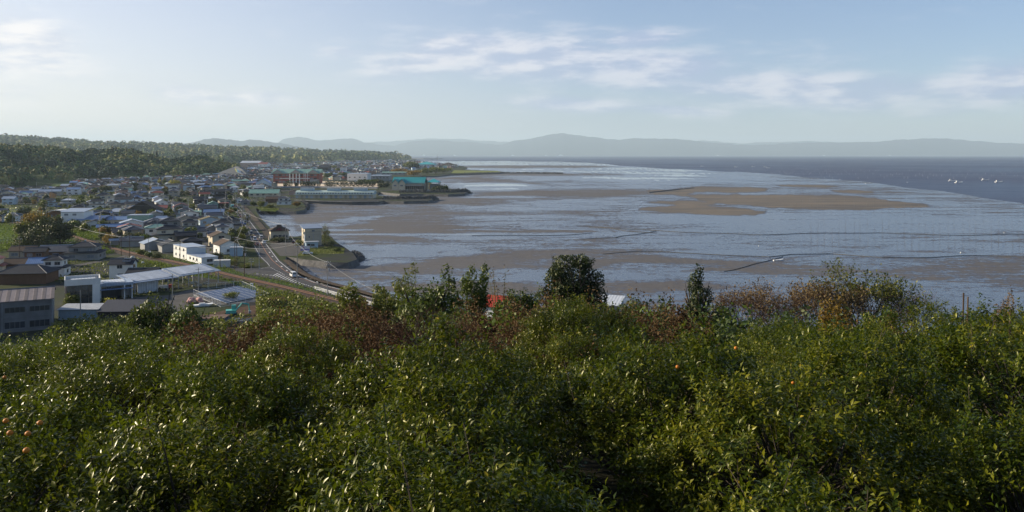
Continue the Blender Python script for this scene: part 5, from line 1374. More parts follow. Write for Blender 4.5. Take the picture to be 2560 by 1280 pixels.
for k, (y, x) in enumerate(sel):
    w, d, rz, rc, wc, rf, two = rand_house(x, y, False)
    if k < NFULL:
        house(0, 0, w, d, 3.0 if not two else 2.9, 2.5 if two and rnd.random() < .6 else 0.0 if not two else 0.0, rz, rf, rc, wc, rnd.choice('xy'), 2 if y < 620 else (1 if y < 900 else 0), loc=Vector((x, y, LAND)), rseed=k) if not (two and rnd.random() < .4) else \
            house(0, 0, w * .85, d * .9, 5.6, 0, rz, rf, rc, wc, rnd.choice('xy'), 2 if y < 620 else (1 if y < 900 else 0), loc=Vector((x, y, LAND)), rseed=k)
rest = sel[NFULL:]
# far roofs beyond: joined
keys_r = list(ROOFS.keys())[:9]; keys_w = ['cream', 'white', 'beige', 'grey', 'brown', 'pale blue', 'pink']
FM = [ROOFS[k] for k in keys_r] + [m_ridge] + [WALLS[k] for k in keys_w]
fm = MB()
def far_house(mb, x, y, s=1.0):
    w = rnd.uniform(8, 14) * s; d = rnd.uniform(7, 10) * s; h = rnd.choice((3.0, 3.2, 5.5, 5.8, 6.0)) * s
    rz = R(rnd.choice((0, 90)) + rnd.uniform(-12, 30))
    ri = rnd.choices(range(9), [40, 22, 9, 4, 6, 7, 4, 4, .5])[0] if True else 0
    wi = 10 + rnd.randrange(7)
    t_ = MB(); walls_gable(t_, w, d, 0, h, min(w, d) * .2, 'x', wi)
    if rnd.random() < .5: gable(t_, w, d, h, min(w, d) * .21, .5, 'x', .2, ri, cap=None)
    else: hip(t_, w, d, h + min(w, d) * .02, min(w, d) * .22, .6, .2, ri, cap=None)
    M = Matrix.Translation((x, y, LAND)) @ Matrix.Rotation(rz, 4, 'Z')
    o = len(mb.v)
    mb.v += [tuple(M @ Vector(v)) for v in t_.v]; mb.f += [tuple(i + o for i in f) for f in t_.f]; mb.mi += t_.mi
for (y, x) in rest: far_house(fm, x, y)
# the larger town to the north along the bay
NT_POLY = gpoly([(545, 447), (600, 430), (640, 412), (700, 407), (820, 404), (930, 402.6), (1000, 403.5), (1045, 406), (1090, 410), (1140, 414), (1150, 418), (1110, 421), (1050, 424), (1000, 432), (950, 440), (930, 446), (840, 452), (800, 440), (700, 438), (680, 455), (640, 458)])
xs_ = [p[0] for p in NT_POLY]; ys_ = [p[1] for p in NT_POLY]
cnt = 0
n_try = 0
while cnt < 1900 and n_try < 60000:
    n_try += 1
    py = 402.8 + (456 - 402.8) * rnd.random() ** 1.6; px = rnd.uniform(545, 1150)
    p = G(px, py)
    if not in_poly([p.x], [p.y], NT_POLY)[0]: continue
    if any((p.x - x) ** 2 + (p.y - y) ** 2 < (r_ + 6) ** 2 for x, y, r_ in OCC[-70:] + OCC[:60]): continue
    if mnoise.noise(Vector((p.x / 160, p.y / 260, 3))) > 0.28: continue
    far_house(fm, p.x, p.y, 1.0 + max(0, (p.y - 2500) / 4000)); cnt += 1
o = fm.build('distant_houses', FM); o['kind'] = 'stuff'
print('houses', len(sel), 'rest', len(rest), 'north', cnt)
# ------------------------------------------------------------------ vegetation
def leaf_mat(name, c1, c2, rough=.4, spec=.5, trans=.25, c3=None, transc=None, cm=None):
    m = bpy.data.materials.new(name); m.use_nodes = True
    t = NT(m.node_tree); b = m.node_tree.nodes['Principled BSDF']; out = m.node_tree.nodes['Material Output']
    at = t.n('ShaderNodeAttribute', attribute_name='tint')
    pts = [(0, c1), (1, c2)] if c3 is None else [(0, c1), (.80, c2), (.93, c2), (1, c3)]
    cc = t.ramp(at.outputs['Fac'], pts)
    if cm: pts = [(0, c1), (.38, cm), (.85, c2), (.95, c2), (1, c3)]
    cc = t.ramp(at.outputs['Fac'], pts)
    oi = t.n('ShaderNodeObjectInfo'); hv = t.n('ShaderNodeHueSaturation'); t.l(cc, hv.inputs['Color'])
    t.l(t.rng(oi.outputs['Random'], 0, 1, .8, 1.2), hv.inputs['Value'])
    t.l(t.rng(t.m('FRACT', t.m('MULTIPLY', oi.outputs['Random'], 7.3)), 0, 1, .49, .51), hv.inputs['Hue'])
    t.l(hv.outputs[0], b.inputs['Base Color'])
    b.inputs['Roughness'].default_value = rough; b.inputs['Specular IOR Level'].default_value = spec
    b.inputs['Specular Tint'].default_value = (1, .95, .55, 1)
    if trans > 0:
        tr = t.n('ShaderNodeBsdfTranslucent'); mx = t.n('ShaderNodeMixShader'); mx.inputs[0].default_value = trans
        t.l(t.mix(.6, hv.outputs[0], transc or (0.16, 0.20, 0.02, 1)), tr.inputs[0]); t.l(b.outputs[0], mx.inputs[1]); t.l(tr.outputs[0], mx.inputs[2]); t.l(mx.outputs[0], out.inputs[0])
    return m
m_orange_leaf = leaf_mat('citrus_leaf', (.005, .014, .0015), (.160, .155, .009), .33, .20, .22, (.26, .20, .02), (.19, .25, .01, 1), (.034, .050, .004))
m_bark = mat('bark', (.075, .06, .045), .9, .2, var=.25, scale=4)
m_bark_r = mat('bark_reddish', (.10, .05, .035), .9, .2, var=.25, scale=4)
RG = np.random.default_rng(12)
def unit(a): return a / np.maximum(np.linalg.norm(a, axis=-1, keepdims=True), 1e-9)
def leaves_mesh(name, pos, dirv, nrm, L, Wd, m, tint, fold=.18, droop=.12):
    """folded, slightly curled leaf blades: 5 vertices, 4 triangles each"""
    n = len(pos); side = unit(np.cross(dirv, nrm)); nrm = np.cross(side, dirv)
    L = L[:, None]; Wd = Wd[:, None]
    mid = pos + dirv * L * .45
    v0 = pos; v1 = mid + side * Wd / 2 + nrm * Wd * fold; v2 = mid - side * Wd / 2 + nrm * Wd * fold
    v3 = mid; v4 = pos + dirv * L - nrm * L * droop
    V = np.stack([v0, v1, v2, v3, v4], 1).reshape(-1, 3)
    b_ = (np.arange(n) * 5)[:, None]
    F = np.concatenate([b_ + np.array([0, 1, 3]), b_ + np.array([1, 4, 3]), b_ + np.array([0, 3, 2]), b_ + np.array([3, 4, 2])], 1).reshape(-1, 3)
    return np_mesh(name, V, F, m, fattrs={'tint': np.repeat(tint, 4)}, smooth=False)
def quads_mesh(name, pos, dirv, nrm, L, Wd, m, tint):
    side = unit(np.cross(dirv, nrm)); L = L[:, None]; Wd = Wd[:, None]
    V = np.stack([pos - dirv * L / 2, pos + side * Wd / 2, pos + dirv * L / 2, pos - side * Wd / 2], 1).reshape(-1, 3)
    F = np.arange(len(pos) * 4).reshape(-1, 4)
    return np_mesh(name, V, F, m, fattrs={'tint': tint})
def limb_mesh(name, m, h, rad, nb, spread, seed, top=None):
    r_ = random.Random(seed); mb = MB()
    mb.tube([(0, 0, -.3), (.03, 0, h * .25), (.0, .04, h * .45)], [rad, rad * .8, rad * .65], n=6)
    for i in range(nb):
        a = 2 * PI * i / nb + r_.uniform(-.5, .5); z0 = h * r_.uniform(.22, .5)
        p0 = Vector((0, 0, z0)); p1 = p0 + Vector((math.cos(a) * spread * .5, math.sin(a) * spread * .5, h * .25)); p2 = p0 + Vector((math.cos(a + .3) * spread * .85, math.sin(a + .3) * spread * .85, h * r_.uniform(.35, .5)))
        mb.tube([p0, p1, p2], [rad * .5, rad * .32, rad * .1], n=4)
        p3 = p1 + Vector((math.cos(a - .7) * spread * .4, math.sin(a - .7) * spread * .4, h * .3)); mb.tube([p1, p3], [rad * .25, rad * .07], n=4)
    me = mb.mesh(name, m); return me
def citrus_crown(seed, rx=1.95, rz=1.45, zc=1.15, nsh=2400, sprouts=26, small=1.0):
    g = np.random.default_rng(seed)
    d = unit(g.normal(size=(nsh, 3))); d[:, 2] = np.where(d[:, 2] < -.25, -d[:, 2] * .6, d[:, 2]); d = unit(d)
    ph = np.arctan2(d[:, 1], d[:, 0]); k = g.uniform(0, 6, 6)
    lump = .13 * np.sin(3 * ph + k[0]) + .10 * np.sin(5 * ph + 4 * d[:, 2] + k[1]) + .09 * np.sin(7 * d[:, 2] + 2 * ph + k[2]) + .06 * np.sin(11 * ph + k[3])
    rr = (.62 + .42 * g.random(nsh) ** .55) * (1 + lump)
    P0 = d * rr[:, None] * np.array([rx, rx, rz]) + np.array([0, 0, zc])
    nc = 64; cd = unit(g.normal(size=(nc, 3))); cd[:, 2] = np.abs(cd[:, 2]) * 1.1 - .15; cd = unit(cd)
    CC = cd * (.70 + .36 * g.random((nc, 1))) * np.array([rx, rx, rz]) + np.array([0, 0, zc])
    ci = g.integers(0, nc, nsh); pull = (g.random(nsh) < .92)[:, None]
    P0 = np.where(pull, CC[ci] + g.normal(size=(nsh, 3)) * np.array([.18, .18, .14]), P0)
    d = unit((P0 - np.array([0, 0, zc])) / np.array([rx, rx, rz]))
    sd_ = unit(d * .8 + np.array([0, 0, .55]) + g.normal(size=(nsh, 3)) * .45)
    sl = g.uniform(.12, .30, nsh)
    sp = g.random(nsh) < sprouts / nsh
    sl[sp] = g.uniform(.28, .5, sp.sum()); sd_[sp] = unit(np.array([0, 0, 1.]) + g.normal(size=(sp.sum(), 3)) * .22)
    nl = 9; i = np.tile(np.arange(nl), (nsh, 1)); f = (i + .5) / nl
    A = unit(np.cross(sd_, g.normal(size=(nsh, 3)))); B = np.cross(sd_, A)
    th = i * 2.4 + g.uniform(0, 6, (nsh, 1))
    radial = A[:, None, :] * np.cos(th)[..., None] + B[:, None, :] * np.sin(th)[..., None]
    pos = P0[:, None, :] + sd_[:, None, :] * (f * sl[:, None])[..., None] + radial * .012
    ld = unit(radial * g.uniform(.6, 1.1, (nsh, nl, 1)) + sd_[:, None, :] * g.uniform(.3, .9, (nsh, nl, 1)) + g.normal(size=(nsh, nl, 3)) * .18)
    nr = unit(sd_[:, None, :] * .9 - radial * .3 + np.array([0, 0, .35]) + g.normal(size=(nsh, nl, 3)) * .3)
    N = nsh * nl
    L = g.uniform(.062, .118, N) * small; W_ = L * g.uniform(.38, .50, N)
    tint = np.clip(np.repeat(g.random(nsh) * .25 + (g.random(nc) * .35)[ci], nl) + g.random(N) * .36 + (np.repeat(sp, nl)) * .25, 0, .9)
    tint[g.random(N) < .006] = 1.0
    me = leaves_mesh('foliage', pos.reshape(-1, 3), ld.reshape(-1, 3), nr.reshape(-1, 3), L, W_, m_orange_leaf, tint)
    # twigs
    tw = MB()
    for q in np.nonzero(sp)[0]:
        tw.bar(P0[q] - sd_[q] * .2, P0[q] + sd_[q] * sl[q], .005, 0, 3)
    for q in np.nonzero(g.random(nsh) < .05)[0]:
        tw.bar(P0[q] * np.array([.45, .45, .7]), P0[q] + sd_[q] * .1, .014, 0, 3, .005)
    return me, tw
CIT = []
for s in range(8):
    me, tw = citrus_crown(100 + s, rx=1.75 + .12 * (s % 3), rz=1.5 + .1 * (s % 4), small=1.0 if s < 5 else .95)
    lm = limb_mesh('trunk', m_bark, 2.0, .09, 7, 1.6, s)
    twm = tw.mesh('twigs', m_bark)
    CIT.append((me, lm, twm))
single_leaf = leaves_mesh('leaf', np.zeros((1, 3)), np.array([[0, 0, 1.]]), np.array([[0, -1., .2]]), np.array([.115]), np.array([.05]), m_orange_leaf, np.array([.75]))
single_yel = leaves_mesh('leaf', np.zeros((1, 3)), np.array([[0, 0, 1.]]), np.array([[0, -1., .2]]), np.array([.10]), np.array([.045]), m_orange_leaf, np.array([1.0]))
m_fruit = mat('mandarin_peel', (.50, .17, .015), .55, .3, var=.08, scale=20)
fr_b = MB()
def uv_sphere(mb, c, r_, n=8, k=6, mi=0, sz=1.0):
    vs = [(c[0], c[1], c[2] - r_ * sz)]
    for j in range(1, k):
        a = -PI / 2 + PI * j / k
        for i in range(n): vs.append((c[0] + r_ * math.cos(a) * math.cos(2 * PI * i / n), c[1] + r_ * math.cos(a) * math.sin(2 * PI * i / n), c[2] + r_ * sz * math.sin(a)))
    vs.append((c[0], c[1], c[2] + r_ * sz))
    fs = [(0, 1 + (i + 1) % n, 1 + i) for i in range(n)]
    for j in range(k - 2):
        for i in range(n): a = 1 + j * n; fs.append((a + i, a + (i + 1) % n, a + n + (i + 1) % n, a + n + i))
    a = 1 + (k - 2) * n; e = len(vs) - 1
    fs += [(a + i, a + (i + 1) % n, e) for i in range(n)]
    mb.add(vs, fs, mi); return mb
fruit = uv_sphere(MB(), (0, 0, 0), .028, 12, 8, 0, .86).mesh('fruit', m_fruit)
fruit.polygons.foreach_set('use_smooth', [True] * len(fruit.polygons))
rt = random.Random(5)
ORCH = []
row = 0; yy = 3.6
while yy < 38:
    xw = .68 * yy + 4.5
    x = -xw + (row % 2) * 1.6
    while x < xw:
        px_ = x + rt.uniform(-.5, .5); py_ = yy + rt.uniform(-.5, .5)
        u_ = px_ / max(py_, 4)
        if py_ < prof(EDGE, u_) - .8: ORCH.append((px_, py_, row))
        x += 3.6 + rt.uniform(-.3, .4)
    yy += 3.25; row += 1
nleafparts = 0
for i, (x, y, rw) in enumerate(ORCH):
    v = rt.randrange(8)
    zt = float(canopy_z(x, y)) + rt.uniform(-.65, .25) + (mnoise.noise(Vector((x / 6, y / 6, 3))) * 1.5 if y > 6.5 else 0)
    if rt.random() < .09 and y > 8: continue
    if y > 16 and .18 < x / y < .62: zt -= .32
    if y > 20 and abs(1280 + x / y * FPX - 1740) < 95: zt -= 1.1
    if x < -1.9 and x > -6 and y < 6.5: continue
    sc = rt.uniform(.88, 1.2)
    t_ = empty('orange_tree', (x, y, zt - 2.6 * sc), rt.uniform(0, 6.28), None, 'orange tree', 'evergreen orange trees filling the hillside orchard')
    t_.scale = (sc, sc, sc * rt.uniform(.95, 1.08))
    t_['label'] = 'mandarin orange tree with dense glossy leaves merging into the orchard canopy'
    f_ = obj('foliage', CIT[v][0], t_); f_['kind'] = 'stuff'
    obj('trunk', CIT[v][1], t_); obj('twigs', CIT[v][2], t_)['kind'] = 'stuff'
    t_['near'] = y
    if y < 9.5 and abs(x) < .6 * y + 1:
        # long shoots at the crown top whose leaves can be told apart one by one
        for s_ in range(5):
            a = rt.uniform(0, 6.28); rr = rt.uniform(.1, 1.1)
            bx_, by_ = math.cos(a) * rr, math.sin(a) * rr; bz = 2.35 - rr * rr * .38
            dv = Vector((rt.uniform(-.3, .3), rt.uniform(-.3, .3), 1)).normalized(); ln = rt.uniform(.3, .5)
            MB().bar((bx_, by_, bz - .25), Vector((bx_, by_, bz)) + dv * ln, .008, 0, 4, .004).build('shoot', m_bark, t_)
            for q in range(9):
                p = Vector((bx_, by_, bz)) + dv * ln * (q + .6) / 9
                an = q * 2.4 + s_
                o = obj('leaf', single_leaf if rt.random() < .94 else single_yel, t_, p)
                o.rotation_euler = (0, R(rt.uniform(35, 75)), an); sc2 = rt.uniform(.75, 1.15); o.scale = (sc2,) * 3
# ripe fruit where the photo shows it, carried by the nearest tree
for (px, py, Y) in [(1694, 917, 12.2), (1983, 957, 10.6), (12, 943, 13.5), (70, 1084, 8.6), (25, 1082, 8.6), (15, 1052, 9.0), (100, 1057, 9.0), (66, 1126, 7.8), (1840, 870, 13)]:
    w_ = P(px, py, Y)
    best = min((o for o in COL.objects if o.name.startswith('orange_tree')), key=lambda o: (o.location.x - w_.x) ** 2 + (o.location.y - w_.y) ** 2)
    # sit on the crown surface nearest to the eye
    o = obj('fruit', fruit, best)
    FRW = {'1694': 'with one bright ripe fruit right of the picture centre', '1983': 'with one ripe fruit half hidden below the half-bare tree', '12': 'with a ripe fruit at the western picture edge', '70': 'with several ripe fruits in the dark western corner', '1840': 'with a small ripe fruit below the narrow conifer'}
    if str(px) in FRW and 'ripe' not in best['label']: best['label'] = 'mandarin orange tree ' + FRW[str(px)]
    elif 'ripe' not in best['label']: best['label'] = 'mandarin orange tree with ripe fruit hanging low, next to the dark western corner' + (' (farther back)' if px > 60 else '')
    M = Matrix.Translation(best.location) @ Matrix.Rotation(best.rotation_euler.z, 4, 'Z') @ Matrix.Diagonal((*best.scale, 1))
    o.location = M.inverted() @ w_; o['world'] = 1
for o in COL.objects:
    if 'near' in o: del o['near']
    if 'world' in o: del o['world']

# ---- trees of the middle distance
PAL = {'green': leaf_mat('leaf_green', (.015, .036, .006), (.065, .100, .014), .5, .4, .25), 'dark': leaf_mat('leaf_dark', (.010, .022, .010), (.028, .045, .016), .55, .35, .12),
       'olive': leaf_mat('leaf_olive', (.045, .062, .010), (.14, .14, .022), .5, .4, .3), 'bamboo': leaf_mat('leaf_bamboo', (.055, .074, .014), (.17, .155, .035), .5, .4, .35),
       'rust': leaf_mat('leaf_rust', (.040, .024, .011), (.105, .062, .028), .8, .2, .2, None, (.09, .04, .015, 1)), 'yellow': leaf_mat('leaf_yellow', (.14, .15, .02), (.30, .27, .03), .6, .3, .35, None, (.4, .35, .03, 1)),
       'tan': leaf_mat('leaf_tan', (.10, .065, .035), (.19, .135, .07), .85, .15, .2, None, (.2, .13, .05, 1)), 'orange': leaf_mat('leaf_orange', (.12, .075, .02), (.24, .15, .03), .7, .2, .3, None, (.3, .2, .03, 1))}
def crown_mesh(name, blobs, N, size, pal, seed, shell=.55, elong=1.0, up=.25, jit=.7, aspect=.55):
    """leaf clumps spread through a crown made of overlapping ellipsoids (x,y,z,rx,ry,rz)"""
    g = np.random.default_rng(seed); B_ = np.array(blobs, float)
    vol = B_[:, 3] * B_[:, 4] + B_[:, 3] * B_[:, 5]; pr = vol / vol.sum()
    bi = g.choice(len(B_), N, p=pr); b = B_[bi]
    d = unit(g.normal(size=(N, 3)))
    rr = (shell + (1.08 - shell) * g.random(N) ** .6)
    lump = 1 + .16 * np.sin(5 * d[:, 0] + 3 * b[:, 0]) + .14 * np.sin(6 * d[:, 1] + 4 * d[:, 2] + b[:, 1])
    pos = b[:, :3] + d * rr[:, None] * lump[:, None] * b[:, 3:6]
    nr = unit(d + g.normal(size=(N, 3)) * jit); dv = unit(np.cross(nr, g.normal(size=(N, 3)))) ; dv[:, 2] += up * elong; dv = unit(dv)
    nr = unit(nr - dv * (nr * dv).sum(1, keepdims=True))
    L = g.uniform(.6, 1.35, N) * size * elong; W_ = g.uniform(.6, 1.3, N) * size * aspect
    cl = np.sin(pos[:, 0] * 2.2 / max(B_[:, 3].max() * .35, .4)) * np.sin(pos[:, 2] * 2.5 / max(B_[:, 5].max() * .35, .4) + pos[:, 1])
    tint = np.clip(.45 + .3 * cl + .35 * (g.random(N) - .5), 0, 1)
    return quads_mesh(name, pos, dv, nr, L, W_, PAL[pal], tint)
def blobs_round(g, r, h, zc, n=7):
    out = [(0, 0, zc, r * .75, r * .75, h * .42)]
    for i in range(n):
        a = 2 * PI * i / n + g.uniform(-.4, .4); q = r * g.uniform(.4, .62)
        out.append((math.cos(a) * q, math.sin(a) * q, zc + h * g.uniform(-.28, .30), r * g.uniform(.3, .48), r * g.uniform(.3, .48), h * g.uniform(.16, .26)))
    return out
def tree_at(name, loc, h, r, pal, N, size, label, cat, group=None, shape='round', seed=0, bark=None, elong=1.0, shell=.55, aspect=.55):
    g = random.Random(seed)
    t_ = empty(name, loc, g.uniform(0, 6.28), label, cat, group)
    if shape == 'round': bl = blobs_round(g, r, h * .8, h * .56)
    elif shape == 'tall': bl = [(g.uniform(-.25, .25) * r, g.uniform(-.25, .25) * r, h * (.18 + .76 * k / 6), r * (1 - .75 * (k / 6) ** 1.4) * g.uniform(.75, 1.05), r * (1 - .75 * (k / 6) ** 1.4) * g.uniform(.75, 1.05), h * .12) for k in range(7)]
    elif shape == 'bush': bl = [(g.uniform(-.6, .6) * r, g.uniform(-.6, .6) * r, h * g.uniform(.2, .55), r * g.uniform(.3, .55), r * g.uniform(.3, .55), h * g.uniform(.25, .4)) for _ in range(7)]
    elif shape == 'culms':
        bl = []
        for k in range(9):
            a = 2 * PI * k / 9 + g.uniform(-.3, .3); q = r * g.uniform(.25, .62); ht = h * g.uniform(.62, 1)
            for j in range(5):
                f = .35 + .155 * j; bl.append((math.cos(a) * q * (.5 + f * f * 1.5), math.sin(a) * q * (.5 + f * f * 1.5), ht * (f - (.05 if j == 4 else 0)), r * g.uniform(.2, .36), r * g.uniform(.2, .36), h * g.uniform(.045, .1)))
    elif shape == 'ball': bl = [(0, 0, h - r * .95, r, r, r * .9)]
    m_ = crown_mesh('crown', bl, N, size, pal, seed, shell, elong, aspect=aspect)
    c_ = obj('crown', m_, t_); c_['kind'] = 'stuff'
    if shape == 'culms':
        mb = MB()
        for k in range(0, len(bl), 5):
            mb.tube([(bl[k][0] * .4, bl[k][1] * .4, -.5)] + [(bl[k + j][0], bl[k + j][1], bl[k + j][2]) for j in range(5)], [.045, .04, .035, .03, .02, .01], n=4)
        mb.build('culms', mat('bamboo_culm', (.16, .17, .06), .6, .3, var=.1), t_)
    elif shape == 'ball': MB().bar((0, 0, -.2), (0, 0, h - r), .16 * h / 6, 0, 6).build('trunk', bark or m_bark, t_)
    elif shape != 'bush':
        obj('trunk', limb_mesh('trunk', bark or m_bark, h * .95, .035 * h, 8, r * .8, seed), t_)
    else: obj('stem', limb_mesh('stem', bark or m_bark, h * .7, .03 * h, 6, r * .7, seed), t_)
    return t_
def ground_at(x, y): return float(hill_z(np.array([x]), np.array([y]))[0]) if y < 150 else LAND
def mid_tree(name, px, ptop, Y, wpx, pal, label, cat, N=2600, size=.22, shape='round', seed=0, minh=2.5, **kw):
    p = P(px, ptop, Y); r = wpx / FPX * Y / 2
    gz = max(LAND, ground_at(p.x, Y)); h = max(p.z - gz, minh)
    return tree_at(name, (p.x, Y, p.z - h), h, r * 1.08, pal, int(N * 1.7), size, label, cat, None, shape, seed, **kw)
mid_tree('bamboo', 930, 682, 58, 120, 'bamboo', 'feathery olive bamboo clump rising beside the guard rail', 'bamboo', 3600, .26, 'culms', 1, elong=1.5, aspect=.4)
mid_tree('bamboo', 1018, 648, 62, 78, 'bamboo', 'tall thin yellowing bamboo clump standing above the shoreline', 'bamboo', 1700, .24, 'culms', 2, elong=1.5, aspect=.35)
mid_tree('broadleaf_tree', 1062, 694, 52, 170, 'green', 'spreading dark green tree between the two bamboo clumps and the red roof', 'tree', 5200, .26, 'round', 3)
mid_tree('bamboo', 1180, 655, 60, 110, 'green', 'green bamboo clump leaning over the bright red roof', 'bamboo', 2900, .26, 'culms', 4, elong=1.5, aspect=.4)
mid_tree('bamboo', 1248, 642, 66, 46, 'tan', 'sparse dead bamboo wisps behind the bright red roof', 'bamboo', 360, .22, 'culms', 5, elong=1.4, aspect=.3)
mid_tree('broadleaf_tree', 1290, 712, 56, 110, 'green', 'small ragged tree in front of the bright red roof', 'tree', 3600, .22, 'round', 6)
mid_tree('bamboo', 1322, 690, 58, 50, 'olive', 'thin olive bamboo between the red roof and the round evergreen', 'bamboo', 600, .2, 'culms', 7, elong=1.4, aspect=.35)
p = P(1432, 632, 60); rr_ = 80 / FPX * 60
g_ = random.Random(8)
t_ = empty('evergreen_tree', (p.x, 60, p.z - 6.4), 0, 'round dense dark evergreen standing alone against the mudflat', 'tree')
bl = [(0, 0, 3.9, rr_ * .62, rr_ * .6, 1.8)] + [(math.cos(a) * q * rr_, math.sin(a) * q * rr_ * .8, z_, rr_ * s_, rr_ * s_, rr_ * s_ * .8) for a, q, z_, s_ in [(g_.uniform(0, 6.28), g_.uniform(.35, .72), g_.uniform(2.6, 5.3), g_.uniform(.22, .36)) for _ in range(22)]]
bl += [(math.cos(a_ * .9) * rr_ * .62, math.sin(a_ * .9) * rr_ * .55, 2.5, rr_ * .34, rr_ * .34, .8) for a_ in range(7)]
bl += [(-.5, 0, 5.7, rr_ * .38, rr_ * .4, .55), (.7, 0, 5.7, rr_ * .35, rr_ * .4, .55), (-1.9, 0, 3.2, .6, .7, .9), (2.1, .0, 3.0, .6, .7, .8), (1.9, 0, 4.3, .5, .6, .7), (-1.6, 0, 4.5, .6, .6, .7)]
c_ = obj('crown', crown_mesh('crown', bl, 17000, .18, 'dark', 8, .5, 1.2, .5), t_); c_['kind'] = 'stuff'
obj('trunk', limb_mesh('trunk', m_bark, 6.0, .2, 12, rr_ * .85, 8), t_)
mid_tree('conifer', 1742, 672, 44, 84, 'dark', 'narrow dark conifer at the edge of the orchard', 'tree', 3600, .13, 'tall', 9, elong=1.2)
mid_tree('bush', 1578, 712, 46, 90, 'olive', 'pale yellow-green bush peeking above the orchard near the round evergreen', 'bush', 1500, .16, 'bush', 10)
mid_tree('broadleaf_tree', 385, 728, 70, 130, 'green', 'sunlit broadleaf tree in front of the long canopy shed', 'tree', 4600, .30, 'round', 11)
mid_tree('broadleaf_tree', 470, 752, 66, 120, 'green', 'dark rounded tree below the solar panels', 'tree', 3600, .28, 'round', 12)
mid_tree('broadleaf_tree', 578, 728, 228, 44, 'olive', 'small light green sapling inside the mesh fence corner', 'tree', 500, .35, 'round', 13)
mid_tree('broadleaf_tree', 655, 768, 56, 130, 'olive', 'yellowing tree beside the dirt yard', 'tree', 3000, .25, 'round', 14)
mid_tree('broadleaf_tree', 770, 752, 50, 150, 'olive', 'wide light green tree below the guard rail', 'tree', 3600, .24, 'bush', 15)
mid_tree('broadleaf_tree', 690, 738, 219, 60, 'tan', 'tan brushwood thicket between track and dirt yard', 'bush', 900, .5, 'bush', 16)
mid_tree('broadleaf_tree', 180, 728, 219, 34, 'olive', 'yellow-green shrub between concrete workshop and showroom', 'bush', 900, .45, 'bush', 17)
mid_tree('broadleaf_tree', 275, 744, 212, 62, 'yellow', 'golden yellow shrub in front of the service annex', 'bush', 1300, .45, 'bush', 18)
mid_tree('bush', 2440, 715, 40, 90, 'green', 'round leafy bush on the far right edge of the orchard', 'bush', 2000, .14, 'bush', 19)
mid_tree('bush', 2512, 714, 42, 80, 'tan', 'brown dome of dry vines beside the round leafy bush', 'bush', 3000, .12, 'bush', 20, shell=.75)
# bare and half-bare trees
def bare_tree(name, loc, h, spread, seed, label, cat, m=m_bark_r, depth=5, rad=.09, n0=5, up=.55, leaf=None, Nl=600, lsize=.12, lean=(0, 0)):
    g = random.Random(seed); mb = MB(); tips = []
    def grow(p, d, l, r, k):
        q = p + d * l; mid_ = p + d * l * .5 + Vector((g.uniform(-.06, .06), g.uniform(-.06, .06), 0)) * l
        mb.tube([p, mid_, q], [r, r * .82, r * .62], n=4 if k > 2 else 3)
        if k <= 1: tips.append(q)
        if k == 0: return
        for _ in range(3 if k > 1 else 2):
            nd = (d + Vector((g.uniform(-1, 1), g.uniform(-1, 1), g.uniform(-.35, up))) * .75).normalized()
            grow(p.lerp(q, g.uniform(.55, 1)), nd, l * g.uniform(.62, .82), r * .58, k - 1)
    base = Vector((0, 0, 0)); l0 = h * .33
    mb.tube([(0, 0, -.4), (0, 0, .35)], [rad * 1.2, rad], n=5)
    for i in range(n0):
        a = 2 * PI * i / n0 + g.uniform(-.3, .3)
        grow(Vector((0, 0, .3)), Vector((math.cos(a) * spread / h + lean[0], math.sin(a) * spread / h + lean[1], 1)).normalized(), l0, rad * .7, depth)
    t_ = empty(name, loc, 0, label, cat)
    mb.build('branches', m, t_)
    if leaf:
        g2 = np.random.default_rng(seed); T = np.array([tuple(v) for v in tips]); pos = T[g2.integers(0, len(T), Nl)] + g2.normal(size=(Nl, 3)) * .16
        nr = unit(g2.normal(size=(Nl, 3))); dv = unit(np.cross(nr, g2.normal(size=(Nl, 3))))
        c_ = obj('leaves', quads_mesh('leaves', pos, dv, nr, g2.uniform(.6, 1.3, Nl) * lsize, g2.uniform(.3, .6, Nl) * lsize, PAL[leaf], g2.random(Nl)), t_); c_['kind'] = 'stuff'
    return t_
def bare_px(name, px, ptop, Y, wpx, seed, label, cat, minh=2.2, **kw):
    p = P(px, ptop, Y); gz = max(LAND, ground_at(p.x, Y)); h = max(p.z - gz, minh)
    return bare_tree(name, (p.x, Y, p.z - h), h, wpx / FPX * Y / 2 * 1.2, seed, label, cat, **kw)
bare_px('dead_shrub', 1070, 752, 24.5, 130, 3, 'leafless dead orange shrub with reddish twigs at the orchard edge', 'shrub', rad=.06, n0=7, minh=2.6)
bare_px('bare_tree', 2165, 636, 58, 150, 5, 'half-bare tree with hanging vines standing highest before the sea', 'tree', leaf='olive', Nl=3800, lsize=.22, n0=6, rad=.13, m=m_bark)
bare_px('bare_tree', 2075, 668, 56, 150, 6, 'wiry brown tree left of the half-bare tree', 'tree', leaf='tan', Nl=3000, lsize=.2, n0=6, rad=.1)
bare_px('bare_tree', 1960, 684, 56, 160, 7, 'low brown leafless thicket tree behind the orchard', 'tree', leaf='tan', Nl=2600, lsize=.17, n0=7, rad=.08)
bare_px('bare_tree', 1865, 696, 54, 130, 8, 'pinkish brown twiggy bush next to the narrow conifer', 'bush', leaf='tan', Nl=2000, lsize=.16, n0=7, rad=.07)
bare_px('bare_tree', 2290, 700, 60, 90, 9, 'faint leafless shrub right of the half-bare tree', 'bush', leaf='tan', Nl=300, lsize=.14, n0=5, rad=.06)
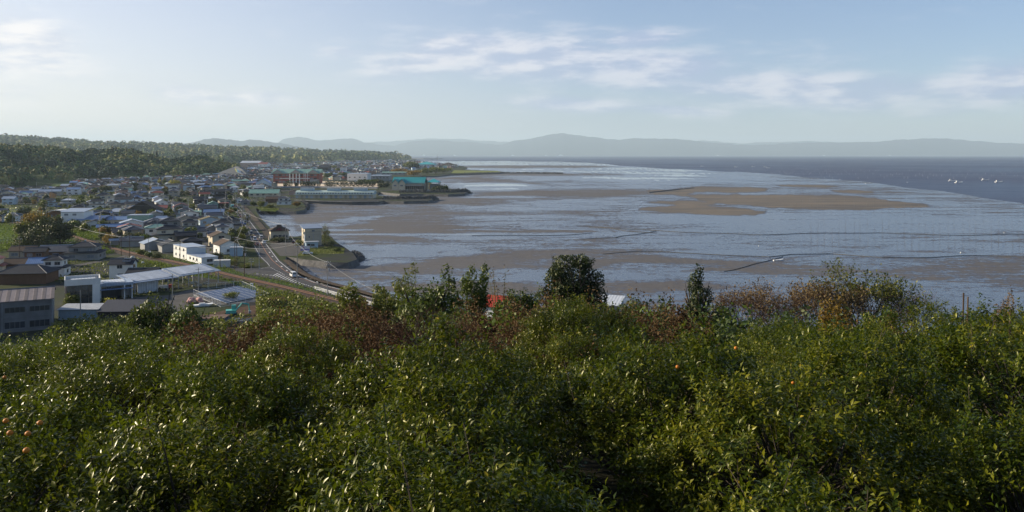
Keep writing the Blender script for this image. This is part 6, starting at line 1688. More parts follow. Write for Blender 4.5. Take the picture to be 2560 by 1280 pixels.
# thicket of brown vines and undergrowth between orchard and town
def thicket(name, pxs_, Yr, pal, N, size, seed, hgt=1.6, patch=.0):
    g = np.random.default_rng(seed)
    px = g.uniform(pxs_[0], pxs_[1], N); Y = g.uniform(Yr[0], Yr[1], N); x = (px - 1280) / FPX * Y
    ex = np.minimum(px - pxs_[0], pxs_[1] - px) / 90.0
    k = (fbm(x / 3.5, Y / 3.5, seed + 20, 3) > patch) & (fbm(px / 25., Y / 5., seed + 4, 3) < ex * .5 + .25)
    px, Y, x = px[k], Y[k], x[k]; N = len(px)
    gz = hill_z(x, Y)
    lump = fbm(x / 2.2, Y / 2.2, seed, 3)
    top = hgt * np.clip((lump - .2) * 2.1, .05, 1.3); z = gz + top * g.random(N) ** .7
    pos = np.stack([x, Y, z], -1); nr = unit(g.normal(size=(N, 3)) + np.array([0, 0, .5])); dv = unit(np.cross(nr, g.normal(size=(N, 3))))
    o = obj(name, quads_mesh(name, pos, dv, nr, g.uniform(.6, 1.4, N) * size, g.uniform(.4, .8, N) * size, PAL[pal], np.clip(lump * 1.2 - .1 + g.random(N) * .3, 0, 1)))
    o['kind'] = 'stuff'; return o
thicket('undergrowth', (-200, 1900), (36, 95), 'green', 60000, .24, 61, 2.6)
thicket('undergrowth', (1500, 2900), (35, 85), 'dark', 36000, .22, 62, 2.2)
thicket('dry_vines', (360, 1060), (23, 38), 'rust', 60000, .10, 63, 2.1, .38)
thicket('dry_vines', (1080, 1800), (22, 38), 'rust', 55000, .10, 64, 1.9, .40)
thicket('dry_vines', (1940, 2330), (36, 46), 'rust', 12000, .12, 65, 2.2, .42)
thicket('dry_vines', (400, 1040), (37, 60), 'rust', 70000, .15, 68, 3.2, .40)
thicket('dry_vines', (1080, 1720), (36, 52), 'rust', 45000, .14, 69, 2.8, .44)
thicket('undergrowth', (-200, 1300), (90, 158), 'olive', 26000, .5, 66, 2.6)
thicket('undergrowth', (-250, 500), (26, 38), 'green', 20000, .14, 67, 1.8)
# individual shrubs on that slope
SH = [(40, 828, 62, 90, 'olive'), (110, 822, 66, 90, 'green'), (200, 808, 62, 110, 'green'), (290, 800, 60, 120, 'olive'), (365, 790, 56, 110, 'green'), (560, 795, 48, 110, 'green'), (620, 800, 44, 100, 'rust'), (480, 810, 46, 90, 'rust'), (840, 770, 46, 110, 'olive'),
      (900, 778, 40, 110, 'green'), (720, 790, 42, 110, 'green'), (1130, 752, 46, 100, 'green'), (1200, 758, 40, 90, 'rust'), (1330, 752, 42, 90, 'rust'), (1500, 738, 44, 120, 'green'), (1545, 740, 42, 90, 'olive'), (1470, 744, 40, 90, 'green'), (1640, 738, 42, 90, 'green'), (1800, 740, 44, 90, 'dark'), (1700, 752, 34, 70, 'rust'), (1420, 752, 38, 90, 'rust'), (2100, 738, 40, 90, 'orange'), (2200, 745, 42, 90, 'green'), (1990, 742, 42, 80, 'green')]
desc_pal = {'olive': 'olive-green', 'green': 'green', 'rust': 'rust-brown vine-covered', 'dark': 'dark green', 'orange': 'orange-brown'}
for i, (px, pt, Y, w_, pal) in enumerate(SH):
    o = mid_tree('shrub', px, pt, Y, w_, pal, None, 'shrub', 2000, .17, 'bush', 300 + i, 2.0)
    o['group'] = 'shrubs below the orchard edge'; THINGS.append((o, f'{desc_pal[pal]} shrub on the slope below the orchard', 'shrub', (o.location.x, o.location.y)))

# ---- woods on the hills
def forest(name, A, N, rad, nq, size, seed, s0=0, s1=1.0, keep=None, dens_px=None):
    g = np.random.default_rng(seed); nu_, nr = A.shape[:2]; nr_ = 34
    iu = g.uniform(0, nu_ - 1.001, N); ir = g.uniform(0, 1, N) ** .85 * (nr_ - 1.001)
    a0 = iu.astype(int); b0 = ir.astype(int); fu = (iu - a0)[:, None]; fr = (ir - b0)[:, None]
    C = (A[a0, b0] * (1 - fu) + A[a0 + 1, b0] * fu) * (1 - fr) + (A[a0, b0 + 1] * (1 - fu) + A[a0 + 1, b0 + 1] * fu) * fr
    clear = fbm(C[:, 0] / (rad * 22), C[:, 1] / (rad * 30), seed + 3, 3)
    k = (clear < .515) | (g.random(N) < .15)
    C = C[k]; N = len(C)
    R_ = rad * g.uniform(.4, 1.0, N) ** 1.2 * 1.5; H_ = R_ * g.uniform(.7, 1.1, N)
    base_t = np.clip(fbm(C[:, 0] / (rad * 9), C[:, 1] / (rad * 12), seed + 9, 3) * 2.0 - .50 + g.normal(size=N) * .2, 0, 1)
    d = unit(g.normal(size=(N, nq, 3))); d[..., 2] = np.abs(d[..., 2]) * 1.0 - .15; d = unit(d)
    pos = C[:, None, :] + d * np.stack([R_, R_, H_], -1)[:, None, :] * g.uniform(.75, 1.05, (N, nq, 1)) + np.stack([np.zeros(N), np.zeros(N), H_ * .8], -1)[:, None, :]
    nr2 = unit(d + g.normal(size=d.shape) * .28); dv = unit(np.cross(nr2, g.normal(size=d.shape)))
    n_ = N * nq
    tint = np.clip(np.repeat(base_t, nq) + (g.random(n_) - .5) * .16, 0, 1)
    sz = np.repeat(R_ / rad, nq) * size
    me = quads_mesh(name, pos.reshape(-1, 3), dv.reshape(-1, 3), nr2.reshape(-1, 3), sz * g.uniform(.8, 1.4, n_), sz * g.uniform(.8, 1.4, n_), m_wood_leaf, tint)
    o = obj(name, me); o['kind'] = 'stuff'; return o
m_wood_leaf = bpy.data.materials.new('woodland_leaf'); m_wood_leaf.use_nodes = True
t = NT(m_wood_leaf.node_tree); b = m_wood_leaf.node_tree.nodes['Principled BSDF']
at = t.n('ShaderNodeAttribute', attribute_name='tint')
t.l(t.ramp(at.outputs['Fac'], [(0, (.022, .042, .022)), (.25, (.042, .075, .028)), (.5, (.095, .14, .034)), (.72, (.16, .14, .05)), (1, (.24, .24, .06))]), b.inputs['Base Color'])
b.inputs['Roughness'].default_value = .8; b.inputs['Specular IOR Level'].default_value = .2
forest('woodland', AE, 8500, 5.6, 34, 2.6, 71)
forest('woodland', AD, 11000, 16.0, 20, 9.0, 72)
# conifers one can pick out on the near wooded hill
for i, (px, pt, w_) in enumerate([(281, 364, 9), (290, 366, 8), (315, 368, 10), (333, 372, 7), (345, 373, 9), (354, 378, 9), (392, 377, 6), (270, 370, 7), (302, 372, 8)]):
    Y = 1560; p = P(px, pt, Y); o = tree_at('conifer', (p.x, Y, p.z - 18), 18, w_ / FPX * Y / 2 * 1.25, 'dark', 500, 2.0, None, 'tree', 'dark conifers on the crest of the wooded hill', 'tall', 500 + i)
    THINGS.append((o, 'dark pointed conifer on the crest of the wooded hill', 'tree', (p.x, Y)))
# ---- trees in the town
TT = [ # px, py base, h m, r m, pal, shape, label
 (399, 470, 12, 4.0, 'yellow', 'tall', 'slim golden ginkgo beside the wide golden tree'), (440, 473, 12, 8.0, 'yellow', 'round', 'wide golden-leaved tree in the middle of the town'),
 (332, 475, 9, 6, 'dark', 'round', 'dark round tree west of the slim golden ginkgo'), (350, 470, 9, 5, 'dark', 'round', 'smaller dark tree next to the dark round tree'), (265, 482, 9, 8, 'dark', 'round', 'low wide dark tree with tan edge in west town'),
 (384, 478, 7, 5, 'orange', 'round', 'brown-orange tree west of the slim golden ginkgo'), (577, 455, 9, 4, 'dark', 'round', 'dark tree at the far road junction'), (528, 512, 6, 4.5, 'dark', 'round', 'dark tree against the tall black tiled hall'),
 (812, 606, 8.5, 3.2, 'olive', 'tall', 'yellow-green tree behind the tan beach house'), (818, 618, 4.6, 3.4, 'dark', 'bush', 'dark bush right of the tan beach house'), (748, 614, 3.4, 2.4, 'olive', 'bush', 'autumn-tinted bush left of the tan beach house'),
 (842, 628, 2.4, 2.2, 'green', 'bush', 'bright green shrub at the tip of the grassy point'), (608, 590, 5.5, 2.8, 'olive', 'round', 'yellow-green garden tree by the main road'), (602, 599, 4.2, 3.0, 'yellow', 'bush', 'yellow spreading bush by the main road'),
 (626, 618, 3.6, 2.4, 'dark', 'bush', 'dark hedge bush where the road meets the houses'), (561, 634, 2.6, 3.4, 'green', 'bush', 'green hedge below the broad brown roof'), (541, 645, 3.0, 2.6, 'olive', 'bush', 'yellowish shrub below the broad brown roof'),
 (572, 656, 3.2, 4.0, 'green', 'bush', 'green scrub on the bank above the side road'), (590, 662, 3.0, 4.0, 'olive', 'bush', 'olive scrub on the bank beside the utility poles'), (620, 668, 2.0, 4.0, 'olive', 'bush', 'low scrub on the verge island of the junction'),
 (700, 604, 3.0, 3.6, 'dark', 'bush', 'clipped dark hedge beside the roadside shop'), (690, 603, 2.2, 3.0, 'dark', 'bush', 'low dark hedge in front of the roadside shop'),
 (652, 519, 5.5, 3.4, 'olive', 'round', 'yellow-green round tree on the walled point'), (616, 512, 5.0, 4.0, 'dark', 'round', 'dark garden tree at the root of the walled point'), (634, 516, 4.0, 3.0, 'green', 'round', 'green garden tree at the root of the walled point'), (741, 517, 4.5, 3.2, 'orange', 'round', 'copper-leaved tree at the tip of the walled point'), (675, 520, 3.4, 3.0, 'olive', 'bush', 'garden shrub in front of the brown-roofed inn'),
 (272, 608, 4.8, 2.6, 'orange', 'ball', 'round orange-brown bush beside the track'), (285, 606, 4.0, 3.0, 'dark', 'bush', 'dark shrub behind the round orange-brown bush'), (262, 600, 4.4, 3.2, 'dark', 'bush', 'dark thicket west of the round orange-brown bush'),
 (345, 600, 4.2, 2.6, 'olive', 'round', 'olive tree between the pyramid-roofed house and the big cream house'), (352, 640, 3, 2.2, 'olive', 'round', 'small fruit tree near the level crossing'), (372, 645, 2.8, 2.2, 'green', 'round', 'small green tree near the level crossing'), (392, 648, 3.2, 2.6, 'dark', 'bush', 'dark bush west of the white box warehouse'),
 (455, 585, 4.0, 1.8, 'olive', 'tall', 'light green shrub by the side street'), (492, 645, 2, 2, 'green', 'bush', 'verge shrub beside the white annex'), (252, 590, 3.6, 6, 'olive', 'bush', 'overgrown hedge on the empty lot'), (190, 585, 4.0, 5, 'olive', 'bush', 'sunlit scrub in front of the white factory'), (258, 566, 5, 2.6, 'dark', 'tall', 'slim dark tree beside the white factory'),
 (1106, 474, 7, 8, 'olive', 'bush', 'olive shrubs beside the teal pavilion'), (1092, 476, 6, 6, 'dark', 'bush', 'dark shrubs in front of the teal pavilion'), (1024, 424, 24, 22, 'olive', 'round', 'big light green tree near the distant teal roof'), (1038, 424, 18, 14, 'dark', 'round', 'dark tree beside the big light green tree'),
 (1000, 436, 14, 20, 'orange', 'round', 'autumn brown tree behind the teal restaurant'), (1065, 436, 14, 18, 'olive', 'round', 'olive tree on the distant shore'), (1090, 435, 16, 20, 'olive', 'round', 'round green tree on the distant shore'), (1110, 433, 13, 20, 'olive', 'round', 'last green tree on the distant shore'), (1034, 440, 12, 16, 'orange', 'round', 'copper tree on the distant shore'),
 (835, 424, 12, 12, 'olive', 'round', 'pale green tree among the distant roofs'), (845, 434, 12, 8, 'olive', 'round', 'light green tree by the distant clock house'), (820, 446, 10, 10, 'green', 'round', 'green tree behind the clipped row'), (855, 448, 12, 9, 'green', 'round', 'dark green tree beside the pale grey warehouse'), (685, 453, 7, 4.5, 'orange', 'round', 'orange-leaved tree before the brick facade'), (700, 453, 7, 4.5, 'orange', 'round', 'second orange-leaved tree before the brick facade'),
 (960, 468, 8, 8, 'dark', 'bush', 'dark shrubs beside the sloping inlet ramp'), (905, 464, 9, 9, 'dark', 'round', 'dark round tree in front of the low grey works'), (925, 464, 9, 9, 'green', 'round', 'green round tree in front of the low grey works'), (945, 463, 9, 9, 'dark', 'round', 'easternmost dark tree before the low grey works'),
]
for i, (px, py, h, r_, pal, sh, lb) in enumerate(TT):
    p = G(px, py); d_ = p.y
    nm = 'bush' if sh in ('bush', 'ball') else 'broadleaf_tree'
    tree_at(nm, (p.x, p.y, LAND - .1), h, r_, pal, 1500 if d_ < 700 else 700, max(.3, d_ * .0011) * (1 if r_ < 6 else 1.6), lb, 'bush' if nm == 'bush' else 'tree', None, sh, 700 + i, shell=.7 if sh == 'ball' else .55)
for i, (px, s_) in enumerate([(680, .5), (692, .6), (716, .6), (727, 1.0), (744, .6), (760, .85), (769, .85), (776, .75), (785, .8), (797, 1.0), (821, .9), (829, .85), (840, .95), (854, 1.0), (864, .9), (876, 1.0), (887, .95), (898, .9), (910, .95), (922, .9), (933, .85)]):
    p = G(px, 467.5); o = tree_at('clipped_tree', (p.x, p.y - 6, LAND), 8.2 * s_ + .6, 4.1 * s_, 'dark', 420, 1.1, None, 'tree', 'clipped trees along the cream boundary wall', 'ball', 800 + i, shell=.8)
    THINGS.append((o, ('small ' if s_ < .7 else '') + 'clipped round tree before the cream boundary wall', 'tree', (p.x, p.y)))
# the dark grove by the raised lane
for i, (px, pt, Y, w_, pal, sh, lb) in enumerate([(88, 518, 372, 78, 'orange', 'round', 'tallest golden-green bamboo mass of the dark grove'), (62, 545, 366, 60, 'olive', 'round', 'sunlit western flank of the dark grove'), (118, 535, 365, 80, 'dark', 'round', 'black-green heart of the dark grove'),
                                      (150, 552, 360, 80, 'dark', 'round', 'dark eastern tree of the grove before the white factory'), (95, 562, 352, 110, 'dark', 'bush', 'low dark undergrowth along the front of the grove')]):
    p = P(px, pt, Y); h = p.z - LAND; o = tree_at('grove_tree', (p.x, Y, LAND), h, w_ / FPX * Y / 2, pal, 3600, .85, lb, 'tree', None, sh, 900 + i, shell=.4)
# random gardens among the houses
gt = 0
meshes = {}
for pal in ('dark', 'green', 'olive', 'orange'):
    for s_ in range(2):
        meshes[(pal, s_)] = (crown_mesh('crown', blobs_round(random.Random(s_), 1.0, 1.6, 1.1, 6), 420, .34, pal, 40 + s_), limb_mesh('trunk', m_bark, 1.7, .07, 5, .6, s_))
tries = 0
while gt < 280 and tries < 12000:
    tries += 1
    py = 450 + (630 - 450) * rnd.random() ** 1.5; px = rnd.uniform(-40, 640); p = G(px, py)
    if not in_poly([p.x], [p.y], TOWN)[0] or any(in_poly([p.x], [p.y], f)[0] for f in FIELDS[:2]): continue
    if any((p.x - x) ** 2 + (p.y - y) ** 2 < (r_ + .5) ** 2 for x, y, r_ in OCC) or any((p.x - x) ** 2 + (p.y - y) ** 2 < (r_) ** 2 for x, y, r_ in STREETS): continue
    pal = rnd.choices(('dark', 'green', 'olive', 'orange'), (45, 30, 17, 8))[0]; s_ = rnd.randrange(2); sc = rnd.uniform(1.4, 3.6)
    t_ = empty('garden_tree', (p.x, p.y, LAND - .1), rnd.uniform(0, 6), None, 'tree', 'garden trees between the town houses'); t_.scale = (sc, sc, sc * rnd.uniform(.8, 1.3))
    c_ = obj('crown', meshes[(pal, s_)][0], t_); c_['kind'] = 'stuff'; obj('trunk', meshes[(pal, s_)][1], t_)
    THINGS.append((t_, {'dark': 'dark', 'green': 'green', 'olive': 'olive', 'orange': 'autumn-brown'}[pal] + ' garden tree among the houses', 'tree', (p.x, p.y))); occ(p.x, p.y, 1.5); gt += 1
# tall grass and scrub on the verges
def tufts(name, polys, n, size, pal, seed, hgt=.9):
    g = np.random.default_rng(seed); out = []
    for poly in polys:
        a = np.array(poly); x0, x1, y0, y1 = a[:, 0].min(), a[:, 0].max(), a[:, 1].min(), a[:, 1].max()
        x = g.uniform(x0, x1, n * 4); y = g.uniform(y0, y1, n * 4); k = in_poly(x, y, poly)
        x = x[k][:n]; y = y[k][:n]
        keep = np.ones(len(x), bool)
        for (sx, sy, sr) in STREETS:
            if x0 - 6 < sx < x1 + 6 and y0 - 6 < sy < y1 + 6 and sr < 6: keep &= np.hypot(x - sx, y - sy) > sr - 2.2
        out.append(np.stack([x[keep], y[keep]], -1))
    q = np.concatenate(out); N = len(q)
    lump = fbm(q[:, 0] / 3., q[:, 1] / 3., seed, 3)
    z = LAND + hgt * lump * g.random(N) * 1.5
    pos = np.stack([q[:, 0], q[:, 1], z + .1], -1); nr = unit(g.normal(size=(N, 3)) + np.array([0, 0, .6])); dv = unit(np.cross(nr, g.normal(size=(N, 3))))
    o = obj(name, quads_mesh(name, pos, dv, nr, g.uniform(.6, 1.5, N) * size, g.uniform(.5, 1., N) * size, pal, np.clip(lump * 1.3 - .15 + (g.random(N) - .5) * .3, 0, 1))); o['kind'] = 'stuff'
m_verge = leaf_mat('verge_blades', (.035, .07, .010), (.15, .20, .03), .7, .2, .3)
NAMES = {}
fl = FIELDS
tufts('tall_grass', [fl[4], fl[5]], 16000, .45, m_verge, 81, 1.5)
tufts('tall_grass', [fl[6], fl[7], fl[8]], 6000, .6, m_verge, 82, 2.0)
tufts('vegetables', [fl[3]], 3500, .4, PAL['green'], 83, .8)
tufts('tall_grass', [fl[9], fl[11]], 1800, .4, PAL['olive'], 84, .5)
tufts('scrub', [gpoly([(640, 735), (720, 742), (860, 775), (900, 800), (640, 810)]), gpoly([(150, 812), (480, 800), (640, 800), (500, 860), (100, 860)])], 8000, .6, PAL['olive'], 85, 2.4)

tufts('weeds', [TOWN], 26000, 1.0, PAL['green'], 86, 1.0)
tufts('weeds', [gpoly([(130, 700), (130, 640), (250, 655), (330, 640), (480, 690), (480, 720), (260, 760)])], 2500, .6, PAL['olive'], 87, .9)
# ------------------------------------------------------------------ vehicles
m_tail = mat('tail_lamp', (.35, .02, .02), .3, .5, var=0)
m_lamp = mat('head_lamp', (.7, .7, .65), .2, .6, var=0)
PAINT = {'white': (.68, .68, .67), 'silver': (.42, .44, .46), 'black': (.025, .025, .03), 'red': (.32, .025, .03), 'blue': (.05, .12, .32), 'teal': (.08, .34, .36), 'grey': (.16, .17, .18), 'maroon': (.12, .03, .03)}
_car = {}
def loft(prof_, W_, mi, mb, inset=0.0):
    """profile (x, z) extruded across the width, narrowing a little towards the top"""
    zmax = max(z for _, z in prof_); zmin = min(z for _, z in prof_)
    def hw(z): return W_ / 2 - inset * (z - zmin) / (zmax - zmin + 1e-6)
    n = len(prof_); vs = [(x, -hw(z), z) for x, z in prof_] + [(x, hw(z), z) for x, z in prof_]
    mb.add(vs, [tuple(range(n))[::-1], tuple(range(n, 2 * n))] + [(i, (i + 1) % n, n + (i + 1) % n, n + i) for i in range(n)], mi); return mb
def make_vehicle(kind, color):
    k = (kind, color)
    if k in _car: return _car[k]
    pm = mat('car_paint_' + color, PAINT[color], .3, .6, var=0)
    if kind == 'car': L_, W_, body, cab = 4.2, 1.7, [(-2.1, .35), (2.05, .3), (2.1, .6), (1.95, .78), (1.05, .92), (-1.9, .95), (-2.1, .75)], [(-1.75, .93), (-1.45, 1.42), (.25, 1.45), (1.1, .9)]
    elif kind == 'van': L_, W_, body, cab = 3.9, 1.65, [(-1.95, .35), (1.9, .3), (1.95, .7), (1.75, 1.0), (-1.93, 1.0)], [(-1.9, .98), (-1.8, 1.8), (1.0, 1.82), (1.7, .98)]
    else: L_, W_, body, cab = 6.5, 2.1, [(-3.2, .5), (3.2, .45), (3.2, 1.2), (-3.2, 1.1)], [(1.6, 1.15), (1.6, 2.3), (3.0, 2.3), (3.2, 1.15)]
    d = {}
    d['body'] = loft(body, W_, 0, MB(), .03).mesh('body', pm)
    roofb = loft(cab, W_ - .12, 0, MB(), .14); d['cabin'] = roofb.mesh('cabin', pm)
    gl = MB()
    x0, x1 = cab[0][0], cab[3][0]; zt = cab[1][1]; zb = cab[0][1]
    s_ = W_ / 2 - .06
    for sg in (-1, 1):
        a = [(cab[0][0] + .25, zb + .06), (cab[1][0] + .12, zt - .12), (cab[2][0] - .05, zt - .12), (cab[3][0] - .2, zb + .06)]
        yb, yt = sg * (s_ + .012), sg * (s_ - .115)
        q = [(a[0][0], yb, a[0][1]), (a[1][0], yt, a[1][1]), (a[2][0], yt, a[2][1]), (a[3][0], yb, a[3][1])]
        gl.add(q, [(0, 1, 2, 3) if sg > 0 else (3, 2, 1, 0)])
    ww = s_ - .14
    (ax_, az_), (bx_, bz_), (cx_, cz_), (dx_, dz_) = cab
    gl.add([(dx_ + .015, -ww, dz_ + .06), (dx_ + .015, ww, dz_ + .06), (cx_ + .06, ww - .08, cz_ - .07), (cx_ + .06, -ww + .08, cz_ - .07)], [(0, 1, 2, 3)])
    gl.add([(ax_ - .015, -ww, az_ + .06), (bx_ - .02, -ww + .08, bz_ - .07), (bx_ - .02, ww - .08, bz_ - .07), (ax_ - .015, ww, az_ + .06)], [(0, 1, 2, 3)])
    d['window'] = gl.mesh('window', m_glass)
    d['wheel'] = MB().bar((0, -.1, 0), (0, .1, 0), .31, 0, 10).mesh('wheel', m_black)
    d['tail_lamp'] = MB().box(-.03, .03, -.14, .14, -.09, .09).mesh('tail_lamp', m_tail)
    d['headlight'] = MB().box(-.03, .03, -.16, .16, -.08, .08).mesh('headlight', m_lamp)
    if kind == 'truck': d['cargo_box'] = MB().box(-3.2, 1.4, -1.05, 1.05, .9, 2.9).mesh('cargo_box', mat('car_paint_teal', PAINT['teal'], .4))
    _car[k] = (d, L_, W_); return _car[k]
def vehicle(kind, color, px, py, rz, label, z=ZR + .01):
    d, L_, W_ = make_vehicle(kind, color); p = G(px, py, z)
    r = empty('truck' if kind == 'truck' else ('van' if kind == 'van' else 'car'), p, R(rz), label, 'truck' if kind == 'truck' else ('van' if kind == 'van' else 'car'))
    obj('body', d['body'], r); c_ = obj('cabin', d['cabin'], r); obj('window', d['window'], c_)
    for x in (-L_ * .31, L_ * .31):
        for y in (-W_ / 2 + .08, W_ / 2 - .08): obj('wheel', d['wheel'], r, (x, y, .31))
    for y in (-W_ / 2 + .22, W_ / 2 - .22): obj('tail_lamp', d['tail_lamp'], r, (-L_ / 2, y, .72)); obj('headlight', d['headlight'], r, (L_ / 2 - .02, y, .62))
    if 'cargo_box' in d: obj('cargo_box', d['cargo_box'], r)
    return r
# heading: local +x is the nose. towards the town along the road = about 110 deg, towards the viewer = about -70 deg
vehicle('van', 'white', 733, 692, 118, 'white minivan driving past the zebra hatching at the road bend')
vehicle('van', 'silver', 653, 597, 112, 'silver van driving away in the lane beside the sea wall')
vehicle('van', 'white', 637, 601, -68, 'white van coming towards the junction beside the roadside hedge')
vehicle('car', 'white', 660, 609, 113, 'white car just entering the shadow beyond the street lamp')
vehicle('car', 'maroon', 643, 613, -67, 'dark red car with white roof coming towards the junction')
vehicle('van', 'grey', 628, 586, -68, 'dark grey van waiting behind the white van')
vehicle('car', 'white', 592, 529, 112, 'white car alone on the open stretch of the main road')
vehicle('truck', 'teal', 581, 521, -68, 'small truck with teal box on the main road near the black tiled hall')
vehicle('car', 'black', 600, 540, 112, 'black car following the white car up the main road')
vehicle('car', 'maroon', 603, 544, 112, 'dark maroon car in the queue on the main road')
for i, (px, py, c_, lb) in enumerate([(612, 551, 'silver', 'silver car parked in the roadside lot, back row'), (617, 553, 'white', 'white car parked in the roadside lot, back row'), (622, 556, 'grey', 'grey car at the end of the back row in the roadside lot'), (610, 557, 'white', 'white car parked in the roadside lot, front row'), (615, 560, 'blue', 'blue car parked in the roadside lot, front row')]):
    vehicle('car', c_, px - 8, py + 1, 20, lb)
vehicle('car', 'white', 769, 636, 8, 'white car parked below the billboard', z=LAND + .05)
vehicle('van', 'maroon', 741, 610, 5, 'dark red van parked among bushes left of the beach house', z=LAND + .05)
for i, (px, c_) in enumerate([(1005, 'white'), (1012, 'silver'), (1018, 'white'), (1030, 'grey'), (1040, 'white'), (1047, 'silver'), (1071, 'white')]):
    vehicle('car', c_, px, 477.5, rnd.uniform(-20, 20), f'{c_} car parked before the seaside restaurant, ' + ['westernmost of the row', 'second from the west', 'third from the west', 'in the middle of the row', 'third from the pavilion', 'second from the pavilion', 'closest to the pavilion'][i], z=LAND + .05)
for i, (px, py, c_) in enumerate([(602, 477, 'silver'), (609, 477, 'white'), (616, 477, 'blue'), (567, 470, 'white'), (574, 486, 'silver'), (560, 458, 'grey'), (702, 470, 'white'), (556, 563, 'white')]):
    vehicle('car', c_, px, py, rnd.uniform(-20, 20) if i < 3 or i > 5 else 112, ['silver car parked before the grey-roofed apartment block', 'white car parked before the grey-roofed apartment block', 'blue car parked before the grey-roofed apartment block', 'white car far up the main road', 'silver car level with the red shop sign', 'grey car at the far junction', 'white car parked behind the quay wall', 'white car parked behind the mossy-roofed house'][i])

# ------------------------------------------------------------------ poles, lamps, wires
def pole(px, py, h, label, rz=0, kind='concrete', arms=2, trans=False, z=LAND):
    p = G(px, py, z); m = m_conc if kind == 'concrete' else m_wood
    r = empty('utility_pole', p, R(rz), label, 'utility pole')
    MB().bar((0, 0, 0), (0, 0, h), .15, 0, 8, .09).build('pole', m, r)
    for i in range(arms):
        zz = h - .5 - i * .9
        a = MB().box(-.9, .9, -.05, .05, zz - .05, zz + .05).build('crossarm', m_metal, r)
        for x in (-.8, -.3, .3, .8): MB().bar((x, 0, zz + .05), (x, 0, zz + .25), .05, 0, 5).build('insulator', m_white, a)
    if trans: MB().bar((.35, 0, h - 3.2), (.35, 0, h - 2.3), .26, 0, 8).build('transformer', m_metal, r)
    r['top'] = 0; del r['top']
    return r, p + Vector((0, 0, h - .4))
PL = {}
def addp(k, *a, **kw): PL[k] = pole(*a, **kw)[1]
addp('a', 431, 787, 10.5, 'pale concrete pole in front of the long canopy shed', kind='concrete', arms=1)
addp('b', 496, 737, 8.0, 'short concrete pole beside the solar panels', arms=1)
addp('c', 201, 812, 8.5, 'concrete pole in front of the showroom glass', arms=0)
addp('d', 450, 657, 8.2, 'dark slender pole rising before the white box warehouse', kind='steel', arms=1)
addp('e', 550, 672, 8.4, 'steel pole beside the white container', kind='steel', arms=1)
addp('f', 587, 673, 12.0, 'tall pole left of the pair above the side road', kind='steel', arms=1)
addp('g', 592, 671, 11.0, 'tall pole right of the pair above the side road', kind='steel', arms=1)
addp('h', 611, 694, 10.5, 'pole with switch box at the corner of the junction', kind='steel', arms=2, trans=True)
addp('i', 628, 671, 3.8, 'short pole with double crossarm on the junction island', arms=2)
addp('j', 743, 712, 13.5, 'tall concrete pole beside the zebra hatching')
addp('k', 819, 741, 10.5, 'pole with transformers beside the white guard rail', arms=2, trans=True)
addp('l', 714, 634, 12.5, 'tall pole beside the billboard car park')
addp('m', 616, 585, 11.5, 'pole with many fittings beside the yellow spreading bush', arms=3, trans=True)
addp('n', 562, 560, 10.5, 'pole with yellow sleeve behind the big dark roofs', arms=2)
addp('o', 68, 610, 10.8, 'concrete pole with stay wire by the raised lane', arms=3)
addp('p', 49, 674, 11.5, 'dark pole in front of the long grey roof', kind='steel', arms=1)
addp('q', 303, 638, 8.0, 'pole on the near side of the track before the level crossing', kind='steel', arms=1)
addp('r', 324, 642, 9.0, 'pole with signal box at the level crossing', kind='steel', arms=2)
addp('s', 371, 636, 7.0, 'pole behind the crossing cabinet', arms=1)
addp('t', 393, 600, 10.0, 'pole in front of the big cream house', arms=2)
addp('u', 475, 578, 8.5, 'pale concrete pole on the side street', arms=1)
addp('v', 419, 570, 7, 'short pole in the shadow of the tall dark hipped roof', arms=1)
addp('w', 398, 492, 9, 'pole west of the cream gabled house', arms=2)
addp('x', 470, 541, 12, 'tall dark pole before the mint green block', arms=2)
addp('y', 565, 503, 11, 'pole beside the tall black tiled hall', arms=2)
addp('z', 727, 485, 13, 'pole behind the long market hall roof', arms=2)
addp('aa', 546, 470, 13, 'thick pole at the far bend of the main road', arms=3)
addp('ab', 60, 490, 9, 'pole below the dark wood in west town', arms=1)
addp('ac', 161, 600, 9.0, 'pole half hidden at the east end of the grove', arms=1)
addp('ad', 397, 452, 16, 'tall pole against the dark wooded foot', arms=1)
addp('ae', 344, 449, 16, 'thin pole against the dark wooded foot', arms=1)
addp('af', 475, 455, 14, 'pole near the foot of the mural slope', arms=1)
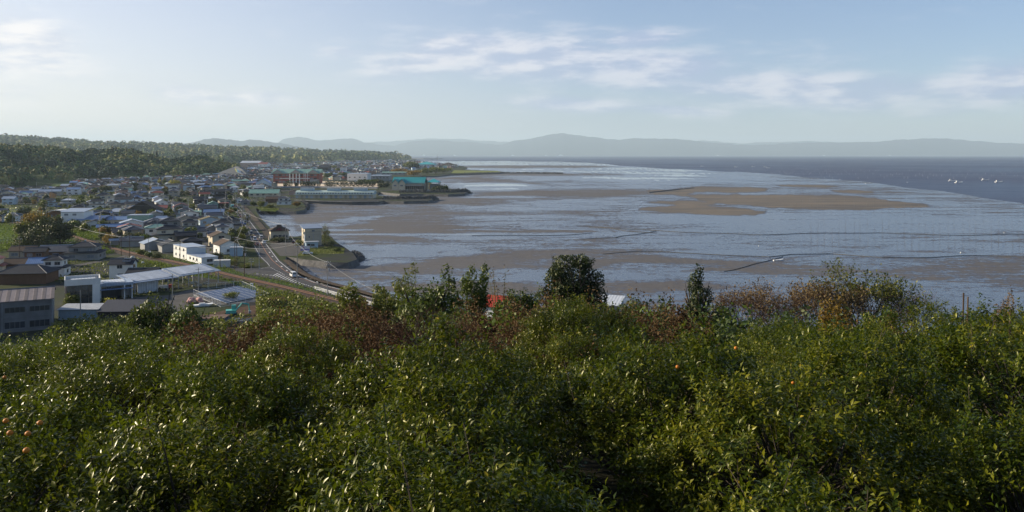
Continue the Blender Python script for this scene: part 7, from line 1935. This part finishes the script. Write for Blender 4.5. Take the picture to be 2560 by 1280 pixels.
# street lamp
r = empty('street_lamp', G(648, 675), 0, 'curved grey street lamp on the junction island', 'street lamp')
pts = [(0, 0, 0), (0, 0, 8.0), (.15, 0, 9.2), (.7, 0, 10.1), (1.6, 0, 10.5), (2.6, 0, 10.6)]
MB().tube(pts, [.10, .07, .06, .05, .05, .04], n=6).build('post', m_metal, r)
MB().box(2.4, 3.3, -.15, .15, 10.5, 10.68).build('lamp_head', m_white, r)
def wire(a, b_, label, sag=1.2, rad=.022, n=14):
    o0 = a.copy(); pts = []
    for i in range(n + 1):
        f = i / n; q = a.lerp(b_, f) - o0; q.z -= 4 * sag * f * (1 - f); pts.append(q)
    o = MB().tube(pts, [rad * 1.3] * (n + 1), n=3).build('power_cable', m_cable, None, loc=o0)
    tag(o, label, 'cable'); return o
m_cable = mat('cable_sheath', (.42, .41, .38), .5, .4, var=0)
ctl = [('ac', 'q', 'thick cable from the grove to the track pole', .045), ('q', 's', 'thick cable passing over the level crossing', .045), ('s', 'd', 'thick cable before the white box warehouse', .045), ('d', 'e', 'thick cable above the white annex', .045), ('e', 'g', 'cable from the container pole to the tall pair', .04),
       ('g', 'h', 'cable between the tall pair and the switch box pole', .03), ('h', 'j', 'upper cable crossing the junction', .035), ('j', 'k', 'cable along the guard rail', .035), ('h', 'i', 'short cable on the junction island', .03), ('f', 'j', 'long cable over the junction from the tall pair', .03),
       ('j', 'l', 'cable from the zebra hatching to the billboard lot', .03), ('t', 'u', 'cable over the side street', .03), ('u', 'x', 'cable towards the mint green block', .03), ('m', 'g', 'cable along the main road houses', .03), ('n', 'm', 'cable behind the big dark roofs', .03), ('y', 'n', 'cable past the black tiled hall', .03),
       ('a', 'b', 'cable over the service yard', .025), ('o', 'ac', 'cable along the raised lane', .03), ('l', 'm', 'cable along the sea wall lane', .03)]
for a, b_, lb, rad in ctl: wire(PL[a], PL[b_], lb + ', strung between two poles', .9, rad)
wire(PL['k'], P(980, 742, 190), 'cable leaving the transformer pole behind the bamboo', 1.0, .02)
# crossing cabinets and gates
for (px, py, lb) in [(374, 640, 'white relay cabinet with lowered barrier at the level crossing'), (213, 611, 'white relay cabinet with barrier on the raised lane')]:
    r = empty('crossing_cabinet', G(px, py), R(20), lb, 'cabinet')
    MB().box(-.45, .45, -.35, .35, 0, 1.9).build('cabinet', m_white, r); MB().box(-.52, .52, -.42, .42, 1.9, 2.0).build('lid', m_white, r)
    MB().bar((.6, -.3, 1.1), (4.2, -1.8, .5), .09, 0, 5).build('barrier_arm', m_white, r)
r = empty('relay_box', G(629, 722), 0, 'small white relay box on a leg beside the track', 'box'); MB().box(-.4, .4, -.3, .3, .7, 1.7).build('box', m_white, r); MB().bar((0, 0, 0), (0, 0, .7), .08, 0, 5).build('leg', m_metal, r)
# farm clutter
for (px, py, s_, c_, lb) in [(331, 648, .9, (.62, .60, .55), 'white round bale bag beside the vegetable plot'), (318, 650, .6, (.62, .42, .05), 'yellow drum beside the vegetable plot'), (340, 654, .8, (.60, .50, .45), 'pale sack pile beside the vegetable plot'), (357, 659, .6, (.65, .65, .62), 'white tarp bundle beside the vegetable plot')]:
    p = G(px, py); mb = MB(); uv_sphere(mb, (0, 0, s_ * .7), s_, 8, 6, 0, .75); o = mb.build('farm_bag', mat('bag_%d' % px, c_, .7, var=.1), None, True, p); tag(o, lb, 'bag')
p = G(483, 758)
r = empty('net_heap', p, 0, 'heap of pink fishing nets by the mesh fence', 'net heap'); mb = MB()
for k in range(9): uv_sphere(mb, (rnd.uniform(-2, 2.2), rnd.uniform(-1, 1), rnd.uniform(.2, 1.0)), rnd.uniform(.6, 1.0), 8, 6, 0, .8)
mb.build('nets', mat('pink_net', (.52, .30, .27), .9, var=.25, scale=3, bump=1, bscale=12), r, True)
p = G(507, 766)
r = empty('boat_hull', p, R(20), 'small white boat stored ashore beside the pink nets', 'boat')
loft([(-2.4, .5), (-2.2, .1), (1.6, .1), (2.6, .75), (1.6, .7)], 1.5, 0, MB(), -.15).build('hull', m_white, r); MB().box(-1.0, .6, -.5, .5, .6, .95).build('deck', m_white, r)
p = G(500, 718)
r = empty('sack_pile', p, R(10), 'pile of cream mesh sacks under the end of the canopy shed', 'sacks'); mb = MB()
for k in range(16): uv_sphere(mb, (rnd.uniform(-2.8, 2.8), rnd.uniform(-.8, .8), rnd.uniform(.3, 1.7)), rnd.uniform(.35, .6), 7, 5, 0, .8)
mb.build('sacks', mat('cream_sack', (.50, .45, .34), .9, var=.25, scale=3), r, True)
r = empty('car_wreck', G(409, 722), R(10), 'old white machine with red body under the canopy shed', 'machine'); MB().box(-1.6, 1.2, -.7, .7, .3, 1.1).build('body', m_white, r); MB().box(1.3, 2.4, -.7, .7, .3, 1.3).build('hopper', mat('machine_red', (.35, .05, .04), .6), r)
MB().bar((-1, -.75, .3), (-1, .75, .3), .35, 0, 8).build('wheel', m_black, r)
o = empty('timber_pile', G(706, 766), R(-15), 'small pile of white planks in the scrub beside the track', 'planks')
for k in range(9):
    a = rnd.uniform(-.35, .2); M = Matrix.Translation((rnd.uniform(-.5, .5), k * .25 - 1, .15 + .12 * (k % 3))) @ Matrix.Rotation(a, 4, 'Z')
    q = MB().box(-1.7, 1.7, -.1, .1, -.04, .04).build('plank', m_white, o); q.matrix_local = M
# posts in the orchard
for (px, pt, Y, h, lb) in [(2407, 732, 30, 1.6, 'tall weathered wooden post in the orchard on the right'), (2418, 742, 31, 1.4, 'thin grey stake beside the tall wooden post'), (2524, 772, 26, 1.0, 'pale stake near the brown dome of vines')]:
    p = P(px, pt, Y); o = MB().bar((0, 0, -h), (.03, 0, 0), .028, 0, 6).build('wooden_post', m_wood, None, False, p); tag(o, lb, 'post')

# ------------------------------------------------------------------ breakwaters of concrete blocks
m_tet = mat('breakwater_concrete', (.13, .13, .125), .9, .2, var=.35, scale=.4)
def rubble(name, pts, w, h, n, s_, label, seed, m=m_tet, z0=-.4, core=True):
    g = random.Random(seed); Ws = [G(x, y, 0.2) for x, y in pts]; o0 = Ws[0].copy()
    lens = [(Ws[i + 1] - Ws[i]).length for i in range(len(Ws) - 1)]; T = sum(lens)
    def at_(q):
        for i, L_ in enumerate(lens):
            if q <= L_ or i == len(lens) - 1: return Ws[i].lerp(Ws[i + 1], min(1, q / L_)), (Ws[i + 1] - Ws[i]).normalized()
            q -= L_
    mb = MB()
    for k in range(n):
        p, d = at_(g.random() * T); nrm = Vector((-d.y, d.x, 0)); u = g.uniform(-1, 1)
        c_ = p - o0 + nrm * u * w / 2; c_.z = z0 + h * (1 - abs(u) ** 1.3) * g.uniform(.75, 1.05)
        c_ = Vector((c_.x, c_.y, c_.z)); rot = Matrix.Rotation(g.uniform(0, 6.28), 4, (g.uniform(-1, 1), g.uniform(-1, 1), g.uniform(-1, 1)))
        for v in ((0, 0, 1), (.94, 0, -.33), (-.47, .82, -.33), (-.47, -.82, -.33)):
            e = (rot @ Vector(v)) * s_; mb.bar(c_, c_ + e, s_ * .36, 0, 4, s_ * .24)
    r = empty(name, o0, 0, label, 'breakwater'); q = mb.build('concrete_blocks', m, r); q['kind'] = 'stuff'
    if core:
        strip([w_ - Vector((0, 0, w_.z)) for w_ in Ws], [(w * .5, -.3), (w * .22, z0 + h * .75), (-w * .22, z0 + h * .75), (-w * .5, -.3)], 'core', m_rock, None).parent = r
        r.children[-1].matrix_parent_inverse = Matrix.Translation(-o0)
    return r
rubble('breakwater', [(1000, 486.5), (1060, 487), (1120, 486.5), (1166, 483)], 16, 5.0, 900, 1.5, 'long dark breakwater of concrete blocks before the seaside restaurant', 1)
rubble('breakwater', [(958, 503.5), (1010, 503.8), (1070, 502), (1080, 499)], 14, 4.6, 700, 1.4, 'shorter dark breakwater of concrete blocks at the end of the quay', 2)
rubble('breakwater', [(692, 529), (740, 530), (764, 525), (768, 515), (755, 505)], 5, 3.0, 300, 1.0, 'stone bank round the walled point', 3, m_rock)
rubble('rock_bank', [(716, 644), (760, 650), (820, 657), (872, 658), (896, 649), (886, 634)], 7, 1.9, 560, .6, 'dark rock bank at the foot of the grassy point', 4, m_rock)
rubble('breakwater', [(1160, 435.5), (1260, 433.5), (1330, 433.8), (1405, 434.6)], 14, 2.6, 420, 2.2, 'thin dark stone jetty reaching far out over the flat', 5, m_rock)
rubble('sea_wall_rocks', [(745, 688), (800, 711), (860, 732), (930, 757), (1000, 778)], 4, 2.0, 500, .5, 'dark rocks along the foot of the road embankment', 6, m_rock)
# far thin jetties by the headland
for (pts, lb) in [([(1010, 397.6), (1060, 397.8), (1105, 397.6)], 'low dark mole off the distant headland'), ([(955, 402.6), (1000, 402.4), (1036, 402)], 'second low mole nearer than the headland mole')]:
    Ws = [G(x, y, 0) for x, y in pts]; o = strip(Ws, [(14, -.5), (6, 6), (-6, 6), (-14, -.5)], 'mole', m_rock, None); tag(o, lb, 'mole')
field('grass_spit', [(1128, 433), (1190, 431.5), (1252, 430.5), (1246, 427.8), (1180, 426.3), (1135, 425.5)], m_field, LAND + .05)

# ------------------------------------------------------------------ boats, buoys, net poles
def boat(px, py, rz, label, L_=9.0, cabin=True, z=0.0):
    p = G(px, py, z); r = empty('fishing_boat', p, R(rz), label, 'boat'); s_ = L_ / 9.0
    hull = MB(); st = [(-4.4, .95, .85, -.15), (-2, 1.15, .8, -.25), (1, 1.15, .95, -.25), (3.2, .7, 1.25, -.1), (4.6, .05, 1.6, .3)]
    vs = []
    for x, w_, zt, zb in st: vs += [(x * s_, -w_ * s_, zt * s_), (x * s_, -w_ * .6 * s_, zb * s_), (x * s_, w_ * .6 * s_, zb * s_), (x * s_, w_ * s_, zt * s_)]
    fs = [(0, 3, 2, 1)]
    for i in range(4): a = 4 * i; fs += [(a, a + 1, a + 5, a + 4), (a + 1, a + 2, a + 6, a + 5), (a + 2, a + 3, a + 7, a + 6), (a + 3, a, a + 4, a + 7)]
    hull.add(vs, fs).build('hull', m_white, r)
    if cabin:
        c_ = MB().box(-3.0 * s_, -1.3 * s_, -.6 * s_, .6 * s_, .8 * s_, 2.5 * s_).build('cabin', m_white, r)
        MB().box(-1.3 * s_, -1.26 * s_, -.5 * s_, .5 * s_, 1.7 * s_, 2.3 * s_).box(-2.8 * s_, -1.5 * s_, -.63 * s_, -.6 * s_, 1.7 * s_, 2.2 * s_).build('window', m_glass, c_)
        MB().bar((-3.4 * s_, 0, .8 * s_), (-3.4 * s_, 0, 3.6 * s_), .06 * s_, 0, 5).build('mast', m_metal, r)
    return r
for (px, py, rz, lb, L_) in [(2381, 453, -12, 'white fishing boat leftmost of the four anchored off the flat', 12), (2397, 457.5, 5, 'white fishing boat just in front of the leftmost of the four', 12.5), (2463, 451, -8, 'white fishing boat third of the four, alone behind', 12), (2497, 456, 4, 'white fishing boat rightmost of the four', 12.5)]:
    boat(px, py, rz, lb, L_)
boat(2170, 459, 3, 'long low white skiff at the edge of the flat', 8, False)
for (px, py, lb) in [(1755, 416, 'tiny white boat westernmost on the open water'), (1840, 418, 'tiny white boat second from the west on the open water'), (1883, 417.4, 'tiny white boat third from the west on the open water'), (1913, 418, 'tiny white boat beside the easternmost tiny boat'), (1920, 420, 'tiny white boat easternmost of the tiny five')]:
    boat(px, py, 5, lb, 11, True)
boat(1170, 433.3, 4, 'small white boat moored beside the grass spit', 9, True)
boat(1705, 472.5, 2, 'small white boat stranded beside the golden sandbank', 6, False, MUDZ)
boat(1946, 652, 10, 'grey skiff stranded at the fork of the tidal creek', 4.5, False, MUDZ)
for (px, py, s_, lb) in [(2268, 456, .5, 'white marker buoy off the flat'), (2402, 633, .30, 'pinkish white float on the near wet flat'), (2510, 583, .25, 'small white float beyond the upper creek'), (2100, 449, .5, 'small white buoy near the skiff'), (1897, 616, .22, 'tiny white float between the two long creeks')]:
    p = G(px, py, .1); mb = MB(); uv_sphere(mb, (0, 0, s_ * .6), s_, 8, 6); mb.bar((0, 0, s_), (0, 0, s_ * 3), s_ * .12, 0, 4); o = mb.build('buoy', m_white, None, True, p); tag(o, lb, 'buoy')
# laver-net poles in rows over the flat
m_pole_net = mat('net_pole', (.10, .10, .11), .7, .3, var=.1)
m_pole_l = mat('net_pole_pale', (.42, .42, .45), .6, .3, var=.1)
pme = MB().bar((0, 0, -.5), (0, 0, 3.4), .045, 0, 4).mesh('net_pole', m_pole_net)
pml = MB().bar((0, 0, -.5), (0, 0, 3.8), .10, 0, 4).mesh('net_pole', m_pole_l)
g = random.Random(44); allp = []
for c_ in range(34):
    x = 1990 + c_ * 18 + g.uniform(-3, 3)
    for (ya, yb, n_) in [(505, 545, 3), (558, 634, 6)]:
        if x < 2010 and ya > 550: continue
        for k in range(n_):
            py = ya + (yb - ya) * (k + g.uniform(-.15, .15)) / n_ + (x - 1990) * .012
            if g.random() < .8: allp.append((x + (py - 560) * .02 + g.uniform(-1, 1), py))
far_p = []
for c_ in range(90):
    far_p.append((1930 + c_ * 7.2 + g.uniform(-2, 2), g.choice((428, 432, 437, 441, 447)) + g.uniform(-1, 1)))
for c_ in range(60):
    far_p.append((1810 + c_ * 4.5, g.choice((422, 425, 430, 434)) + g.uniform(-.8, .8)))
allp.sort(key=lambda q: -q[1])
for (px, py) in allp[:250]:
    o = obj('net_pole', pme, None, G(px, py, MUDZ)); tag(o, 'slender dark pole of the seaweed nets standing in the wet flat', 'pole', 'seaweed net poles on the flat')
    o.rotation_euler = (g.uniform(-.04, .04), g.uniform(-.04, .04), 0)
mb = MB()
for (px, py) in allp[250:]: p = G(px, py, MUDZ); mb.bar(p + Vector((0, 0, -.5)), p + Vector((0, 0, 3.4)), .045, 0, 4)
if mb.v: o = mb.build('far_net_poles', m_pole_net); o['kind'] = 'stuff'
mb = MB()
for (px, py) in far_p:
    p = G(px, py, 0)
    if p.y > 300: mb.bar(p + Vector((0, 0, -.5)), p + Vector((0, 0, 3.8)), .13, 0, 4)
o = mb.build('offshore_net_poles', m_pole_l); o['kind'] = 'stuff'
# marker stakes at the sandbank jetty
r = empty('stone_groyne', G(1625, 482, MUDZ), 0, 'low dark groyne with tall stakes beside the golden sandbank', 'groyne')
o0 = r.location
mb = MB().tube([G(x, y, .3) - o0 for x, y in [(1622, 482), (1660, 478), (1700, 473.5), (1735, 470)]], [1.0, 1.1, 1.0, .6], n=5); mb.build('stones', m_rock, r)
for (x, y) in [(1624, 481), (1661, 478), (1701, 473), (1730, 469)]:
    p = G(x, y, 0) - o0; MB().bar(p, p + Vector((0, 0, 6.5)), .12, 0, 5).build('stake', m_wood, r)
# far masts
def mast(px, py, h, w, label):
    p = G(px, py); r = empty('lattice_mast', p, 0, label, 'mast'); mb = MB()
    for sx in (-1, 1):
        for sy in (-1, 1): mb.bar((sx * w, sy * w, 0), (sx * w * .25, sy * w * .25, h), w * .09, 0, 4)
    for k in range(8):
        f = k / 8; a = w * (1 - .75 * f); b_ = w * (1 - .75 * (k + 1) / 8)
        for s_ in (-1, 1): mb.bar((-a, s_ * a, h * f), (b_, s_ * b_, h * (k + 1) / 8), w * .06, 0, 3).bar((s_ * a, -a, h * f), (s_ * b_, b_, h * (k + 1) / 8), w * .06, 0, 3)
    mb.build('lattice', m_metal, r); MB().bar((0, 0, h), (0, 0, h * 1.15), w * .1, 0, 4).build('antenna', m_metal, r)
    MB().box(-w * .5, w * .5, -w * .5, w * .5, h * .86, h * .9).build('platform', m_metal, r)
mast(1093, 420, 36, 2.6, 'grey lattice mast beside the distant bright teal hall')
for i, (px, pt) in enumerate([(1080, 400), (1116, 402), (1121, 402), (1138, 402), (1145, 402), (1046, 403)]):
    p = G(px, 420); h = (420 - pt) * mpp(420); r = empty('light_pole', p, 0, None, 'light pole', 'tall floodlight poles at the distant sports ground')
    MB().bar((0, 0, 0), (0, 0, h), .35, 0, 5).build('pole', m_metal, r); MB().box(-2.2, 2.2, -.3, .3, h, h + 1.2).build('lamp_bank', m_metal, r)
    THINGS.append((r, 'tall floodlight pole at the distant sports ground', 'pole', (p.x, p.y)))
# far ships and shore lights
for i, (px, py, L_, h) in enumerate([(1402, 388.9, 90, 16), (1365, 389, 60, 10), (1282, 389.1, 70, 12), (1137, 389.2, 60, 12), (1060, 389.4, 50, 20), (2060, 389, 60, 9), (2225, 389, 60, 9), (1795, 389, 50, 9)]):
    Y = 25200; L_ *= 1.5; h *= 1.5; p = Vector(((px - 1280) / FPX * Y, Y, 0)); r = empty('ship', p, 0, None, 'ship', 'distant white ships and works on the far shore'); MB().box(-L_ / 2, L_ / 2, -8, 8, 0, h).build('hull', m_white, r); MB().box(-L_ * .3, L_ * .1, -6, 6, h, h * 1.8).build('superstructure', m_white, r)
    THINGS.append((r, 'distant white ship or works on the far shore', 'ship', (p.x, p.y)))

# more poles and parked cars among the houses
pole_me = MB().bar((0, 0, 0), (0, 0, 9.5), .16, 0, 6, .10).mesh('pole', m_conc)
arm_me = MB().box(-.9, .9, -.06, .06, 8.9, 9.02).box(-.7, .7, -.06, .06, 8.1, 8.2).mesh('crossarm', m_metal)
tr_me = MB().bar((.35, 0, 6.6), (.35, 0, 7.5), .26, 0, 8).mesh('transformer', m_metal)
npl = 0; tries = 0; last = None
while npl < 46 and tries < 3000:
    tries += 1
    py = 448 + 150 * rnd.random() ** 1.4; px = rnd.uniform(-30, 625); p = G(px, py)
    if not in_poly([p.x], [p.y], TOWN)[0] or any((p.x - x) ** 2 + (p.y - y) ** 2 < (r_ + .3) ** 2 for x, y, r_ in OCC): continue
    if any((p.x - x) ** 2 + (p.y - y) ** 2 < 3.0 ** 2 for x, y, r_ in STREETS): continue
    r = empty('utility_pole', p, rnd.uniform(0, 3), None, 'utility pole', 'utility poles among the town houses'); sc = rnd.uniform(.95, 1.3); r.scale = (1, 1, sc)
    obj('pole', pole_me, r); obj('crossarm', arm_me, r)
    if rnd.random() < .4: obj('transformer', tr_me, r)
    top = p + Vector((0, 0, 9.0 * sc))
    THINGS.append((r, 'concrete utility pole among the houses', 'utility pole', (p.x, p.y)))
    if last is not None:
        q = min(last, key=lambda v: (v - top).length)
        if 12 < (q - top).length < 110:
            o = wire(q, top, None, .8, .022, 8); o['category'] = 'cable'; o['group'] = 'cables between the town poles'; m_ = (q + top) / 2; THINGS.append((o, 'thin cable between two town poles', 'cable', (m_.x, m_.y)))
        last.append(top)
    else: last = [top]
    occ(p.x, p.y, .6); npl += 1
ncar = 0; tries = 0
while ncar < 34 and tries < 4000:
    tries += 1
    py = 455 + 185 * rnd.random() ** 1.2; px = rnd.uniform(-20, 620); p = G(px, py)
    if not in_poly([p.x], [p.y], TOWN)[0] or any((p.x - x) ** 2 + (p.y - y) ** 2 < (r_ + 1.2) ** 2 for x, y, r_ in OCC): continue
    if any((p.x - x) ** 2 + (p.y - y) ** 2 < 4.5 ** 2 for x, y, r_ in STREETS): continue
    if any(in_poly([p.x], [p.y], f)[0] for f in FIELDS[:2]): continue
    col_ = rnd.choices(['white', 'silver', 'black', 'grey', 'blue', 'red'], [45, 20, 12, 12, 6, 5])[0]; kd = rnd.choice(('car', 'van'))
    r = vehicle(kd, col_, px, py, 24 + rnd.choice((0, 90, 180)), None, LAND + .04); r['group'] = 'vehicles parked between the houses'
    THINGS.append((r, f'{col_} {kd} parked between houses', kd, (p.x, p.y))); occ(p.x, p.y, 1.8); ncar += 1
# ------------------------------------------------------------------ labels that single out the many look-alikes
LM = [('white box warehouse', 470, 650), ('concrete workshop', 80, 800), ('showroom', 200, 760), ('blue-roofed barn', 120, 672), ('big dark gabled hall', 350, 548), ('white factory', 200, 560), ('dark grove', 100, 605), ('rice field', 255, 530), ('mossy-roofed house', 520, 572),
      ('black tiled hall', 545, 505), ('golden tree', 440, 470), ('big cream house', 415, 600), ('pyramid-roofed house', 335, 590), ('far road junction', 555, 458), ('mural slope', 580, 440), ('mint green block', 490, 550), ('long pale blue house', 305, 515), ('brick school', 740, 455), ('pale green shop', 655, 490),
      ('long beige shed', 125, 490), ('restaurant', 1020, 475), ('market hall', 830, 495), ('red roof', 1230, 740), ('round evergreen', 1430, 745), ('narrow conifer', 1742, 740), ('half-bare tree', 2165, 740), ('dead shrub', 1070, 860), ('solar panels', 590, 740)]
LMw = [(n, G(x, y)) for n, x, y in LM]
def short(s, n=16): return len(s.replace('-', '-').split()) <= n
grp = {}
for (o, ds, cat, xy) in THINGS:
    v = Vector((xy[0], xy[1], 0)); dist = v.length
    px_, _ = xy[0] / xy[1] * FPX + 1280, 0
    best = min(LMw, key=lambda q: ((q[1].x - xy[0]) ** 2 + (q[1].y - xy[1]) ** 2))
    n, w = best
    pw = w.x / w.y * FPX + 1280; dx = px_ - pw; dy = xy[1] - w.y
    if abs(dy) > abs(dx / FPX * xy[1]): rel = 'behind' if dy > 0 else 'in front of'
    else: rel = 'east of' if dx > 0 else 'west of'
    grp.setdefault((ds, rel, n), []).append((abs(dy) + abs(xy[0] - w.x), o))
ORD = ['', 'second ', 'third ', 'fourth ', 'fifth ', 'sixth ', 'seventh ', 'eighth ', 'ninth ', 'tenth ', 'eleventh ', 'twelfth ', 'thirteenth ', 'fourteenth ', 'fifteenth ']
for (ds, rel, n), lst in grp.items():
    lst.sort(key=lambda q: q[0])
    for k, (_, o) in enumerate(lst):
        if len(lst) == 1: s_ = f'{ds}, {rel} the {n}'
        else: s_ = f'{ds}, {ORD[min(k, 14)]}{"nearest " if k == 0 else ""}{rel} the {n}'
        o['label'] = ' '.join(s_.replace('two-storey ', '').replace('-walled', '').replace(' roof', '-roof').split()) if len(s_.split()) > 16 else s_
        if 'group' in o and False: pass
print('objects', len(bpy.data.objects))
